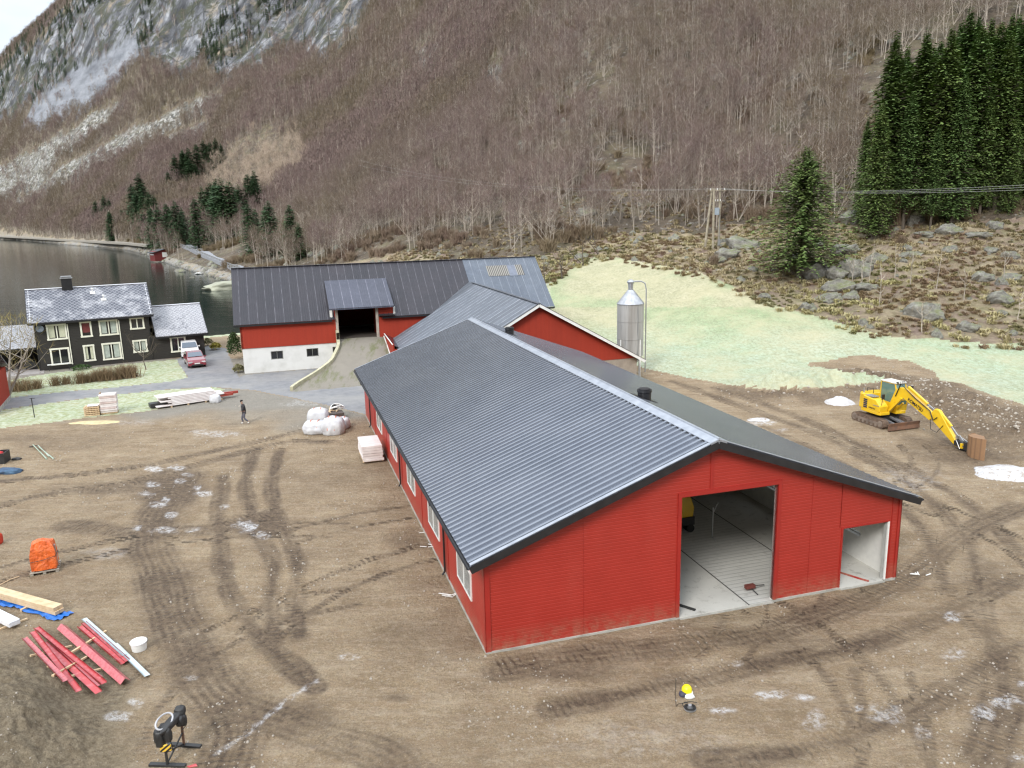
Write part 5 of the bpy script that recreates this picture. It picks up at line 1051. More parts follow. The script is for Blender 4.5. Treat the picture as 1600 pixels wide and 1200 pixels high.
NR = 9000; s6 = rng.uniform(-.75, .8, NR); y6 = np.sqrt(rng.random(NR)*(430**2-76**2)+76**2); x6 = s6*y6; z6, c6, k6, q6 = terrain_at(x6, y6); k6y, _ = knots(s6); o6 = ((c6 == 4) & (z6 > -2.6)) & ((rng.random(NR) < .9) | (x6 < -40)) | (c6 == 5) & (fbm(x6, y6, 12, 3)+.5 > .62)
gn_scatter('rubble', np.stack([x6, y6, z6-.1], 1)[o6], (np.abs(rng.normal(0, .42, NR))+.16)[o6]*np.interp(y6[o6], [80, 250], [.7, 1.6]), rng.uniform(0, 6.28, o6.sum()), rng.integers(0, 3, o6.sum()), [rock_mesh(s, 2) for s in (40, 41, 42)], 'scattered grey stones and rubble over the rough slope and shore', 'rubble')
# scree stones
NQ = 26000; s7 = rng.uniform(-.8, .3, NQ); y7 = np.sqrt(rng.random(NQ)*(1150**2-200**2)+200**2); x7 = s7*y7; z7, c7, k7, q7 = terrain_at(x7, y7); o7 = q7
gn_scatter('scree_stones', np.stack([x7, y7, z7], 1)[o7], (rng.uniform(.5, 2.0, NQ))[o7], rng.uniform(0, 6.28, o7.sum()), rng.integers(0, 2, o7.sum()), [rock_mesh(s, 1) for s in (50, 51)], 'grey scree stones running down the mountain', 'scree')
mst = M('pale_stone', (.42, .38, .32), (.26, .22, .18), sc=4, rough=.9)
def pebble(seed):
    me = rock_mesh(seed, 1).copy(); me.materials.clear(); me.materials.append(mst); return me
NK = 700; tk_ = rng.random(NK); BK_ = np.array(BANK); xk = np.interp(tk_*(len(BK_)-1), np.arange(len(BK_)), BK_[:, 0])+rng.normal(0, 2.2, NK); yk = np.interp(tk_*(len(BK_)-1), np.arange(len(BK_)), BK_[:, 1])+rng.normal(0, 2.2, NK); zk, ck, _, _ = terrain_at(xk, yk); okk = ck == 0
gn_scatter('bank_clods', np.stack([xk, yk, zk], 1)[okk], (np.abs(rng.normal(0, .055, NK))+.04)[okk], rng.uniform(0, 6.28, okk.sum()), rng.integers(0, 2, okk.sum()), [pebble(s) for s in (70, 71)], 'stones and clods of earth on the dug-up bank beside the pasture', 'clods')
# small pale stones on the yard
NP_ = 8000; s8 = rng.uniform(-.75, .75, NP_); y8 = 15/np.tan(np.radians(rng.uniform(9, 41, NP_))); x8 = s8*y8; z8, c8, _, _ = terrain_at(x8, y8); fb = (x8-BA.x)*CU.x+(y8-BA.y)*CU.y; fv = (x8-BA.x)*CV.x+(y8-BA.y)*CV.y; ins = (fb > -.1) & (fb < WB+.1) & (fv > -.1) & (fv < LB+.1)
o8 = (c8 == 0) & ~ins & ((fbm(x8, y8, 3, 3)+.5 > .52) | (dseg(x8, y8, BANK)[0] < 5) & (rng.random(NP_) < .8))
gn_scatter('yard_stones', np.stack([x8, y8, z8], 1)[o8], (np.abs(rng.normal(0, .022, NP_))+.016)[o8]*np.interp(y8[o8], [20, 70], [.85, 1.9]), rng.uniform(0, 6.28, o8.sum()), rng.integers(0, 2, o8.sum()), [pebble(60), pebble(61)], 'small pale stones scattered over the muddy yard', 'stones')

# ================================================================ OBJECTS
m_yel = M('yellow_machine_paint', (.80, .52, .015), (.70, .44, .015), sc=2, rough=.35, coat=.4)
m_rust = N('rusty_steel'); m_rust.set('Base Color', m_rust.mix(m_rust.ramp(m_rust.noise(2.5, 6, .7), [(.35, 0.), (.65, 1.)]), (.20, .10, .055), (.10, .065, .05))); m_rust.set('Roughness', .8); m_rust = m_rust.mat
m_trk = M('muddy_track_steel', (.17, .115, .08), (.085, .06, .045), sc=6, rough=.9)
m_blk2 = M('black_plastic', (.02, .02, .02), (.035, .035, .035), rough=.5)
m_glassg = glass_mat('green_tinted_glass', (.10, .20, .18), .08)
m_hose = M('black_rubber_hose', (.015, .015, .015), rough=.6)
m_text = M('dark_blue_lettering', (.01, .01, .03), rough=.5)
def gz_(p): return float(terrain_at(np.array([p[0]]), np.array([p[1]]))[0][0])
def ground(px, py): p = at(px, py); p.z = gz_(p); return p
def rot_poly(pts): return [Vector(p) for p in pts]
EXC = Vector((25.63, 53.24, 0)); EXC.z = gz_(EXC)+.0; EH = R_(-73.2)
ex = thing('excavator', 'yellow midi excavator with lowered boom, brown tracks and dozer blade on the muddy yard', 'excavator', EXC, EH)
for s in (-1, 1):           # tracks
    yc = s*.98; prof = [(-1.55, .30), (-1.5, .12), (-1.3, .03), (1.3, .03), (1.5, .12), (1.56, .32), (1.5, .52), (1.3, .62), (-1.3, .62), (-1.5, .50)]
    mb = MB(); mb.prism(prof, lambda u, v: (u, yc-.225, v), lambda u, v: (u, yc+.225, v))
    # cleats
    per = [Vector((u, 0, v)) for u, v in prof]; L_ = 0; 
    for i in range(len(per)):
        a, b_ = per[i], per[(i+1) % len(per)]; nseg = max(1, int((b_-a).length/.13))
        for k in range(nseg):
            c = a.lerp(b_, (k+.5)/nseg); t = (b_-a).normalized(); c = c+Vector((t.z, 0, -t.x))*(.0); nn_ = Vector((-t.z, 0, t.x)); 
            mb.bar(c+Vector((0, yc-.23, 0))-nn_*.015*0, c+Vector((0, yc+.23, 0)), .04, .05, up=nn_)
    tk = mb.build('track', m_trk, ex)
    mb = MB(); yo = yc+s*.228
    for x, r in ((-1.22, .24), (1.24, .22)): mb.lathe([(r, -.02), (r, .02), (r*.6, .035), (.0, .035)], (x, yo, .33), 16, rot=Matrix.Rotation(-s*math.pi/2, 3, 'X'))
    for x in (-.75, -.35, .05, .45, .85): mb.lathe([(.11, -.01), (.11, .03), (.0, .03)], (x, yo, .17), 10, rot=Matrix.Rotation(-s*math.pi/2, 3, 'X'))
    mb.bar((-1.0, yo-s*.01, .33), (1.0, yo-s*.01, .33), .05, .16); mb.build('rollers', M('track_wheel', (.24, .19, .15), (.13, .1, .08)), tk)
mb = MB(); mb.bb(-.8, .8, -.76, .76, .3, .62); mb.lathe([(.55, .6), (.55, .82)], (0, 0, 0), 24); mb.build('undercarriage', m_blk2, ex)
mb = MB(); pr = [(2.05, .02), (2.16, .1), (2.12, .35), (2.18, .58), (2.10, .58), (2.02, .35), (2.03, .1)]; mb.prism(pr, lambda u, v: (u, -1.25, v), lambda u, v: (u, 1.25, v)); bl_ = mb.build('dozer_blade', m_rust, ex)
mb = MB()
for y in (-.42, .42): mb.bar((.8, y, .45), (2.05, y, .28), .16, .16)
mb.bar((.8, 0, .62), (2.0, 0, .42), .12, .12); mb.build('blade_arm', M('dark_grey_steel', (.09, .09, .1), (.16, .16, .17)), bl_)
# upper body
uz = .84
mb = MB(); out = [(-1.25, -.55), (-1.15, -.85), (-.8, -1.08), (.75, -1.1), (1.0, -1.02), (1.02, -.25), (.4, -.2), (.4, .2), (1.02, .25), (1.1, 1.0), (.8, 1.1), (-.8, 1.08), (-1.15, .85), (-1.25, .55)]
mb.prism(out, lambda u, v: (u, v, uz), lambda u, v: (u, v, uz+.22)); mb.build('slewing_platform', m_yel, ex, bevel=.03)
mb = MB(); out = [(-1.45, -.35), (-1.38, -.75), (-1.1, -1.02), (-.6, -1.12), (-.55, 1.0), (-1.1, 1.02), (-1.38, .75), (-1.45, .35)]; mb.prism(out, lambda u, v: (u, v, uz+.2), lambda u, v: (u*.98, v*.97, uz+1.2)); mb.build('counterweight', m_yel, ex, bevel=.05, seg=2)
mb = MB(); mb.prism([(-.62, uz+.22), (.95, uz+.22), (.98, uz+.62), (.55, uz+1.02), (-.62, uz+1.12)], lambda u, v: (u, -1.1, v), lambda u, v: (u, -.42, v)); hd = mb.build('engine_cover', m_yel, ex, bevel=.03)
mb = MB()
for k in range(5): mb.bb(-.56, -.22, -1.125, -1.10, uz+.30+k*.13, uz+.39+k*.13)
mb.build('grille', M('blue_black_grille', (.03, .035, .07)), hd)
mb = MB(); mb.bb(.35, .92, -1.12, -.45, uz+.62, uz+.66); mb.bb(-.55, .2, -1.0, -.5, uz+1.1, uz+1.16); mb.build('step_plate', m_galv, hd)
def text3(s, size, parent, M4, mat, name='lettering', ext=.004, shear=0.):
    c = bpy.data.curves.new(name, 'FONT'); c.body = s; c.size = size; c.extrude = ext; c.align_x = 'CENTER'; c.align_y = 'CENTER'; c.shear = shear; c.offset = size*.015
    o = bpy.data.objects.new(name, c); SC.collection.objects.link(o); bpy.context.view_layer.update(); me = bpy.data.meshes.new_from_object(o); bpy.data.objects.remove(o); me.materials.clear(); me.materials.append(mat)
    q = link(name, me, parent); q.matrix_local = M4; return q
def face_matrix(p, xdir, nrm):
    X = Vector(xdir).normalized(); Z = Vector(nrm).normalized(); Y = Z.cross(X); return Matrix(((X.x, Y.x, Z.x, p[0]), (X.y, Y.y, Z.y, p[1]), (X.z, Y.z, Z.z, p[2]), (0, 0, 0, 1)))
text3('KOMATSU', .13, hd, face_matrix((.28, -1.135, uz+.40), (1, 0, -.02), (0, -1, 0)), m_text)
mb = MB(); mb.tube([(-1.0, -.75, uz+1.15), (-1.0, -.75, uz+1.5)], .06, 10); mb.build('exhaust', m_galv, ex)
mb = MB(); mb.tube([(-1.2, -.3, uz+1.15), (-1.2, -.3, uz+1.45), (-.6, -.3, uz+1.5), (-.6, -.3, uz+1.1)], .025, 6); mb.build('handrail', m_blk2, ex)
# cab (on the machine's left side)
CX0, CX1, CY0, CY1, CZ0, CZ1 = -.55, .98, .22, 1.1, uz+.22, 2.9
mb = MB()
side = [(CX0, CZ0), (CX1, CZ0), (CX1+.08, CZ0+.75), (CX1-.22, CZ1), (CX0+.05, CZ1)]
for (a, b_) in zip(side, side[1:]+side[:1]):
    for y in (CY0+.03, CY1-.03): mb.bar((a[0], y, a[1]), (b_[0], y, b_[1]), .06, .07, up=(0, 1, 0))
for p in side[1:]: mb.bar((p[0], CY0, p[1]), (p[0], CY1, p[1]), .06, .06)
mb.bb(CX0, CX1, CY0, CY0+.05, CZ0, CZ0+.5); mb.bb(CX0, CX1, CY1-.05, CY1, CZ0, CZ0+.5); mb.bb(CX1-.02, CX1+.05, CY0, CY1, CZ0, CZ0+.42); mb.bb(CX0-.02, CX0+.04, CY0, CY1, CZ0, CZ0+1.1)
cab = mb.build('cab', m_yel, ex)
mb = MB(); fr_ = [(CX0+.05, CZ0+.5), (CX1, CZ0+.5), (CX1+.05, CZ0+.75), (CX1-.24, CZ1-.06), (CX0+.08, CZ1-.06)]
for y in (CY0+.02, CY1-.03): mb.prism(fr_, lambda u, v: (u, y, v), lambda u, v: (u, y+.012, v))
mb.poly([(CX1+.085, CY0+.06, CZ0+.74), (CX1+.085, CY1-.06, CZ0+.74), (CX1-.2, CY1-.06, CZ1-.05), (CX1-.2, CY0+.06, CZ1-.05)]); mb.poly([(CX1+.055, CY0+.08, CZ0+.42), (CX1+.055, CY1-.08, CZ0+.42), (CX1+.085, CY1-.08, CZ0+.72), (CX1+.085, CY0+.08, CZ0+.72)])
mb.build('cab_glass', m_glassg, cab)
mb = MB(); mb.bb(CX0-.03, CX1-.12, CY0-.03, CY1+.03, CZ1, CZ1+.07); mb.build('cab_roof', M('pale_frosted_roof', (.66, .64, .56), (.5, .48, .4)), cab, bevel=.02)
mb = MB(); mb.bb(CX1-.2, CX1-.06, CY0+.08, CY1-.08, CZ1+.04, CZ1+.14)
lb_ = mb.build('light_bar', m_blk2, cab)
for k in range(4):
    mb = MB(); mb.lathe([(.065, 0), (.065, .05), (.0, .05)], (CX1-.07, CY0+.2+k*.17, CZ1+.09), 12, rot=Matrix.Rotation(math.pi/2, 3, 'Y')); mb.build('headlight', M('lamp_glass', (.7, .7, .68), rough=.2), cab)
mb = MB(); mb.tube([(CX1, CY1, CZ1-.2), (CX1+.2, CY1+.15, CZ1-.25)], .015, 6); mb.bb(CX1+.15, CX1+.2, CY1+.1, CY1+.3, CZ1-.5, CZ1-.15); mb.build('mirror', m_blk2, cab)
mb = MB(); mb.tube([(.95, -.95, uz+.7), (1.05, -.95, uz+1.3)], .015, 6); mb.bb(1.02, 1.08, -1.06, -.84, uz+1.15, uz+1.5); mb.build('mirror', m_blk2, ex)
# boom, stick, tiltrotator and bucket
def plate(mb, pts, y0, y1): mb.prism(pts, lambda u, v: (u, y0, v), lambda u, v: (u, y1, v))
BT = Vector((4.35, 0, 1.55))
mb = MB(); plate(mb, [(.55, 1.05), (.78, .98), (1.25, 1.75), (1.9, 2.22), (4.25, 1.25), (4.5, 1.42), (4.45, 1.72), (2.05, 2.85), (1.55, 2.86), (1.2, 2.62)], -.14, .14); boom = mb.build('boom', m_yel, ex, bevel=.02)
dB = Vector((4.4-2.0, 0, 1.55-2.5)).normalized()
text3('KOMATSU', .30, boom, face_matrix((3.05, -.168, 2.0), dB, (0, -1, 0)), m_text)
mb = MB(); mb.bar((1.0, -.32, 1.15), (1.55, -.28, 1.75), .1, .1, up=(0, 1, 0)); mb.bar((1.0, .32, 1.15), (1.55, .28, 1.75), .1, .1, up=(0, 1, 0)); mb.bar((.95, -.28, 1.1), (1.9, -.22, 2.2), .15, .15, up=(0, 1, 0)); mb.bar((2.2, 0, 3.0), (3.9, 0, 2.22), .15, .15, up=(0, 1, 0)); mb.build('cylinder', m_yel, boom)
mb = MB(); mb.bar((3.9, 0, 2.22), (4.62, 0, 1.92), .07, .07, up=(0, 1, 0)); mb.build('piston_rod', m_galv, boom)
mb = MB()
for y in (-.16, -.2): mb.tube([(1.3, y, 2.2), (1.7, y, 2.95+abs(y)), (3.0, y, 2.45), (4.3, y, 1.9), (4.6, y, 1.35), (4.9, y, 1.6)], .022, 6)
mb.tube([(4.4, -.2, 1.4), (4.55, -.25, .75), (5.0, -.2, .65), (5.4, -.15, 1.2)], .02, 6); mb.build('hydraulic_hose', m_hose, boom)
mb = MB(); plate(mb, [(4.18, 1.38), (4.5, 1.3), (6.45, .1), (6.62, .25), (4.95, 2.05), (4.6, 2.1), (4.4, 1.85)], -.12, .12); st_ = mb.build('stick', m_yel, ex, bevel=.02)
mb = MB(); mb.bar((4.8, 0, 2.05), (5.9, 0, 1.25), .13, .13, up=(0, 1, 0)); mb.build('cylinder', m_yel, st_)
mb = MB(); mb.bar((5.9, 0, 1.25), (6.5, 0, .75), .06, .06, up=(0, 1, 0)); mb.bar((6.2, 0, .45), (6.5, 0, .8), .2, .06, up=(0, 1, 0)); mb.bar((6.5, 0, .8), (6.85, 0, .5), .2, .06, up=(0, 1, 0)); mb.build('linkage', m_galv, st_)
mb = MB(); mb.bb(6.4, 6.95, -.22, .22, .22, .55); mb.lathe([(.16, -.1), (.33, 0), (.33, .2), (.2, .26)], (6.9, 0, .28), 18, rot=Matrix.Rotation(math.pi/2, 3, 'Y')); mb.bb(7.1, 7.42, -.25, .25, .12, .62)
tl = mb.build('tiltrotator', m_blk2, ex)
mb = MB(); mb.bb(7.0, 7.14, -.36, -.2, .2, .5); mb.build('yellow_cover', m_yel, tl)
mb = MB(); mb.tube([(6.4, -.2, .5), (6.7, -.36, .6), (7.0, -.36, .15), (7.2, -.3, .4)], .02, 6); mb.tube([(6.3, .1, .5), (6.8, .0, .75), (7.2, 0, .6)], .02, 6); mb.build('hydraulic_hose', m_galv, tl)
# bucket standing on its side, ribbed back towards the camera
n = N('bucket_steel'); X = n.sep()[0]; b = n.mix(n.ramp(n.math('FRACT', n.math('MULTIPLY', X, 3.2)), [(.0, 0.), (.2, 1.), (.8, 1.), (1., 0.)]), (.16, .085, .045), (.34, .19, .09)); b = n.mix(n.noise(4, 6, .7), b, (.20, .12, .07)); n.set('Base Color', b); n.set('Roughness', .6)
prof = [(7.42, .22), (7.42, -.15), (7.6, -.45), (7.9, -.68), (8.25, -.78), (8.7, -.72), (8.95, -.6)]; inn = [(u+.02, v+.05) for u, v in prof][::-1]
mb = MB(); mb.prism(prof+inn, lambda u, v: (u, v, .0+.12*max(0, 8.2-u)), lambda u, v: (u, v, 1.30-.06*(8.9-u))); 
for z0 in (.03, 1.24): mb.prism([(7.42, .2), (7.42, -.15), (7.6, -.44), (7.9, -.66), (8.25, -.75), (8.7, -.69), (8.9, -.55), (8.2, .1)], lambda u, v: (u, v, z0+.1*max(0, 8.2-u)*(z0 < 1)-.06*(8.9-u)*(z0 > 1)), lambda u, v: (u, v, z0+.03+.1*max(0, 8.2-u)*(z0 < 1)-.06*(8.9-u)*(z0 > 1)))
mb.build('bucket', n.mat, ex)

# ---- snow / lime heaps
def heap(name, px, py, rx, ry, h, label, cat, mat, seed=0, rz=0.):
    P = ground(px, py); g_ = np.linspace(-1.15, 1.15, 34); GX, GY = np.meshgrid(g_, g_); d = np.hypot(GX, GY)+.38*fbm(GX*2+seed*7, GY*2, 1, 3)
    Z = h*np.clip(1-d, 0, 1)**.6*(1+.5*fbm(GX*5+seed, GY*5, 1, 4))-.02*(d > .95); V = np.stack([GX.ravel()*rx, GY.ravel()*ry, Z.ravel()], 1); k = 34
    F = [(i*k+j, i*k+j+1, (i+1)*k+j+1, (i+1)*k+j) for i in range(k-1) for j in range(k-1) if min(d[i, j], d[i, j+1], d[i+1, j], d[i+1, j+1]) < 1.02]
    me = bpy.data.meshes.new(name); me.from_pydata([tuple(v) for v in V], [], F); me.materials.append(mat); me.polygons.foreach_set('use_smooth', [True]*len(F)); o = link(name, me); o.location = P+Vector((0, 0, .02)); o.rotation_euler = (0, 0, rz); return tag(o, label, cat)
n = N('dirty_snow'); n.set('Base Color', n.mix(n.ramp(n.noise(3.5, 7, .75), [(.50, 0.), (.64, 1.)]), (.50, .50, .51), (.28, .22, .16))); n.set('Roughness', .8); n.bump(n.noise(5, 6, .7), .7, .06); m_snow2 = n.mat
n = N('white_snow'); n.set('Base Color', n.mix(n.ramp(n.noise(2.5, 6, .7), [(.4, 0.), (.7, 1.)]), (.52, .52, .54), (.42, .40, .38))); n.set('Roughness', .8); n.bump(n.noise(4, 5, .7), .6, .05); m_snow = n.mat
heap('snow_pile', 1312, 630, 1.05, .8, .55, 'white snow pile behind the excavator tracks', 'snow pile', m_snow, 1)
heap('snow_pile', 1580, 740, 1.9, 1.3, .35, 'flat dirty snow pile at the right edge below the excavator bucket', 'snow pile', m_snow2, 3)
heap('snow_pile', 1186, 656, .8, .45, .12, 'thin snow remains behind the shed ridge', 'snow pile', m_snow2, 5)
heap('sawdust_pile', 150, 660, 1.9, .5, .08, 'yellow sawdust spread beside the pallets', 'sawdust', M('sawdust', (.62, .50, .28), (.42, .34, .2), sc=3, rough=.95), 6)

# ---- person walking
m_skin = M('skin', (.42, .26, .19), rough=.6); m_jack = M('black_jacket_cloth', (.018, .018, .022), (.035, .035, .04), sc=6, rough=.75); m_trou = M('grey_trousers', (.09, .09, .11), (.13, .13, .16), sc=5, rough=.85); m_cap = M('black_cap', (.01, .01, .012), rough=.8); m_shoe = M('white_shoes', (.75, .75, .72), rough=.6)
def skin_obj(name, nodes, edges, mat, parent, root=0, sub=2):
    me = bpy.data.meshes.new(name); me.from_pydata([q[0] for q in nodes], edges, []); bm = bmesh.new(); bm.from_mesh(me); bm.verts.layers.skin.verify(); bm.to_mesh(me); bm.free(); o = link(name, me, parent)
    for v, q in zip(me.skin_vertices[0].data, nodes): r = q[1]; v.radius = r if hasattr(r, '__len__') else (r, r)
    me.skin_vertices[0].data[root].use_root = True; s = o.modifiers.new('skin', 'SKIN'); s.use_smooth_shade = True; b = o.modifiers.new('sub', 'SUBSURF'); b.levels = sub; b.render_levels = sub; me.materials.append(mat); return o
PP = ground(383, 662); pers = thing('person', 'person in black hooded jacket, grey trousers and white shoes walking across the yard', 'person', PP, R_(200))
# faces local +x; mid-stride: right foot (y<0) forward, left foot back with heel up
HIP = (0, 0, .93); 
nodes = [(HIP, .13), ((.01, 0, 1.12), (.115, .14)), ((.03, 0, 1.34), (.115, .17)), ((.05, 0, 1.46), .075), ((.08, 0, 1.53), .052), ((.10, 0, 1.60), (.085, .075)), ((.105, 0, 1.68), (.09, .078)), ((.10, 0, 1.73), (.055, .05)),
 ((.0, -.09, .88), .092), ((.16, -.10, .50), .06), ((.20, -.10, .40), .055), ((.12, -.10, .10), .038), ((.14, -.10, .05), .04), ((.27, -.10, .03), .03),
 ((.0, .09, .88), .092), ((.03, .10, .48), .06), ((-.06, .10, .32), .052), ((-.27, .10, .16), .038), ((-.29, .10, .11), .038), ((-.18, .10, .03), .03),
 ((.03, -.19, 1.40), .062), ((-.03, -.24, 1.14), .045), ((.06, -.23, .94), .034), ((.09, -.22, .88), (.02, .035)), ((.03, .19, 1.40), .062), ((.05, .24, 1.14), .045), ((.20, .22, 1.00), .034), ((.26, .21, .97), (.02, .035))]
edges = [(0, 1), (1, 2), (2, 3), (3, 4), (4, 5), (5, 6), (6, 7), (0, 8), (8, 9), (9, 10), (10, 11), (11, 12), (12, 13), (0, 14), (14, 15), (15, 16), (16, 17), (17, 18), (18, 19), (2, 20), (20, 21), (21, 22), (22, 23), (2, 24), (24, 25), (25, 26), (26, 27)]
for base, sgn, d0_ in ((23, 1, Vector((.03, .0, -.05))), (27, -1, Vector((.055, 0, -.015)))):   # five fingers each
    b0 = Vector(nodes[base][0])
    for k in range(4): p1 = b0+Vector((.0, (k-1.5)*.019, 0))+d0_*(.55+.1*(k in (1, 2))); p2 = p1+d0_*(.55+.15*(k in (1, 2)))+Vector((.008, 0, -.01)); i = len(nodes); nodes += [(tuple(p1), .0085), (tuple(p2), .007)]; edges += [(base, i), (i, i+1)]
    p1 = b0+Vector((.02, sgn*.035, .01)); i = len(nodes); nodes += [(tuple(p1), .010), (tuple(p1+Vector((.025, sgn*.005, -.03))), .008)]; edges += [(base, i), (i, i+1)]
skin_obj('body', nodes, edges, m_skin, pers, 0, 2)
mb = MB(); mb.prism([(.18, 1.655), (.215, 1.625), (.19, 1.62)], lambda u, v: (u, -.012, v), lambda u, v: (u, .012, v)); mb.build('nose', m_skin, pers)
mb = MB()
for y in (-.033, .033): mb.lathe([(.0, -.008), (.012, 0), (.0, .008)], (.178, y, 1.665), 8)
mb.build('eyes', m_blk2, pers); mb = MB(); mb.bar((.18, -.025, 1.595), (.18, .025, 1.595), .01, .008); mb.build('mouth', M('lips', (.3, .12, .1)), pers)
mb = MB()
for y in (-.082, .082): mb.lathe([(.0, -.03), (.018, -.01), (.018, .01), (.0, .03)], (.10, y, 1.64), 8)
mb.build('ears', m_skin, pers)
skin_obj('jacket', [((.0, 0, .86), (.15, .19)), ((.01, 0, 1.05), (.145, .175)), ((.03, 0, 1.32), (.145, .20)), ((.04, 0, 1.45), (.10, .13)), ((.04, 0, 1.52), (.085, .1)), ((.03, -.2, 1.40), .085), ((-.03, -.25, 1.14), .066), ((.05, -.24, .96), .052), ((.03, .2, 1.40), .085), ((.05, .25, 1.14), .066), ((.18, .23, 1.01), .052)], [(0, 1), (1, 2), (2, 3), (3, 4), (2, 5), (5, 6), (6, 7), (2, 8), (8, 9), (9, 10)], m_jack, pers, 0)
skin_obj('trousers', [((0, 0, .95), (.14, .15)), ((.0, -.09, .86), .105), ((.16, -.10, .50), .078), ((.19, -.10, .38), .072), ((.115, -.10, .12), .058), ((0, .09, .86), .105), ((.03, .10, .48), .078), ((-.06, .10, .32), .07), ((-.25, .10, .18), .056)], [(0, 1), (1, 2), (2, 3), (3, 4), (0, 5), (5, 6), (6, 7), (7, 8)], m_trou, pers, 0)
skin_obj('cap', [((.09, 0, 1.70), (.105, .092)), ((.085, 0, 1.755), (.09, .08)), ((.20, 0, 1.70), (.015, .06))], [(0, 1), (0, 2)], m_cap, pers, 0)
skin_obj('shoe', [((.10, -.10, .06), .055), ((.20, -.10, .045), .05), ((.30, -.10, .035), .036)], [(0, 1), (1, 2)], m_shoe, pers, 0); skin_obj('shoe', [((-.30, .10, .13), .052), ((-.24, .10, .07), .05), ((-.17, .10, .035), .036)], [(0, 1), (1, 2)], m_shoe, pers, 0)
mb = MB(); mb.box((-.0, -.285, 1.28), (.1, .02, .05)); mb.build('arm_patch', m_shoe, pers)

# ---- bags, panels, pallets
def lumpy(name, c, r, seed, mat, parent=None, rough=.3, flat=.55):
    bm = bmesh.new(); bmesh.ops.create_icosphere(bm, subdivisions=4, radius=1); V = np.array([v.co for v in bm.verts]); n1 = fbm(V[:, 0]*2+seed*3, V[:, 1]*2+V[:, 2]*1.7+seed, 1, 4); f = np.abs(fbm(np.arctan2(V[:, 1], V[:, 0])*2.2+seed, V[:, 2]*1.2, .6, 3))
    V *= (1+rough*n1+.35*f)[:, None]; sq = 1/np.maximum(np.abs(V).max(1), .01); V = V*(1-.3)+.3*V*sq[:, None]; V[:, 2] = np.maximum(V[:, 2], -flat)+flat; V *= np.array(r)
    for v, q in zip(bm.verts, V): v.co = q
    me = bpy.data.meshes.new(name); bm.to_mesh(me); bm.free(); me.materials.append(mat); me.polygons.foreach_set('use_smooth', [True]*len(me.polygons)); o = link(name, me, parent); o.location = c; return o
m_bag = M('white_bag_fabric', (.58, .59, .60), (.46, .46, .48), sc=2.5, rough=.7, bump=.5, bsc=7, bd=.05); m_str = M('orange_strap', (.7, .2, .1), rough=.7)
for k, (x, y, r, lb) in enumerate(((493, 676, (.85, .75, .55), 'slumped white bulk bag with red straps at the left front of the pile'), (521, 677, (.8, .75, .78), 'plump white bulk bag with orange loops at the front right of the pile'), (498, 662, (.8, .6, .75), 'white bulk bag lying behind the two front bags'), (536, 668, (.5, .6, .5), 'small torn white bag at the right end of the pile'))):
    g_ = ground(x, y); t = lumpy('bulk_bag', g_, r, k+2, m_bag); tag(t, lb, 'bag', None); mb = MB(); 
    for q in (-.3, .3):
        mb.tube([(q*r[0], -r[1]*.98, r[2]*.5), (q*r[0]*1.1, -r[1]*.8, r[2]*1.15), (q*r[0], -r[1]*.1, r[2]*1.62), (q*r[0], r[1]*.5, r[2]*1.5)], .028, 4)
    mb.build('strap', m_str, t)
g_ = ground(528, 652); coil = thing('hose_coil', 'loose white and dark hose coil lying on top of the bag pile', 'hose', g_+Vector((0, 0, .55)), .3)
for r, z, mt in ((.55, .25, m_white), (.5, .33, m_white), (.42, .2, m_hose), (.36, .3, m_hose)):
    mb = MB(); mb.tube([(r*math.cos(a), r*math.sin(a)*.8, z+.1*math.sin(a*2+r*9)) for a in np.linspace(0, 6.2, 22)], .035, 6); mb.build('loop', mt, coil)
crt = thing('offcut_box', 'open carton of timber offcuts behind the white bags', 'box', ground(524, 655), .4); mb = MB(); mb.bb(-.6, .6, -.5, .5, 0, .55); mb.build('carton', M('dark_carton', (.10, .08, .07)), crt)
mb = MB()
for q in range(7): a = random.uniform(0, 3.1); c = Vector((random.uniform(-.4, .4), random.uniform(-.3, .3), .58)); mb.bar(c, c+Vector((math.cos(a)*.5, math.sin(a)*.4, random.uniform(.05, .3))), .08, .03)
mb.build('offcuts', m_timber, crt)
def stack(name, loc, rz, w_, d_, n_, th, label, cat, mats, jit=.04, pallet=True, gap=.015, grp=None):
    t = thing(name, label, cat, loc, rz, grp); z = 0.
    if pallet:
        mb = MB(); 
        for y in (-.4, 0, .4): mb.bb(-w_/2, w_/2, y*d_-.04, y*d_+.04, .02, .10)
        for k in range(6): x = -w_/2+.06+k*(w_-.12)/5; mb.bb(x-.05, x+.05, -d_/2, d_/2, .10, .125)
        mb.build('pallet', m_timber, t); z = .13
    for k in range(n_):
        mb = MB(); jx, jy = random.uniform(-jit, jit), random.uniform(-jit, jit); mb.box((jx, jy, z+th/2), (w_, d_, th), rz=random.uniform(-.02, .02)); mb.build('panel', mats[k % len(mats)], t, bevel=.01); z += th+gap
    return t, z
m_ins = M('white_insulation', (.74, .70, .68), (.62, .56, .54), sc=2, rough=.9, bump=.3, bsc=9); m_ins2 = M('pinkish_wrap', (.66, .55, .52), (.5, .4, .38), sc=2, rough=.8)
stack('panel_stack', bw_(-.95, 24.3, 0), YAW, 1.25, 2.4, 6, .15, 'stack of white insulation panels standing by the left wall of the red shed', 'panel stack', [m_ins, m_ins, m_ins])
g_ = ground(172, 645); stack('panel_stack', g_, R_(20), 1.2, .9, 10, .13, 'tall white panel stack beside the wooden pallets on the grass', 'panel stack', [m_ins, m_ins, m_ins2])
g_ = ground(146, 648); pl = thing('pallet_pile', 'short pile of wooden pallets with a white sheet on the grass', 'pallets', g_, R_(15))
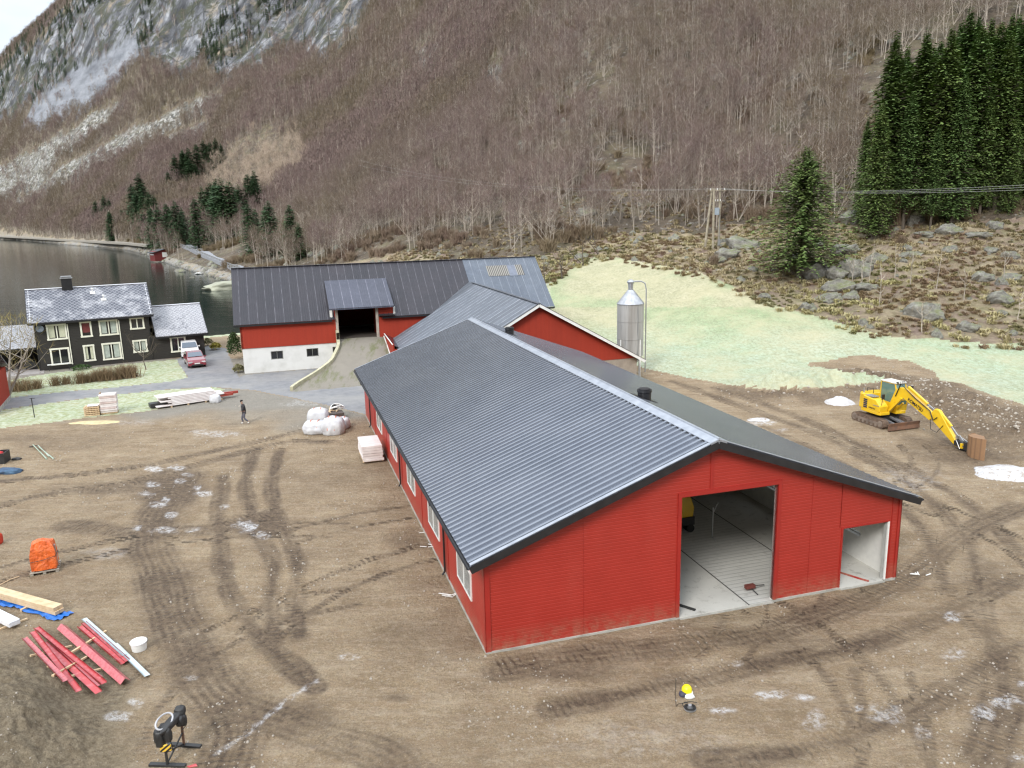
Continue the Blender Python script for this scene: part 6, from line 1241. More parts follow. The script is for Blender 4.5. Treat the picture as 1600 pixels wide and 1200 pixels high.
for k in range(5):
    mb = MB(); z = k*.15
    for y in (-.36, 0, .36): mb.bb(-.55, .55, y-.05, y+.05, z+.02, z+.10)
    for q in range(6): x = -.5+q*.2; mb.bb(x-.05, x+.05, -.4, .4, z+.10, z+.125)
    mb.build('pallet', m_timber, pl)
mb = MB(); mb.bb(-.3, .5, -.35, .3, .76, .82); mb.build('sheet', m_ins, pl)
mb = MB(); mb.bar((.62, .2, 0), (.60, .2, 1.7), .12, .1, up=(1, 0, 0)); mb.bar((.5, .3, 1.2), (.65, .3, 1.75), .1, .04, up=(0, 1, 0)); mb.build('upright_board', M('old_board', (.42, .33, .22), (.3, .22, .15)), pl)
g_ = (ground(263, 634)+ground(345, 622))/2; d_ = ground(345, 622)-ground(263, 634); lp = thing('plank_bundle', 'long low bundle of planks wrapped in white plastic beside the road', 'planks', g_, math.atan2(d_.y, d_.x))
L2 = d_.length
mb = MB()
for k in range(7): mb.bb(-L2/2+random.uniform(0, .5)-(.2 if k % 3 else 1.1), L2/2+random.uniform(-.8, .3), -.75+.02*k, .7, .12+k*.115, .22+k*.115)
mb.build('panel', m_ins, lp, bevel=.02)
mb = MB(); mb.bb(L2/2-.6, L2/2+1.4, -.3, -.1, .3, .5); mb.bb(L2/2-.9, L2/2+.9, -.6, -.4, .25, .45); mb.build('red_flashing', m_redtrim, lp)
mb = MB(); mb.bb(-L2/2-1.4, -L2/2+.2, -.3, .5, .1, .4); mb.build('dark_sheet', m_blk2, lp)
mb = MB()
for x in (-2, -.7, .7, 2): mb.bb(x-.06, x+.06, -.8, .8, -.02, .1)
mb.build('bearer', m_timber, lp)
g_ = ground(337, 628); o = lumpy('white_sack', g_, (.45, .4, .42), 9, m_bag); tag(o, 'small white sack leaning on the end of the plank bundle', 'sack')
# orange covered pallet
g_ = ground(72, 890); oc = thing('covered_pallet', 'orange tarpaulin wrapped machine on a wooden pallet at the left of the yard', 'pallet', g_, R_(24))
m_tarp = N('orange_tarpaulin'); m_tarp.set('Base Color', m_tarp.mix(m_tarp.ramp(m_tarp.noise(2.5, 5, .6), [(.4, 0.), (.7, 1.)]), (.78, .16, .03), (.66, .11, .02))); m_tarp.set('Roughness', .35); m_tarp.set('Coat Weight', .3); m_tarp.bump(m_tarp.noise(3.5, 5, .6, dist=1.5), .9, .12); m_tarp = m_tarp.mat
bm = bmesh.new(); bmesh.ops.create_cube(bm, size=2); bmesh.ops.subdivide_edges(bm, edges=bm.edges[:], cuts=13, use_grid_fill=True); V = np.array([v.co for v in bm.verts]); tz = (V[:, 2]+1)/2
sh_ = 1-.30*tz**4; f = fbm(V[:, 0]*1.6+3, V[:, 1]*1.6+V[:, 2]*.9, 1, 4); rd = np.abs(fbm(V[:, 0]*2.2+V[:, 1]*2.2, V[:, 2]*.5, 1, 3)); X = V[:, 0]*.52*sh_*(1+.28*f-.35*rd); Y = V[:, 1]*.46*sh_*(1+.3*f-.35*rd); Z = .17+tz*1.18*(1+.12*f)+(tz > .99)*(.12*(1-np.abs(V[:, 0]))-.1*(V[:, 1] > .3))
for v, a, b_, c in zip(bm.verts, X, Y, Z): v.co = (a, b_, c)
me = bpy.data.meshes.new('tarpaulin'); bm.to_mesh(me); bm.free(); me.materials.append(m_tarp); link('tarpaulin', me, oc)
mb = MB(); mb.tube([(-.53, -.5, .62), (0, -.52, .66), (.5, -.5, .75), (.55, .1, .8)], .014, 5); mb.build('strap', m_blk2, oc)
mb = MB()
for x in (-.48, 0, .48): mb.bb(x-.06, x+.06, -.5, .5, 0, .1)
for y in np.linspace(-.46, .46, 5): mb.bb(-.56, .56, y-.05, y+.05, .1, .13)
mb.build('pallet', M('grey_old_wood', (.36, .33, .27), (.25, .22, .18)), oc)
mb = MB(); mb.bar((.50, .0, .2), (.45, .0, 1.1), .14, .05, up=(1, 0, 0)); mb.build('grey_post', m_galv, oc)
# timber on blue tarp
a, b_ = ground(-70, 915), ground(93, 962); d_ = b_-a; tb = thing('timber_bundle', 'pale sawn timber bundle lying on a blue tarpaulin at the left edge', 'timber', (a+b_)/2, math.atan2(d_.y, d_.x)); L3 = d_.length
for k, (y0, z) in enumerate(((-.2, .12), (0.0, .12), (-.2, .27), (0., .27))):
    mb = MB(); mb.bb(-L3/2, L3/2+(0 if k > 1 else .06), y0, y0+.19, z, z+.14); mb.build('beam', m_timber, tb, bevel=.004)
mb = MB()
for x in (-1.5, 1.6): mb.bb(x-.05, x+.05, -.4, .4, 0, .11)
mb.build('bearer', m_timber, tb)
m_blue = M('blue_tarpaulin', (.015, .14, .50), (.01, .10, .38), sc=4, rough=.4, bump=.6, bsc=6, bd=.04)
bt = MB(); nx, ny = 40, 8
for i in range(nx+1):
    for j in range(ny+1):
        x = -L3/2+(L3+.40)*i/nx; y = -.52+.95*j/ny; z = .05+.13*abs(math.sin(i*1.7+j*.9))*random.random()+(.16 if x < L3/2-.2 and abs(y+.0) < .2 else 0)*0
        bt.v.append((x, (y+.08*math.sin(i*.8))*.72, z*.8))
for i in range(nx):
    for j in range(ny): q = i*(ny+1)+j; bt.f.append((q, q+1, q+ny+2, q+ny+1)); bt.m.append(0)
bto = bt.build('blue_tarpaulin', m_blue); bto.location = (a+b_)/2-Vector((0, 0, .01)); bto.rotation_euler = (0, 0, math.atan2(d_.y, d_.x)); tag(bto, 'crumpled blue tarpaulin spread under the sawn timber', 'tarpaulin')
a, b_ = ground(-60, 940), ground(24, 982); d_ = b_-a; wp = thing('wrapped_bundle', 'white plastic wrapped plank bundle in front of the sawn timber', 'bundle', (a+b_)/2, math.atan2(d_.y, d_.x)); mb = MB(); mb.bb(-d_.length/2, d_.length/2, -.2, .22, .1, .32); mb.build('wrapping', M('white_plastic_wrap', (.72, .73, .76), (.6, .62, .66), rough=.3, bump=.7, bsc=5, bd=.05), wp, bevel=.04, seg=3)
a, b_ = ground(-20, 992), ground(43, 968); o = MB(); o.bar((0, 0, .04), (b_-a)+Vector((0, 0, .04)), .07, .06); o = o.build('wooden_lath', m_timber); o.location = a; tag(o, 'wooden lath under the white wrapped bundle', 'lath')
a, b_ = ground(0, 915), ground(30, 902); o = MB(); o.tube([(0, 0, .03), (b_-a)*.5+Vector((0, .05, .06)), (b_-a)+Vector((0, 0, .03))], .02, 5); o = o.build('thin_stick', m_timber); o.location = a; tag(o, 'thin pale stick lying behind the timber', 'stick')
# red and grey flashings on bearers
def lerp2(a, b, t): return a+(b-a)*t
def flashing(px0, px1, prof, mat, label, z=.09, grp=None):
    a, b_ = at(*px0), at(*px1); zz = max(gz_(a.lerp(b_, q/12)) for q in range(13)); a.z = zz+z; b_.z = zz+z; d_ = b_-a; d_n = d_.normalized(); s_ = Vector((0, 0, 1)).cross(d_n).normalized(); up = d_n.cross(s_); mb = MB(); t = .006
    pr = prof+[(u, v-t) for u, v in prof[::-1]]; mb.prism(pr, lambda u, v: s_*u+up*v, lambda u, v: d_+s_*u+up*v); o = mb.build('roof_flashing', mat); o.location = a; return tag(o, label, 'flashing', grp)
m_pink = M('film_covered_red_steel', (.50, .13, .14), (.42, .08, .09), sc=9, rough=.35, coat=.3, lo=.45, hi=.6); m_pink2 = M('red_steel_strip', (.45, .055, .06), (.54, .16, .17), sc=5, rough=.35, lo=.5, hi=.7); m_gst = M('pale_grey_steel', (.50, .58, .60), (.42, .50, .53), sc=2, rough=.4)
Lp = [(-.13, .0), (-.0, .10), (.15, -.01)]; Up = [(-.09, .06), (-.09, 0), (.09, 0), (.09, .06)]; Zp = [(-.06, .07), (-.06, 0), (.06, 0), (.1, .03)]
for p0, p1, pr, mt, lb, z in (((97, 984), (197, 1071), [(-.17, 0), (0, .15), (.16, .0)], m_pink, 'widest angled red flashing in the middle of the laid out strips', .10), ((124, 983), (192, 1041), Zp, m_pink2, 'red flashing right of the widest one', .09), ((131, 977), (199, 1037), Up, m_pink2, 'red channel flashing next to the grey ones', .10), ((58, 990), (164, 1078), Up, m_pink2, 'long red channel lying across the left group of strips', .16), ((62, 994), (155, 1082), [(-.05, .05), (-.05, 0), (.06, 0)], m_pink, 'slim pinkish flashing below the long red channel', .12), ((53, 1003), (126, 1098), Up, m_pink2, 'bright red open channel, second strip from the left', .12), ((41, 1019), (105, 1088), Zp, m_pink, 'leftmost narrow pink strip of the row', .08), ((70, 1015), (156, 1094), [(-.1, .0), (.1, .01), (.1, .05)], m_pink2, 'flat red strip crossing under the long channel', .09), ((104, 1023), (158, 1064), [(-.07, .0), (.07, .0)], m_pink, 'short pink strip beside the long channel', .08),
    ((132, 971), (196, 1028), [(-.1, .04), (-.1, 0), (.09, 0)], m_gst, 'upper pale grey flashing at the right of the red strips', .12), ((180, 1010), (231, 1060), [(-.1, .04), (-.1, 0), (.09, 0)], m_gst, 'lower pale grey flashing sticking out to the right', .09)): flashing(p0, p1, pr, mt, lb, z)
for p0, p1, lb in (((50, 1040), (112, 1010), 'upper wooden bearer under the red strips'), ((76, 1053), (166, 987), 'long wooden bearer reaching out beside the grey flashing'), ((108, 1070), (160, 1046), 'lower wooden bearer under the red strips'), ((86, 1080), (137, 1027), 'bearer crossing below the red channel')):
    a, b_ = ground(*p0), ground(*p1); mb = MB(); mb.bar((0, 0, .03), b_-a+Vector((0, 0, .03)), .08, .06); o = mb.build('wooden_bearer', m_timber); o.location = a; tag(o, lb, 'bearer')
# bucket with lid
g_ = ground(218, 1015); bk_ = thing('bucket', 'white plastic bucket with lid beside the grey flashing', 'bucket', g_, 0.); mb = MB(); mb.lathe([(.23, 0), (.245, .02), (.27, .30)], (0, 0, 0), 28); mb.build('body', m_white, bk_, smooth=False)
mb = MB(); mb.lathe([(.29, .29), (.29, .335), (.275, .345), (.26, .33), (.0, .335)], (0, 0, 0), 28); mb.lathe([(.09, .335), (.085, .36), (0, .36)], (.02, .05, 0), 16); mb.build('lid', M('white_lid', (.82, .82, .82), (.74, .74, .74), rough=.35), bk_); mb = MB(); mb.tube([(.28, .0, .25), (.33, .03, .34), (.25, .17, .37), (.1, .26, .3)], .008, 5); mb.build('handle', m_blk2, bk_)
# trestle with bag
f1, f2, f3, f4 = at(234, 1196), at(290, 1198), at(262, 1164), at(314, 1168); tr_ = thing('work_stand', 'black steel trestle stand with two flat feet in the left foreground', 'stand', (f1+f2)/2, 0); O = (f1+f2)/2
c1_, c2__ = Vector((0, 0, 0)), (f3+f4)/2-O; c1_.z = gz_(O); c2__.z = gz_(O)
mb = MB(); mb.bar(f1-O+Vector((0, 0, .04)), f2-O+Vector((0, 0, .04)), .13, .06); mb.build('foot', m_blk2, tr_); mb = MB(); mb.bar(f3-O+Vector((0, 0, .04)), f4-O+Vector((0, 0, .04)), .13, .06); mb.build('foot', m_blk2, tr_)
t1, t2 = c1_+Vector((.0, 0, 1.02)), c2__+Vector((0, 0, 1.08))
for a, b_ in ((c1_, t1), (c2__, t2)): mb = MB(); mb.bar(a, b_, .055, .055); mb.build('post', m_rust if a is c2__ else m_blk2, tr_)
mb = MB(); mb.bar(t1, t2, .06, .06); mb.build('top_rail', m_blk2, tr_); mb = MB(); mb.bar(c1_+Vector((0, 0, .08)), c2__.lerp(t2, .42), .035, .035); mb.bar(c2__+Vector((0, 0, .08)), c1_.lerp(t1, .42), .035, .035); mb.build('brace', m_blk2, tr_)
bgt = thing('tool_harness', 'black padded harness with grey ring and yellow striped pouch hung over the trestle', 'harness', O, 0)
mid_ = t1.lerp(t2, .5); dd_ = (t2-t1).normalized()
bb1 = lumpy('saddle', mid_+Vector((0, 0, -.03)), (.13, .52, .13), 15, m_blk2, bgt, .35, .5); bb1.rotation_euler = (0, 0, math.atan2(dd_.y, dd_.x)-math.pi/2)
for k, (t, dx, dz, r) in enumerate(((.02, -.12, -.36, (.12, .14, .30)), (.12, -.22, -.30, (.11, .12, .24)), (.1, .06, -.28, (.10, .12, .26)), (.3, -.14, -.10, (.13, .12, .13)), (.75, .1, -.20, (.11, .13, .17)), (1.0, .0, -.03, (.15, .15, .15)), (.9, .12, -.3, (.09, .1, .2)))):
    q = lumpy('pouch', t1.lerp(t2, t)+Vector((dx, 0, dz)), r, 20+k, m_blk2, bgt, .4, .6)
mb = MB(); ctr = t1.lerp(t2, .30)+Vector((-.10, 0, .20)); mb.tube([tuple(ctr+dd_*(.30*math.cos(a))+Vector((.17*math.sin(a), 0, -.06*math.sin(a)+.03*math.cos(a)))) for a in np.linspace(0, 6.283, 25)], .026, 6); mb.build('grey_ring', M('pale_grey_webbing', (.5, .5, .52)), bgt)
mb = MB(); mb.tube([tuple(t1.lerp(t2, .9)+Vector((.1, 0, -.05))), tuple(t1.lerp(t2, .95)+Vector((.17, 0, -.35))), tuple(t1.lerp(t2, .8)+Vector((.1, 0, -.42)))], .012, 5); mb.tube([tuple(t1+Vector((.1, 0, 0))), tuple(t1+Vector((.17, .1, -.5))), tuple(t1+Vector((.1, .1, -.6)))], .012, 5); mb.build('cord', m_blk2, bgt)
n = N('yellow_black_stripes'); X, Y, Z = n.sep(); n.set('Base Color', n.mix(n.math('GREATER_THAN', n.math('FRACT', n.math('MULTIPLY', n.math('ADD', Z, n.math('MULTIPLY', X, -.8)), 7.)), .5), (.02, .02, .02), (.75, .48, .05))); n.set('Roughness', .6)
mb = MB(); mb.box(t1+Vector((.03, -.04, -.42)), (.3, .05, .22), rz=.2); mb.build('striped_pouch', n.mat, bgt, bevel=.02)
o = MB(); o.prism([(0, 0), (.22, .1), (.30, .0), (.1, -.05)], lambda u, v: (u, v, .02), lambda u, v: (u, v, .04)); o = o.build('plastic_scrap', m_pink2); o.location = at(292, 1199); tag(o, 'small red plastic scrap at the bottom edge beside the stand', 'scrap')
# yellow-topped tool and grey drum in the foreground
g_ = ground(1074, 1085); tl2 = thing('hard_hat', 'bright yellow safety helmet lying on a white work glove in the foreground', 'helmet', g_, .2)
mb = MB(); mb.lathe([(.15, .05), (.165, .1), (.155, .19), (.11, .26), (.05, .29), (.0, .295)], (0, .05, 0), 22); mb.build('shell', M('bright_yellow_plastic', (.85, .72, .01), (.8, .65, .01), rough=.35), tl2, smooth=True)
mb = MB(); mb.lathe([(.0, .04), (.19, .045), (.19, .06), (.0, .06)], (0, .03, 0), 18); mb.build('brim', m_white, tl2); q = lumpy('glove', Vector((0, -.16, 0)), (.15, .11, .07), 31, m_white, tl2, .5, .3); q = lumpy('dark_pouch', Vector((-.16, -.02, 0)), (.12, .12, .09), 33, M('dark_bluish_cloth', (.05, .05, .08)), tl2, .4, .3)
g_ = ground(1078, 1108); dr_ = thing('wire_reel', 'grey metal reel with cable lying in front of the yellow helmet', 'reel', g_, 0)
mb = MB(); mb.lathe([(.17, 0), (.19, .02), (.19, .05), (.15, .055), (.15, .03), (.0, .03)], (0, 0, 0), 22); mb.lathe([(.07, .03), (.06, .15), (.0, .16)], (0, .02, 0), 14); mb.build('spool', m_galv, dr_); mb = MB()
for r in (.17, .14, .11): mb.tube([(r*math.cos(a), r*math.sin(a), .07+.01*math.sin(3*a)) for a in np.linspace(0, 6.2, 20)], .014, 5)
mb.tube([(-.17, .0, .06), (-.2, .2, .05), (-.1, .3, .04), (.1, .32, .05), (.28, .28, .03)], .01, 5); mb.tube([(.0, .3, .03), (-.3, .25, .03), (-.4, .1, .03), (-.35, .45, .03), (-.1, 1.6, .03)], .008, 5); mb.build('cable', m_hose, dr_)
# crate with bags at the left edge
g_ = ground(3, 722); cr_ = thing('tool_crate', 'black open tool crate cut by the left edge of the yard', 'crate', g_, R_(12)); mb = MB(); mb.bb(-1.3, .35, -.5, -.46, 0, .7); mb.bb(-1.3, .35, .46, .5, 0, .7); mb.bb(.31, .35, -.46, .46, 0, .7); mb.bb(-1.3, -1.26, -.46, .46, 0, .7); mb.bb(-1.26, .31, -.46, .46, 0, .05); mb.build('box', m_blk2, cr_)
o = lumpy('red_bag', g_+Vector((-.25, 0, .35)), (.4, .3, .25), 5, M('red_cloth', (.55, .03, .03)), None, .3); tag(o, 'red bag stuffed inside the black crate', 'bag')
g2_ = ground(14, 738); o = lumpy('blue_cloth', g2_-Vector((0, 0, .02)), (.75, .45, .22), 8, M('navy_cloth', (.03, .05, .10), (.05, .12, .2)), None, .7, .25); tag(o, 'dark blue crumpled cloth on the ground in front of the crate', 'cloth')
o = lumpy('black_pouch', ground(26, 718)-Vector((0, 0, .02)), (.3, .16, .12), 12, m_blk2, None, .6, .3); tag(o, 'small black pouch lying right of the crate', 'pouch')
g_ = ground(0, 850); o = lumpy('red_cloth', g_, (.16, .3, .35), 14, M('red_plastic', (.6, .05, .02)), None, .3); o.location = g_-Vector((.1, 0, 0)); tag(o, 'red plastic container cut by the left edge above the timber', 'container')
# green tripod legs
g_ = ground(66, 710); gt = thing('tripod', 'collapsed green surveying tripod lying on the dirt', 'tripod', g_, 0)
for a_, b_ in (((52, 698), (73, 718)), ((60, 699), (77, 714)), ((62, 702), (84, 718))):
    p, q = ground(*a_)-g_, ground(*b_)-g_; mb = MB(); mb.tube([p+Vector((0, 0, .14)), p.lerp(q, .5)+Vector((0, 0, .1)), q+Vector((0, 0, .04))], [.035, .03, .05], 6); mb.build('leg', M('green_grey_metal', (.25, .36, .24), (.4, .42, .38)), gt)
mb = MB(); p, q = ground(46, 699)-g_, ground(60, 699)-g_; mb.tube([p+Vector((0, 0, .03)), q+Vector((0, 0, .16))], .03, 6); mb.build('head', m_blk2, gt)
# red outbuilding corner at the left edge
rs = thing('red_outbuilding', 'corner of a red outbuilding cut by the left picture edge', 'outbuilding', at(-4, 648), R_(23)); mb = MB(); mb.bb(-7, 0, 0, 6, .35, 2.9); mb.build('wall', m_redwood, rs); mb = MB(); mb.bb(-7.05, .05, -.05, 6.05, -.4, .35); mb.build('plinth', m_conc, rs)
mb = MB(); mb.prism([(-.4, 2.85), (3, 4.6), (6.4, 2.85), (6.4, 2.97), (3, 4.72), (-.4, 2.97)], lambda u, v: (-7.3, u, v), lambda u, v: (.15, u, v)); mb.build('roof', m_slate, rs)
# garden things
pt_ = thing('garden_post', 'thin dark post standing in the verge by the road', 'post', ground(54, 652), 0); mb = MB(); mb.tube([(0, 0, 0), (-.02, 0, 1.55)], .035, 6); mb.build('pole', m_blk2, pt_); mb = MB(); mb.bar((-.15, 0, 1.55), (.25, 0, 1.55), .06, .04); mb.build('cap', m_blk2, pt_)
bn = thing('garden_bench', 'narrow garden bench with white seat against the black house wall', 'bench', HO+Vector((math.cos(HY)*1.75-math.sin(HY)*-.6, math.sin(HY)*1.75+math.cos(HY)*-.6, 0)), HY)
mb = MB(); mb.bb(-1.0, 1.0, -.2, .2, .62, .67); mb.build('seat', m_white, bn)
for x in (-.9, .9): mb = MB(); mb.bb(x-.03, x+.03, -.15, .15, 0, .62); mb.build('leg', m_blk2, bn)
gr_ = thing('barbecue', 'covered black barbecue with white bucket under the carport edge', 'barbecue', HO+Vector((-1.4, .9, 0)), HY); mb = MB(); mb.bb(-.5, .5, -.3, .3, .3, .9); mb.lathe([(.4, .9), (.36, 1.1), (.0, 1.2)], (0, 0, 0), 14); mb.build('body', m_blk2, gr_); 
for x in (-.4, .4): mb = MB(); mb.bb(x-.03, x+.03, -.2, .2, 0, .3); mb.build('leg', m_blk2, gr_)
def small_tree(px, py, H, label, mats, seed, y0=40, group=None, **kw):
    T, Cc = bare_tree(seed, H, **kw); P = hit(px, py, y0) if y0 else ground(px, py); o = thing('bare_tree', label, 'tree', P, random.uniform(0, 6), group); T.build('trunk', mats[0], o); Cc.build('crown', mats[1], o); return o
m_gtw = twig_mat('ochre_twigs', (.26, .20, .09), (.34, .27, .13), (.2, .16, .1)); m_dtw = twig_mat('dark_twigs', (.10, .08, .06), (.14, .11, .08), (.08, .07, .05))
small_tree(228, 578, 2.6, 'small umbrella-shaped bare tree on the lawn in front of the black house', (m_dbark, m_dtw), 71, twn=130, spread=1.7, tw=.03, tl=.5, limbs=9, tr=.06)
small_tree(14, 620, 6.5, 'bare garden tree with ochre crown at the left edge by the road', (m_bark, m_gtw), 72, twn=700, spread=2.4, tw=.05, tl=.9, multi=3, limbs=10, lean=.7, tr=.11)
for k, (x, y, H) in enumerate(((878, 436, 4.), (911, 415, 4.2), (936, 400, 3.6), (852, 448, 4.))):
    small_tree(x, y, H, ('crooked bare fruit tree, second from the barn along the pasture edge', 'crooked bare fruit tree third from the barn on the pasture edge', 'farthest crooked fruit tree at the top corner of the pasture', 'bare fruit tree half hidden behind the blue-grey barn roof')[k], (m_dbark, m_dtw), 80+k, 70, 'old fruit trees on the pasture edge', twn=60, spread=1.5, tw=.03, tl=.6, limbs=6, lean=.8, multi=2, tr=.09)
for k, (x, y, H) in enumerate(((1162, 520, 0), (1463, 452, 5.), (1374, 478, 4.5), (1358, 440, 5.), (1422, 447, 4.5), (1398, 435, 4.), (1568, 440, 4.), (1330, 452, 4.5), (1345, 452, 4.), (1506, 470, 3.5), (1590, 500, 3.), (1440, 520, 3.))):
    if H: small_tree(x, y, H, ('', 'slender pale sapling standing alone in the heather right of centre', 'thin bare sapling above the pasture boulder group', 'tall thin sapling growing between the large boulders', 'bare sapling right of the mid-slope boulders', 'bare sapling behind the flat reddish boulder', 'thin sapling near the right edge of the slope', 'twiggy sapling in front of the grey boulder', 'second twiggy sapling in front of the grey boulder', 'small sapling above the right pasture edge', 'short sapling at the far right of the slope', 'short sapling beside the large rounded boulder')[k], (m_bark, m_shrub), 90+k, 66, 'thin saplings among the boulders', twn=70, spread=.7, tw=.03, tl=.6, limbs=6, lean=.15, tr=.05)
def shrub_thing(px, py, sc_, label, mesh, group, y0=40, name='bare_shrub'):
    o = link(name, mesh); o.location = ground(px, py) if py > 540 else hit(px, py, y0); o.scale = (sc_,)*3; o.rotation_euler = (0, 0, random.uniform(0, 6)); return tag(o, label, 'shrub', group)
HS = [shrub_mesh(s, twig_mat('hedge_twigs%d' % s, (.22, .15, .10), (.28, .20, .13), (.2, .12, .09)), 170, 1.15, .75, .025) for s in (11, 12)]
HX = [(22, 617), (40, 616), (58, 613), (88, 608), (104, 606), (126, 605), (137, 603), (148, 602), (160, 601), (170, 600), (180, 599), (190, 597), (198, 596), (207, 595)]
for k, (x, y) in enumerate(HX): shrub_thing(x, y-6, random.uniform(.7, 1.1)+(.25 if k > 10 else 0), 'leafless brown shrub in the roadside row, number %s from the left' % ('one two three four five six seven eight nine ten eleven twelve thirteen fourteen'.split()[k]), HS[k % 2], 'shrubs along the road')
BS = shrub_mesh(21, m_shrub, 320, 4.2, 3.0, .04); shrub_thing(1404, 352, 1.1, 'big fan-shaped red-brown shrub below the spruce wood', BS, None, 80); shrub_thing(1455, 350, .7, 'smaller brown shrub right of the stone hut', BS, None, 80)
# ivy and small bushes at the barn corner
def leafy(px, py, w_, h_, label, mat, nl=900, P=None, seed=3, ls=.16):
    r = random.Random(seed); S_ = MB()
    for q in range(nl):
        a = r.uniform(0, 6.283); el = r.uniform(-.2, 1.55); rr_ = r.uniform(.6, 1.05); c = Vector((math.cos(a)*math.cos(el)*w_*rr_, math.sin(a)*math.cos(el)*w_*rr_, h_*(.35+.6*math.sin(el)*rr_)+.0)); d = Vector((r.uniform(-1, 1), r.uniform(-1, 1), r.uniform(-.6, 1))).normalized()*ls*r.uniform(.6, 1.2); s_ = d.cross(Vector((r.uniform(-1, 1), r.uniform(-1, 1), r.uniform(-1, 1)))).normalized()*ls*.45
        S_.poly([c, c+d*.5+s_, c+d, c+d*.5-s_])
    o = S_.build('leafy_bush', mat); o.location = P if P is not None else ground(px, py); return tag(o, label, 'bush')
m_ivy = needle_mat('ivy_leaves', (.03, .06, .015), (.06, .10, .03), (.04, .07, .03)); m_obush = needle_mat('olive_leaves', (.16, .16, .08), (.25, .22, .12), (.2, .19, .1)); m_ybush = needle_mat('yellow_leaves', (.30, .26, .05), (.42, .36, .08), (.35, .3, .06))
leafy(368, 562, .75, 3.0, 'tall dark green ivy bush against the corner of the old barn', m_ivy, 1600); leafy(373, 582, .55, .8, 'low olive bush at the foot of the ivy', m_obush, 600)
leafy(337, 546, .6, .8, 'round yellow-green bush beyond the house annex', m_ybush, 700); leafy(325, 540, .6, .9, 'small olive bush next to the yellow one', m_obush, 500); leafy(127, 578, .9, .5, 'low dark plants under the house windows', m_ivy, 400)
# cars
def car(name, px, py, rz, Ln, W_, Hh, paint, label, cat, van=False):
    P = ground(px, py); c = thing(name, label, cat, P, rz); h2 = W_/2
    if van: prof = [(-Ln/2, .25), (-Ln/2+.03, Hh*.8), (-Ln/2+.35, Hh), (Ln*.10, Hh), (Ln*.27, Hh*.92), (Ln*.38, Hh*.58), (Ln*.49, Hh*.48), (Ln/2, .28)]
    else: prof = [(-Ln/2, .28), (-Ln/2+.02, Hh*.60), (-Ln*.40, Hh*.66), (-Ln*.30, Hh*.93), (-Ln*.12, Hh), (Ln*.06, Hh*.97), (Ln*.22, Hh*.66), (Ln*.44, Hh*.56), (Ln/2-.02, Hh*.40), (Ln/2, .25)]
    # lofted body: taper in at the roof
    mb = MB(); k = len(prof); ys = (-1, -.94, .94, 1)
    def wv_(v): return h2*(1-.16*max(0, (v-Hh*.55)/(Hh*.45)))
    rows = []
    for yv in ys:
        rows.append([(u*(1 if abs(yv) < 1 else .985), yv*wv_(v), v if abs(yv) < 1 else v*.97+.01) for u, v in prof])
    for r_ in rows: mb.v += r_
    for i in range(3):
        for j in range(k): j2 = (j+1) % k; mb.f.append((i*k+j, i*k+j2, (i+1)*k+j2, (i+1)*k+j)); mb.m.append(0)
    mb.f.append(tuple(range(k))); mb.m.append(0); mb.f.append(tuple(range(3*k, 4*k))[::-1]); mb.m.append(0); body = mb.build('body', paint, c, bevel=.03, seg=2)
    # glass
    mb = MB()
    if van: ws = ((Ln*.285, Hh*.90), (Ln*.375, Hh*.62)); sd_ = [(Ln*.08, Hh*.62), (Ln*.08, Hh*.88), (Ln*.25, Hh*.86), (Ln*.34, Hh*.62)]
    else: ws = ((Ln*.075, Hh*.945), (Ln*.215, Hh*.69)); sd_ = [(-Ln*.34, Hh*.68), (-Ln*.25, Hh*.9), (Ln*.04, Hh*.93), (Ln*.17, Hh*.69)]
    (u0, v0), (u1, v1) = ws; e = .03; mb.poly([(u0+e, -wv_(v0)*.86, v0+e), (u0+e, wv_(v0)*.86, v0+e), (u1+e, wv_(v1)*.88, v1+e), (u1+e, -wv_(v1)*.88, v1+e)]); mb.build('windscreen', glass_mat('windscreen_glass', (.07, .10, .14)), body)
    mb = MB()
    for s in (-1, 1): mb.poly([(u, s*(wv_(v)+.012), v) for u, v in sd_])
    mb.build('side_window', m_dark, body)
    for x in (-Ln*.31, Ln*.31):
        for s in (-1, 1):
            mb = MB(); mb.lathe([(.20, -.1), (.32, -.1), (.33, 0), (.32, .1), (.2, .1)], (x, s*(h2-.11), .33), 20, rot=Matrix.Rotation(math.pi/2, 3, 'X')); wh = mb.build('wheel', m_hose, c); mb = MB(); mb.lathe([(.2, -.02), (.2, .02), (.0, .03)], (x, s*(h2-.0), .33), 12, rot=Matrix.Rotation(-s*math.pi/2, 3, 'X')); mb.build('rim', m_galv, wh)
    for s in (-1, 1):
        mb = MB(); mb.box((Ln/2-.06, s*h2*.72, Hh*.42), (.12, .38, .13), rz=-s*.25); mb.build('headlight', M('headlight_glass', (.6, .6, .6), rough=.15), body); mb = MB(); mb.box((Ln*.17 if not van else Ln*.3, s*(h2+.1), Hh*.66), (.1, .2, .14)); mb.build('mirror', paint, body)
    mb = MB(); mb.bb(Ln/2-.0, Ln/2+.02, -.26, .26, .42, .53); mb.build('number_plate', m_white, body); mb = MB(); mb.bb(Ln/2-.02, Ln/2+.015, -.55, .55, .25, .38); mb.build('grille', m_blk2, body); return c
m_cr = M('dark_red_car_paint', (.22, .02, .035), (.20, .02, .03), rough=.2, coat=1.); m_wp = M('white_car_paint', (.75, .76, .76), (.72, .72, .72), rough=.25, coat=.8)
car('parked_car', 305, 570, R_(-62), 4.2, 1.75, 1.45, m_cr, 'dark red parked car in the driveway beside the black house', 'car')
car('parked_van', 296, 556, R_(-64), 4.2, 1.8, 1.85, m_wp, 'white parked van standing behind the dark red car', 'van', True)
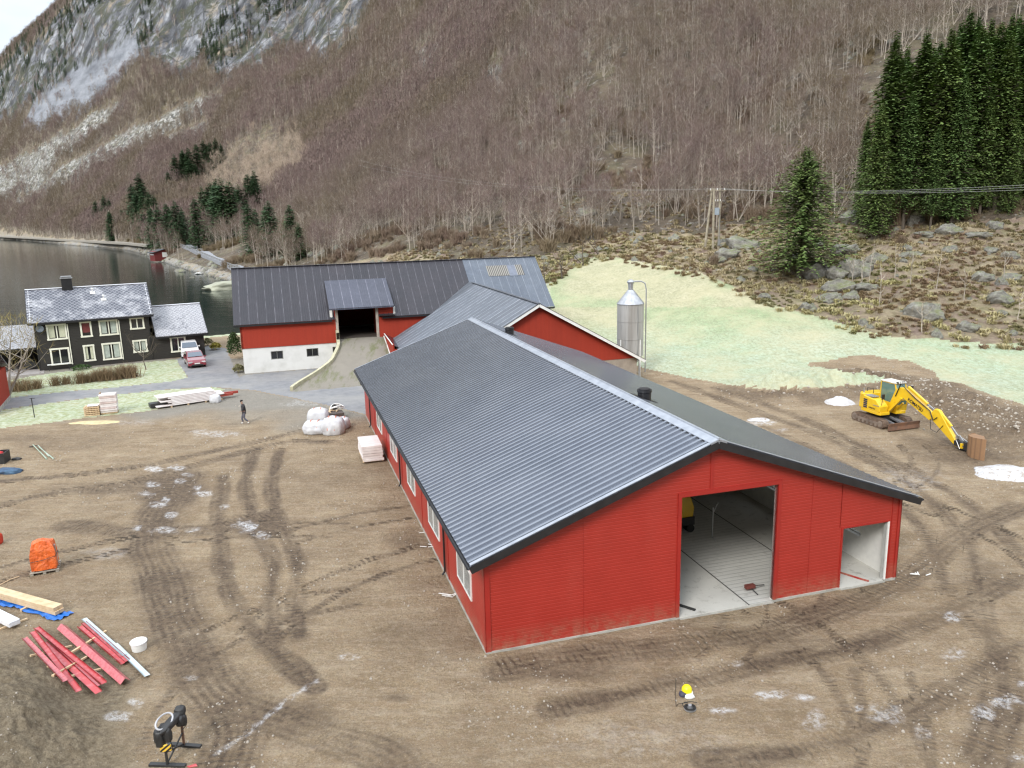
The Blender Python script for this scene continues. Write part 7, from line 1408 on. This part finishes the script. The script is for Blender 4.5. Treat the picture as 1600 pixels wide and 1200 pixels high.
# silo
SP = at(1001, 588); SP = bw_(0, 0)+CU*(12.6+14.4)+CV*38.0 if False else at(999, 586); SP.z = 0
si = thing('feed_silo', 'grey galvanised feed silo on legs with filling pipe beside the red gable', 'silo', at(984, 590), R_(10)); 
n = N('silo_steel'); X, Y, Z = n.sep(); b = n.mix(n.ramp(n.noise(1.1, 5, .6, co=n.map((1.4, 1.4, .12))), [(.35, 0.), (.65, 1.)]), (.30, .285, .26), (.46, .45, .43)); b = n.mix(n.ramp(n.noise(2, 3, .5, co=n.map((2.5, 2.5, .2))), [(.6, 0.), (.68, .6)]), b, (.14, .15, .16)); n.set('Base Color', b); n.set('Metallic', .25); n.set('Roughness', .5); m_silo = n.mat
si.scale = (1, 1, 1.2); SR = 1.17; mb = MB(); zs_ = [1.75, 3.05, 4.35, 5.6]
for a, b_ in zip(zs_[:-1], zs_[1:]): mb.lathe([(SR, a), (SR, b_-.04), (SR+.025, b_-.04), (SR+.025, b_)], (0, 0, 0), 40)
mb.build('cylinder', m_silo, si, smooth=False)
mb = MB(); mb.lathe([(SR+.05, 5.58), (SR+.05, 5.62), (.25, 6.62), (.25, 6.6)], (0, 0, 0), 24); mb.build('cone_roof', m_galv, si); mb = MB(); mb.lathe([(.2, 6.6), (.24, 7.1), (.3, 7.1), (.33, 7.2), (.18, 7.35), (.0, 7.38)], (0, 0, 0), 20); mb.build('cap', m_galv, si)
mb = MB(); mb.lathe([(.22, .65), (SR-.02, 1.8)], (0, 0, 0), 24); mb.build('hopper', M('dark_hopper', (.14, .15, .155), (.2, .2, .2)), si)
for k in range(4):
    a = k*math.pi/2+.5; mb = MB(); mb.tube([(math.cos(a)*SR*1.03, math.sin(a)*SR*1.03, 0), (math.cos(a)*SR*1.03, math.sin(a)*SR*1.03, 3.0)], .05, 6); mb.build('leg', m_white, si)
mb = MB()
for k in range(4):
    a, c = k*math.pi/2+.5, (k+1)*math.pi/2+.5; A1, A2 = Vector((math.cos(a)*SR, math.sin(a)*SR, .2)), Vector((math.cos(c)*SR, math.sin(c)*SR, 1.6)); mb.bar(A1, A2, .03, .03)
mb.build('brace', m_galv, si)
mb = MB(); mb.tube([(.1, 0, 7.22), (1.0, 0, 7.2), (1.3, -.05, 7.05), (1.42, -.08, 6.6), (1.42, -.08, .4)], .055, 8); mb.build('filling_pipe', m_galv, si)
# utility poles with transformer, wires
P1, P2 = hit(1114, 388, 60), hit(1124, 382, 60); Y_ = P1.y; k_ = Y_/FPX; up_ = thing('utility_pole', 'twin wooden utility pole with transformer and insulators above the pasture', 'utility pole', P1, 0); m_pole = M('grey_pole_wood', (.36, .32, .24), (.22, .19, .14), sc=1.5)
hp = 90*k_
for (x0, x1, yo) in ((-.0, -.12, 0), (-1.1*1, -.25, .6), (.95, .9, .4)): mb = MB(); mb.tube([(x0, yo, -.3), (x1, yo, hp)], [.2, .15], 8); mb.build('pole', m_pole, up_)
mb = MB(); mb.bar((-.8, .2, hp-.35), (1.7, .2, hp-.35), .1, .1); mb.bar((-.1, .2, hp*.78), (1.1, .2, hp*.78), .07, .07); mb.bar((-.4, .2, hp*.58), (1.0, .2, hp*.58), .08, .08); mb.build('crossarm', m_pole, up_)
mb = MB(); mb.bb(-.02, .75, -.1, .45, hp*.56, hp*.68); mb.build('transformer', M('grey_blue_transformer', (.22, .27, .32), (.3, .34, .38)), up_)
mb = MB()
for x in (-.6, .45, 1.5, .2, .55, .95): z = hp-.3 if x in (-.6, .45, 1.5) else hp*.78+.05; mb.lathe([(.03, 0), (.07, .05), (.07, .12), (.04, .16), (.07, .2), (.05, .28), (.0, .3)], (x, .2, z), 10)
mb.build('insulator', m_white, up_)
mb = MB(); mb.bb(.75, 1.12, .1, .35, .4, 1.3); mb.bar((.9, .15, 1.3), (.9, .15, hp*.56), .06, .06); mb.build('cable_box', m_galv, up_)
m_wire = M('bright_wire', (.48, .48, .47), rough=.5)
WY = Y_; ends = []
for k, (x, z) in enumerate(((-.6, hp-.05), (.45, hp-.05), (1.5, hp-.05))):
    a = P1+Vector((x, .2, z)); 
    for (tx, ty_, lab) in ((1900, 268+k*6, 'right'), (560, 250+k*4, 'left')):
        if lab == 'left' and k == 1: continue
        d = ray(tx, ty_); Yt = 66 if lab == 'right' else 210; e = Vector((d[0]/d[1]*Yt, Yt, CAMH+d[2]/d[1]*Yt)); mb = MB(); pts = []
        for q in range(25): t = q/24; p = a.lerp(e, t); p.z -= (1.1 if lab == 'right' else 3.)*4*t*(1-t)*.8; pts.append(p-a)
        mb.tube(pts, .014 if lab == 'right' else .011, 4); o = mb.build('power_line', m_wire); o.location = a; tag(o, '%s overhead wire running %s from the twin pole' % (('front', 'middle', 'rear')[k], 'right past the lone spruce' if lab == 'right' else 'left through the birch forest'), 'wire', 'overhead wires')
# stone hut under the spruces
P = hit(1433, 352, 80); sh = thing('stone_hut', 'small grey stone hut with mossy roof at the edge of the spruce wood', 'hut', P, .2); mb = MB(); mb.bb(-1.2, 1.2, 0, 2, -.5, 1.5); mb.build('wall', m_rock, sh); mb = MB(); mb.prism([(-1.4, 1.45), (1.4, 1.45), (.0, 2.3)], lambda u, v: (u, -.15, v), lambda u, v: (u, 2.1, v)); mb.build('roof', M('mossy_stone', (.14, .16, .07), (.2, .19, .14), sc=2), sh)
# boathouse on the far shore and shore road
BP = hit(258, 404, 150); bs = BP.y/FPX; bh = thing('boathouse', 'small dark red boathouse with white door on the rocky far shore', 'boathouse', BP, R_(42)); W4 = 30*bs; H4 = 8.6*bs; D4 = 22*bs; bh.location.z += .6
mb = MB(); mb.bb(-W4/2, W4/2, 0, D4, -1.5, H4); mb.prism([(-W4/2, H4), (W4/2, H4), (0, H4+3.2*bs)], lambda u, v: (u, 0, v), lambda u, v: (u, D4, v)); mb.build('wall', M('dark_red_boards', (.16, .02, .018), (.12, .015, .015)), bh)
mb = MB(); mb.prism([(-W4*.62, H4-.5), (0, H4+3.4*bs), (W4*.62, H4-.5), (W4*.62, H4-.3), (0, H4+3.7*bs), (-W4*.62, H4-.3)], lambda u, v: (u, -.5, v), lambda u, v: (u, D4+.5, v)); mb.build('roof', M('dark_slate', (.06, .065, .07)), bh)
mb = MB(); mb.bb(-W4*.12, W4*.25, -.08, 0, 0, H4*.85); mb.build('door', m_white, bh)
mb = MB(); mb.bb(-W4/2-.12, -W4/2, 1, D4-1, H4*.4, H4*.6); mb.build('window', m_white, bh)
# shore road on the far side with guard rail
def road_strip(name, pxs, Ys, w_, mat, kind=None, z=.25):
    pts = [hit(x, y, 170) for x, y in pxs]; L5 = [];
    fine = []
    for a, b_ in zip(pts[:-1], pts[1:]):
        for q in range(8): fine.append(a.lerp(b_, q/8))
    fine.append(pts[-1]); mb = MB()
    for i, p in enumerate(fine):
        t = (fine[min(i+1, len(fine)-1)]-fine[max(i-1, 0)]); t.z = 0; t.normalize(); s_ = Vector((-t.y, t.x, 0))*w_/2
        for q in (p+s_, p-s_): mb.v.append((q.x, q.y, p.z+z))
        for q in (p-s_,): mb.v.append((q.x, q.y, p.z-.9))
    for i in range(len(fine)-1): q = i*3; mb.f.append((q, q+1, q+4, q+3)); mb.m.append(0); mb.f.append((q+1, q+2, q+5, q+4)); mb.m.append(0)
    return mb, fine
mb, fine = road_strip('shore_road', [(282, 380), (292, 384), (310, 391), (330, 399), (350, 407), (372, 416), (392, 424)], None, 5., None); tag(mb.build('shore_road', M('grey_shore_road', (.30, .31, .33), (.24, .25, .27))), kind='structure')
gr2 = thing('guard_rail', 'steel guard rail along the shore road behind the old barn', 'guard rail', fine[0], 0); mb = MB(); f0 = fine[0]; nr_ = []
for i in range(len(fine)-1):
    t = fine[i+1]-fine[i]; s_ = Vector((-t.y, t.x, 0)).normalized(); side_ = -2.4 if True else 2.4; a, b_ = fine[i]+s_*side_-f0, fine[i+1]+s_*side_-f0; mb.bar(a+Vector((0, 0, .9)), b_+Vector((0, 0, .9)), .08, .32, up=(0, 0, 1)); nr_.append(a)
mb.build('rail', m_galv, gr2); mb = MB()
for a in nr_: mb.bb(a.x-.1, a.x+.1, a.y-.1, a.y+.1, a.z-.3, a.z+1.)
mb.build('posts', m_galv, gr2)
mb, fine = road_strip('coast_track', [(0, 369), (40, 371), (90, 374), (150, 377), (205, 380), (240, 383)], None, 6., None, z=.3); tag(mb.build('coast_track', M('pale_track', (.34, .31, .26), (.26, .24, .2))), kind='structure')
# skerries in the water
for k, (x, y, wpx, hpx, lb) in enumerate(((282, 425, 14, 6, 'small grey rock rising from the water off the boathouse'), (352, 452, 64, 14, 'large smooth pale green rock slab at the water edge behind the barn'), (318, 428, 22, 4, 'low white-edged rock in the water'), (336, 424, 26, 8, 'snow-topped rock on the far shore'), (362, 425, 24, 12, 'brown shore boulder beside the old barn roof'), (350, 415, 20, 10, 'tan boulder on the shore'), (300, 434, 8, 2, 'tiny rock awash in the water'))):
    p = at(x, y, -2.3); sc = p.y/FPX; o = link('shore_rock', RK[(k+2) % 5]); o.location = p+Vector((0, 0, hpx*sc*.1)); o.scale = (wpx*sc*.6, wpx*sc*.45, hpx*sc*.9); tag(o, lb, 'rock'); 
    if k in (1, 2, 3): o.data = o.data.copy(); o.data.materials.clear(); o.data.materials.append(M('pale_rock%d' % k, (.36, .37, .28) if k == 1 else (.55, .55, .55), (.24, .24, .19), sc=1.2, rough=.9))
# things inside the shed
mch = thing('floor_machine', 'yellow machine with dark base standing inside the big doorway', 'machine', bw_(11.4, 7.4, .05), YAW); mb = MB(); mb.prism([(-.5, .75), (.55, .75), (.6, 1.2), (.4, 1.75), (-.5, 1.8)], lambda u, v: (u, -.45, v), lambda u, v: (u, .45, v)); mb.build('hood', m_yel, mch, bevel=.05, seg=2)
mb = MB(); mb.bb(-.5, .62, -.47, .47, .35, .75); mb.bb(-.15, .05, -.1, .1, 1.8, 3.1); mb.build('chassis', m_blk2, mch); mb = MB(); 
for x in (-.35, .4): mb.lathe([(.2, -.5), (.2, .5)], (x, 0, .2), 14, rot=Matrix.Rotation(math.pi/2, 3, 'X'))
mb.build('wheels', m_hose, mch)
ld = thing('prop', 'thin steel prop with a folding leg standing on the shed floor', 'prop', bw_(12.4, 6.0, .05), YAW); mb = MB(); mb.tube([(0, 0, 0), (0, 0, 1.5)], .03, 6); mb.tube([(0, 0, 1.2), (.25, 0, 1.7)], .02, 6); mb.tube([(-.02, 0, .1), (-.02, -.4, 0)], .02, 6); mb.build('tube', m_galv, ld)
tz = thing('red_tool', 'small dark red hand machine with long handle lying inside the doorway', 'tool', bw_(11.1, .95, .05), YAW); mb = MB(); mb.bb(-.22, .18, -.08, .1, .12, .26); mb.build('body', M('dark_red_tool', (.16, .04, .03)), tz); mb = MB(); mb.tube([(0, 0, .15), (.05, -.45, .04)], .02, 6); mb.tube([(.15, 0, .2), (.7, .1, .1)], .02, 6); mb.build('handle', m_blk2, tz)
o = MB(); pts_ = [(14.55, 2.6, .065), (15.0, 2.1, .065), (15.4, 1.2, .065), (15.85, .3, .065), (16.0, .05, .065)]
o.tube([bw_(*p)-bw_(14.5, 0, 0) for p in pts_], .05, 6); o = o.build('red_hose', m_redtrim); o.location = bw_(14.5, 0, 0); tag(o, 'red hose snaking out of the small doorway', 'hose')
o = MB(); o.bar((0, 0, 0), (.75, -1.1, 0), .1, .06); o = o.build('black_strip', m_blk2); o.location = bw_(7.5, 1.35, .08); o.rotation_euler = (0, 0, YAW); tag(o, 'black rubber strip on the floor at the left jamb of the big doorway', 'strip')
# white debris along the shed wall
for k, (x, y, l_, lb) in enumerate(((655, 833, .7, 'pale lath on the ground by the shed wall, above the offcuts'), (705, 931, .5, 'white crossed strips at the foot of the last downpipe'), (672, 856, .3, 'small white scrap cluster beside the shed wall'), (1440, 900, .3, 'small pale scrap near the small doorway'))):
    o = MB()
    for q in range(1 if k == 0 else 5): a = random.uniform(0, 3.1) if k else .2; c = Vector((random.uniform(-.2, .2), random.uniform(-.15, .15), .03+.015*q)) if k else Vector((0, 0, .03)); o.bar(c, c+Vector((math.cos(a)*l_, math.sin(a)*l_*.6, .02)), .04, .02)
    o = o.build('white_offcut', m_white); o.location = ground(x, y); tag(o, lb, 'offcut')
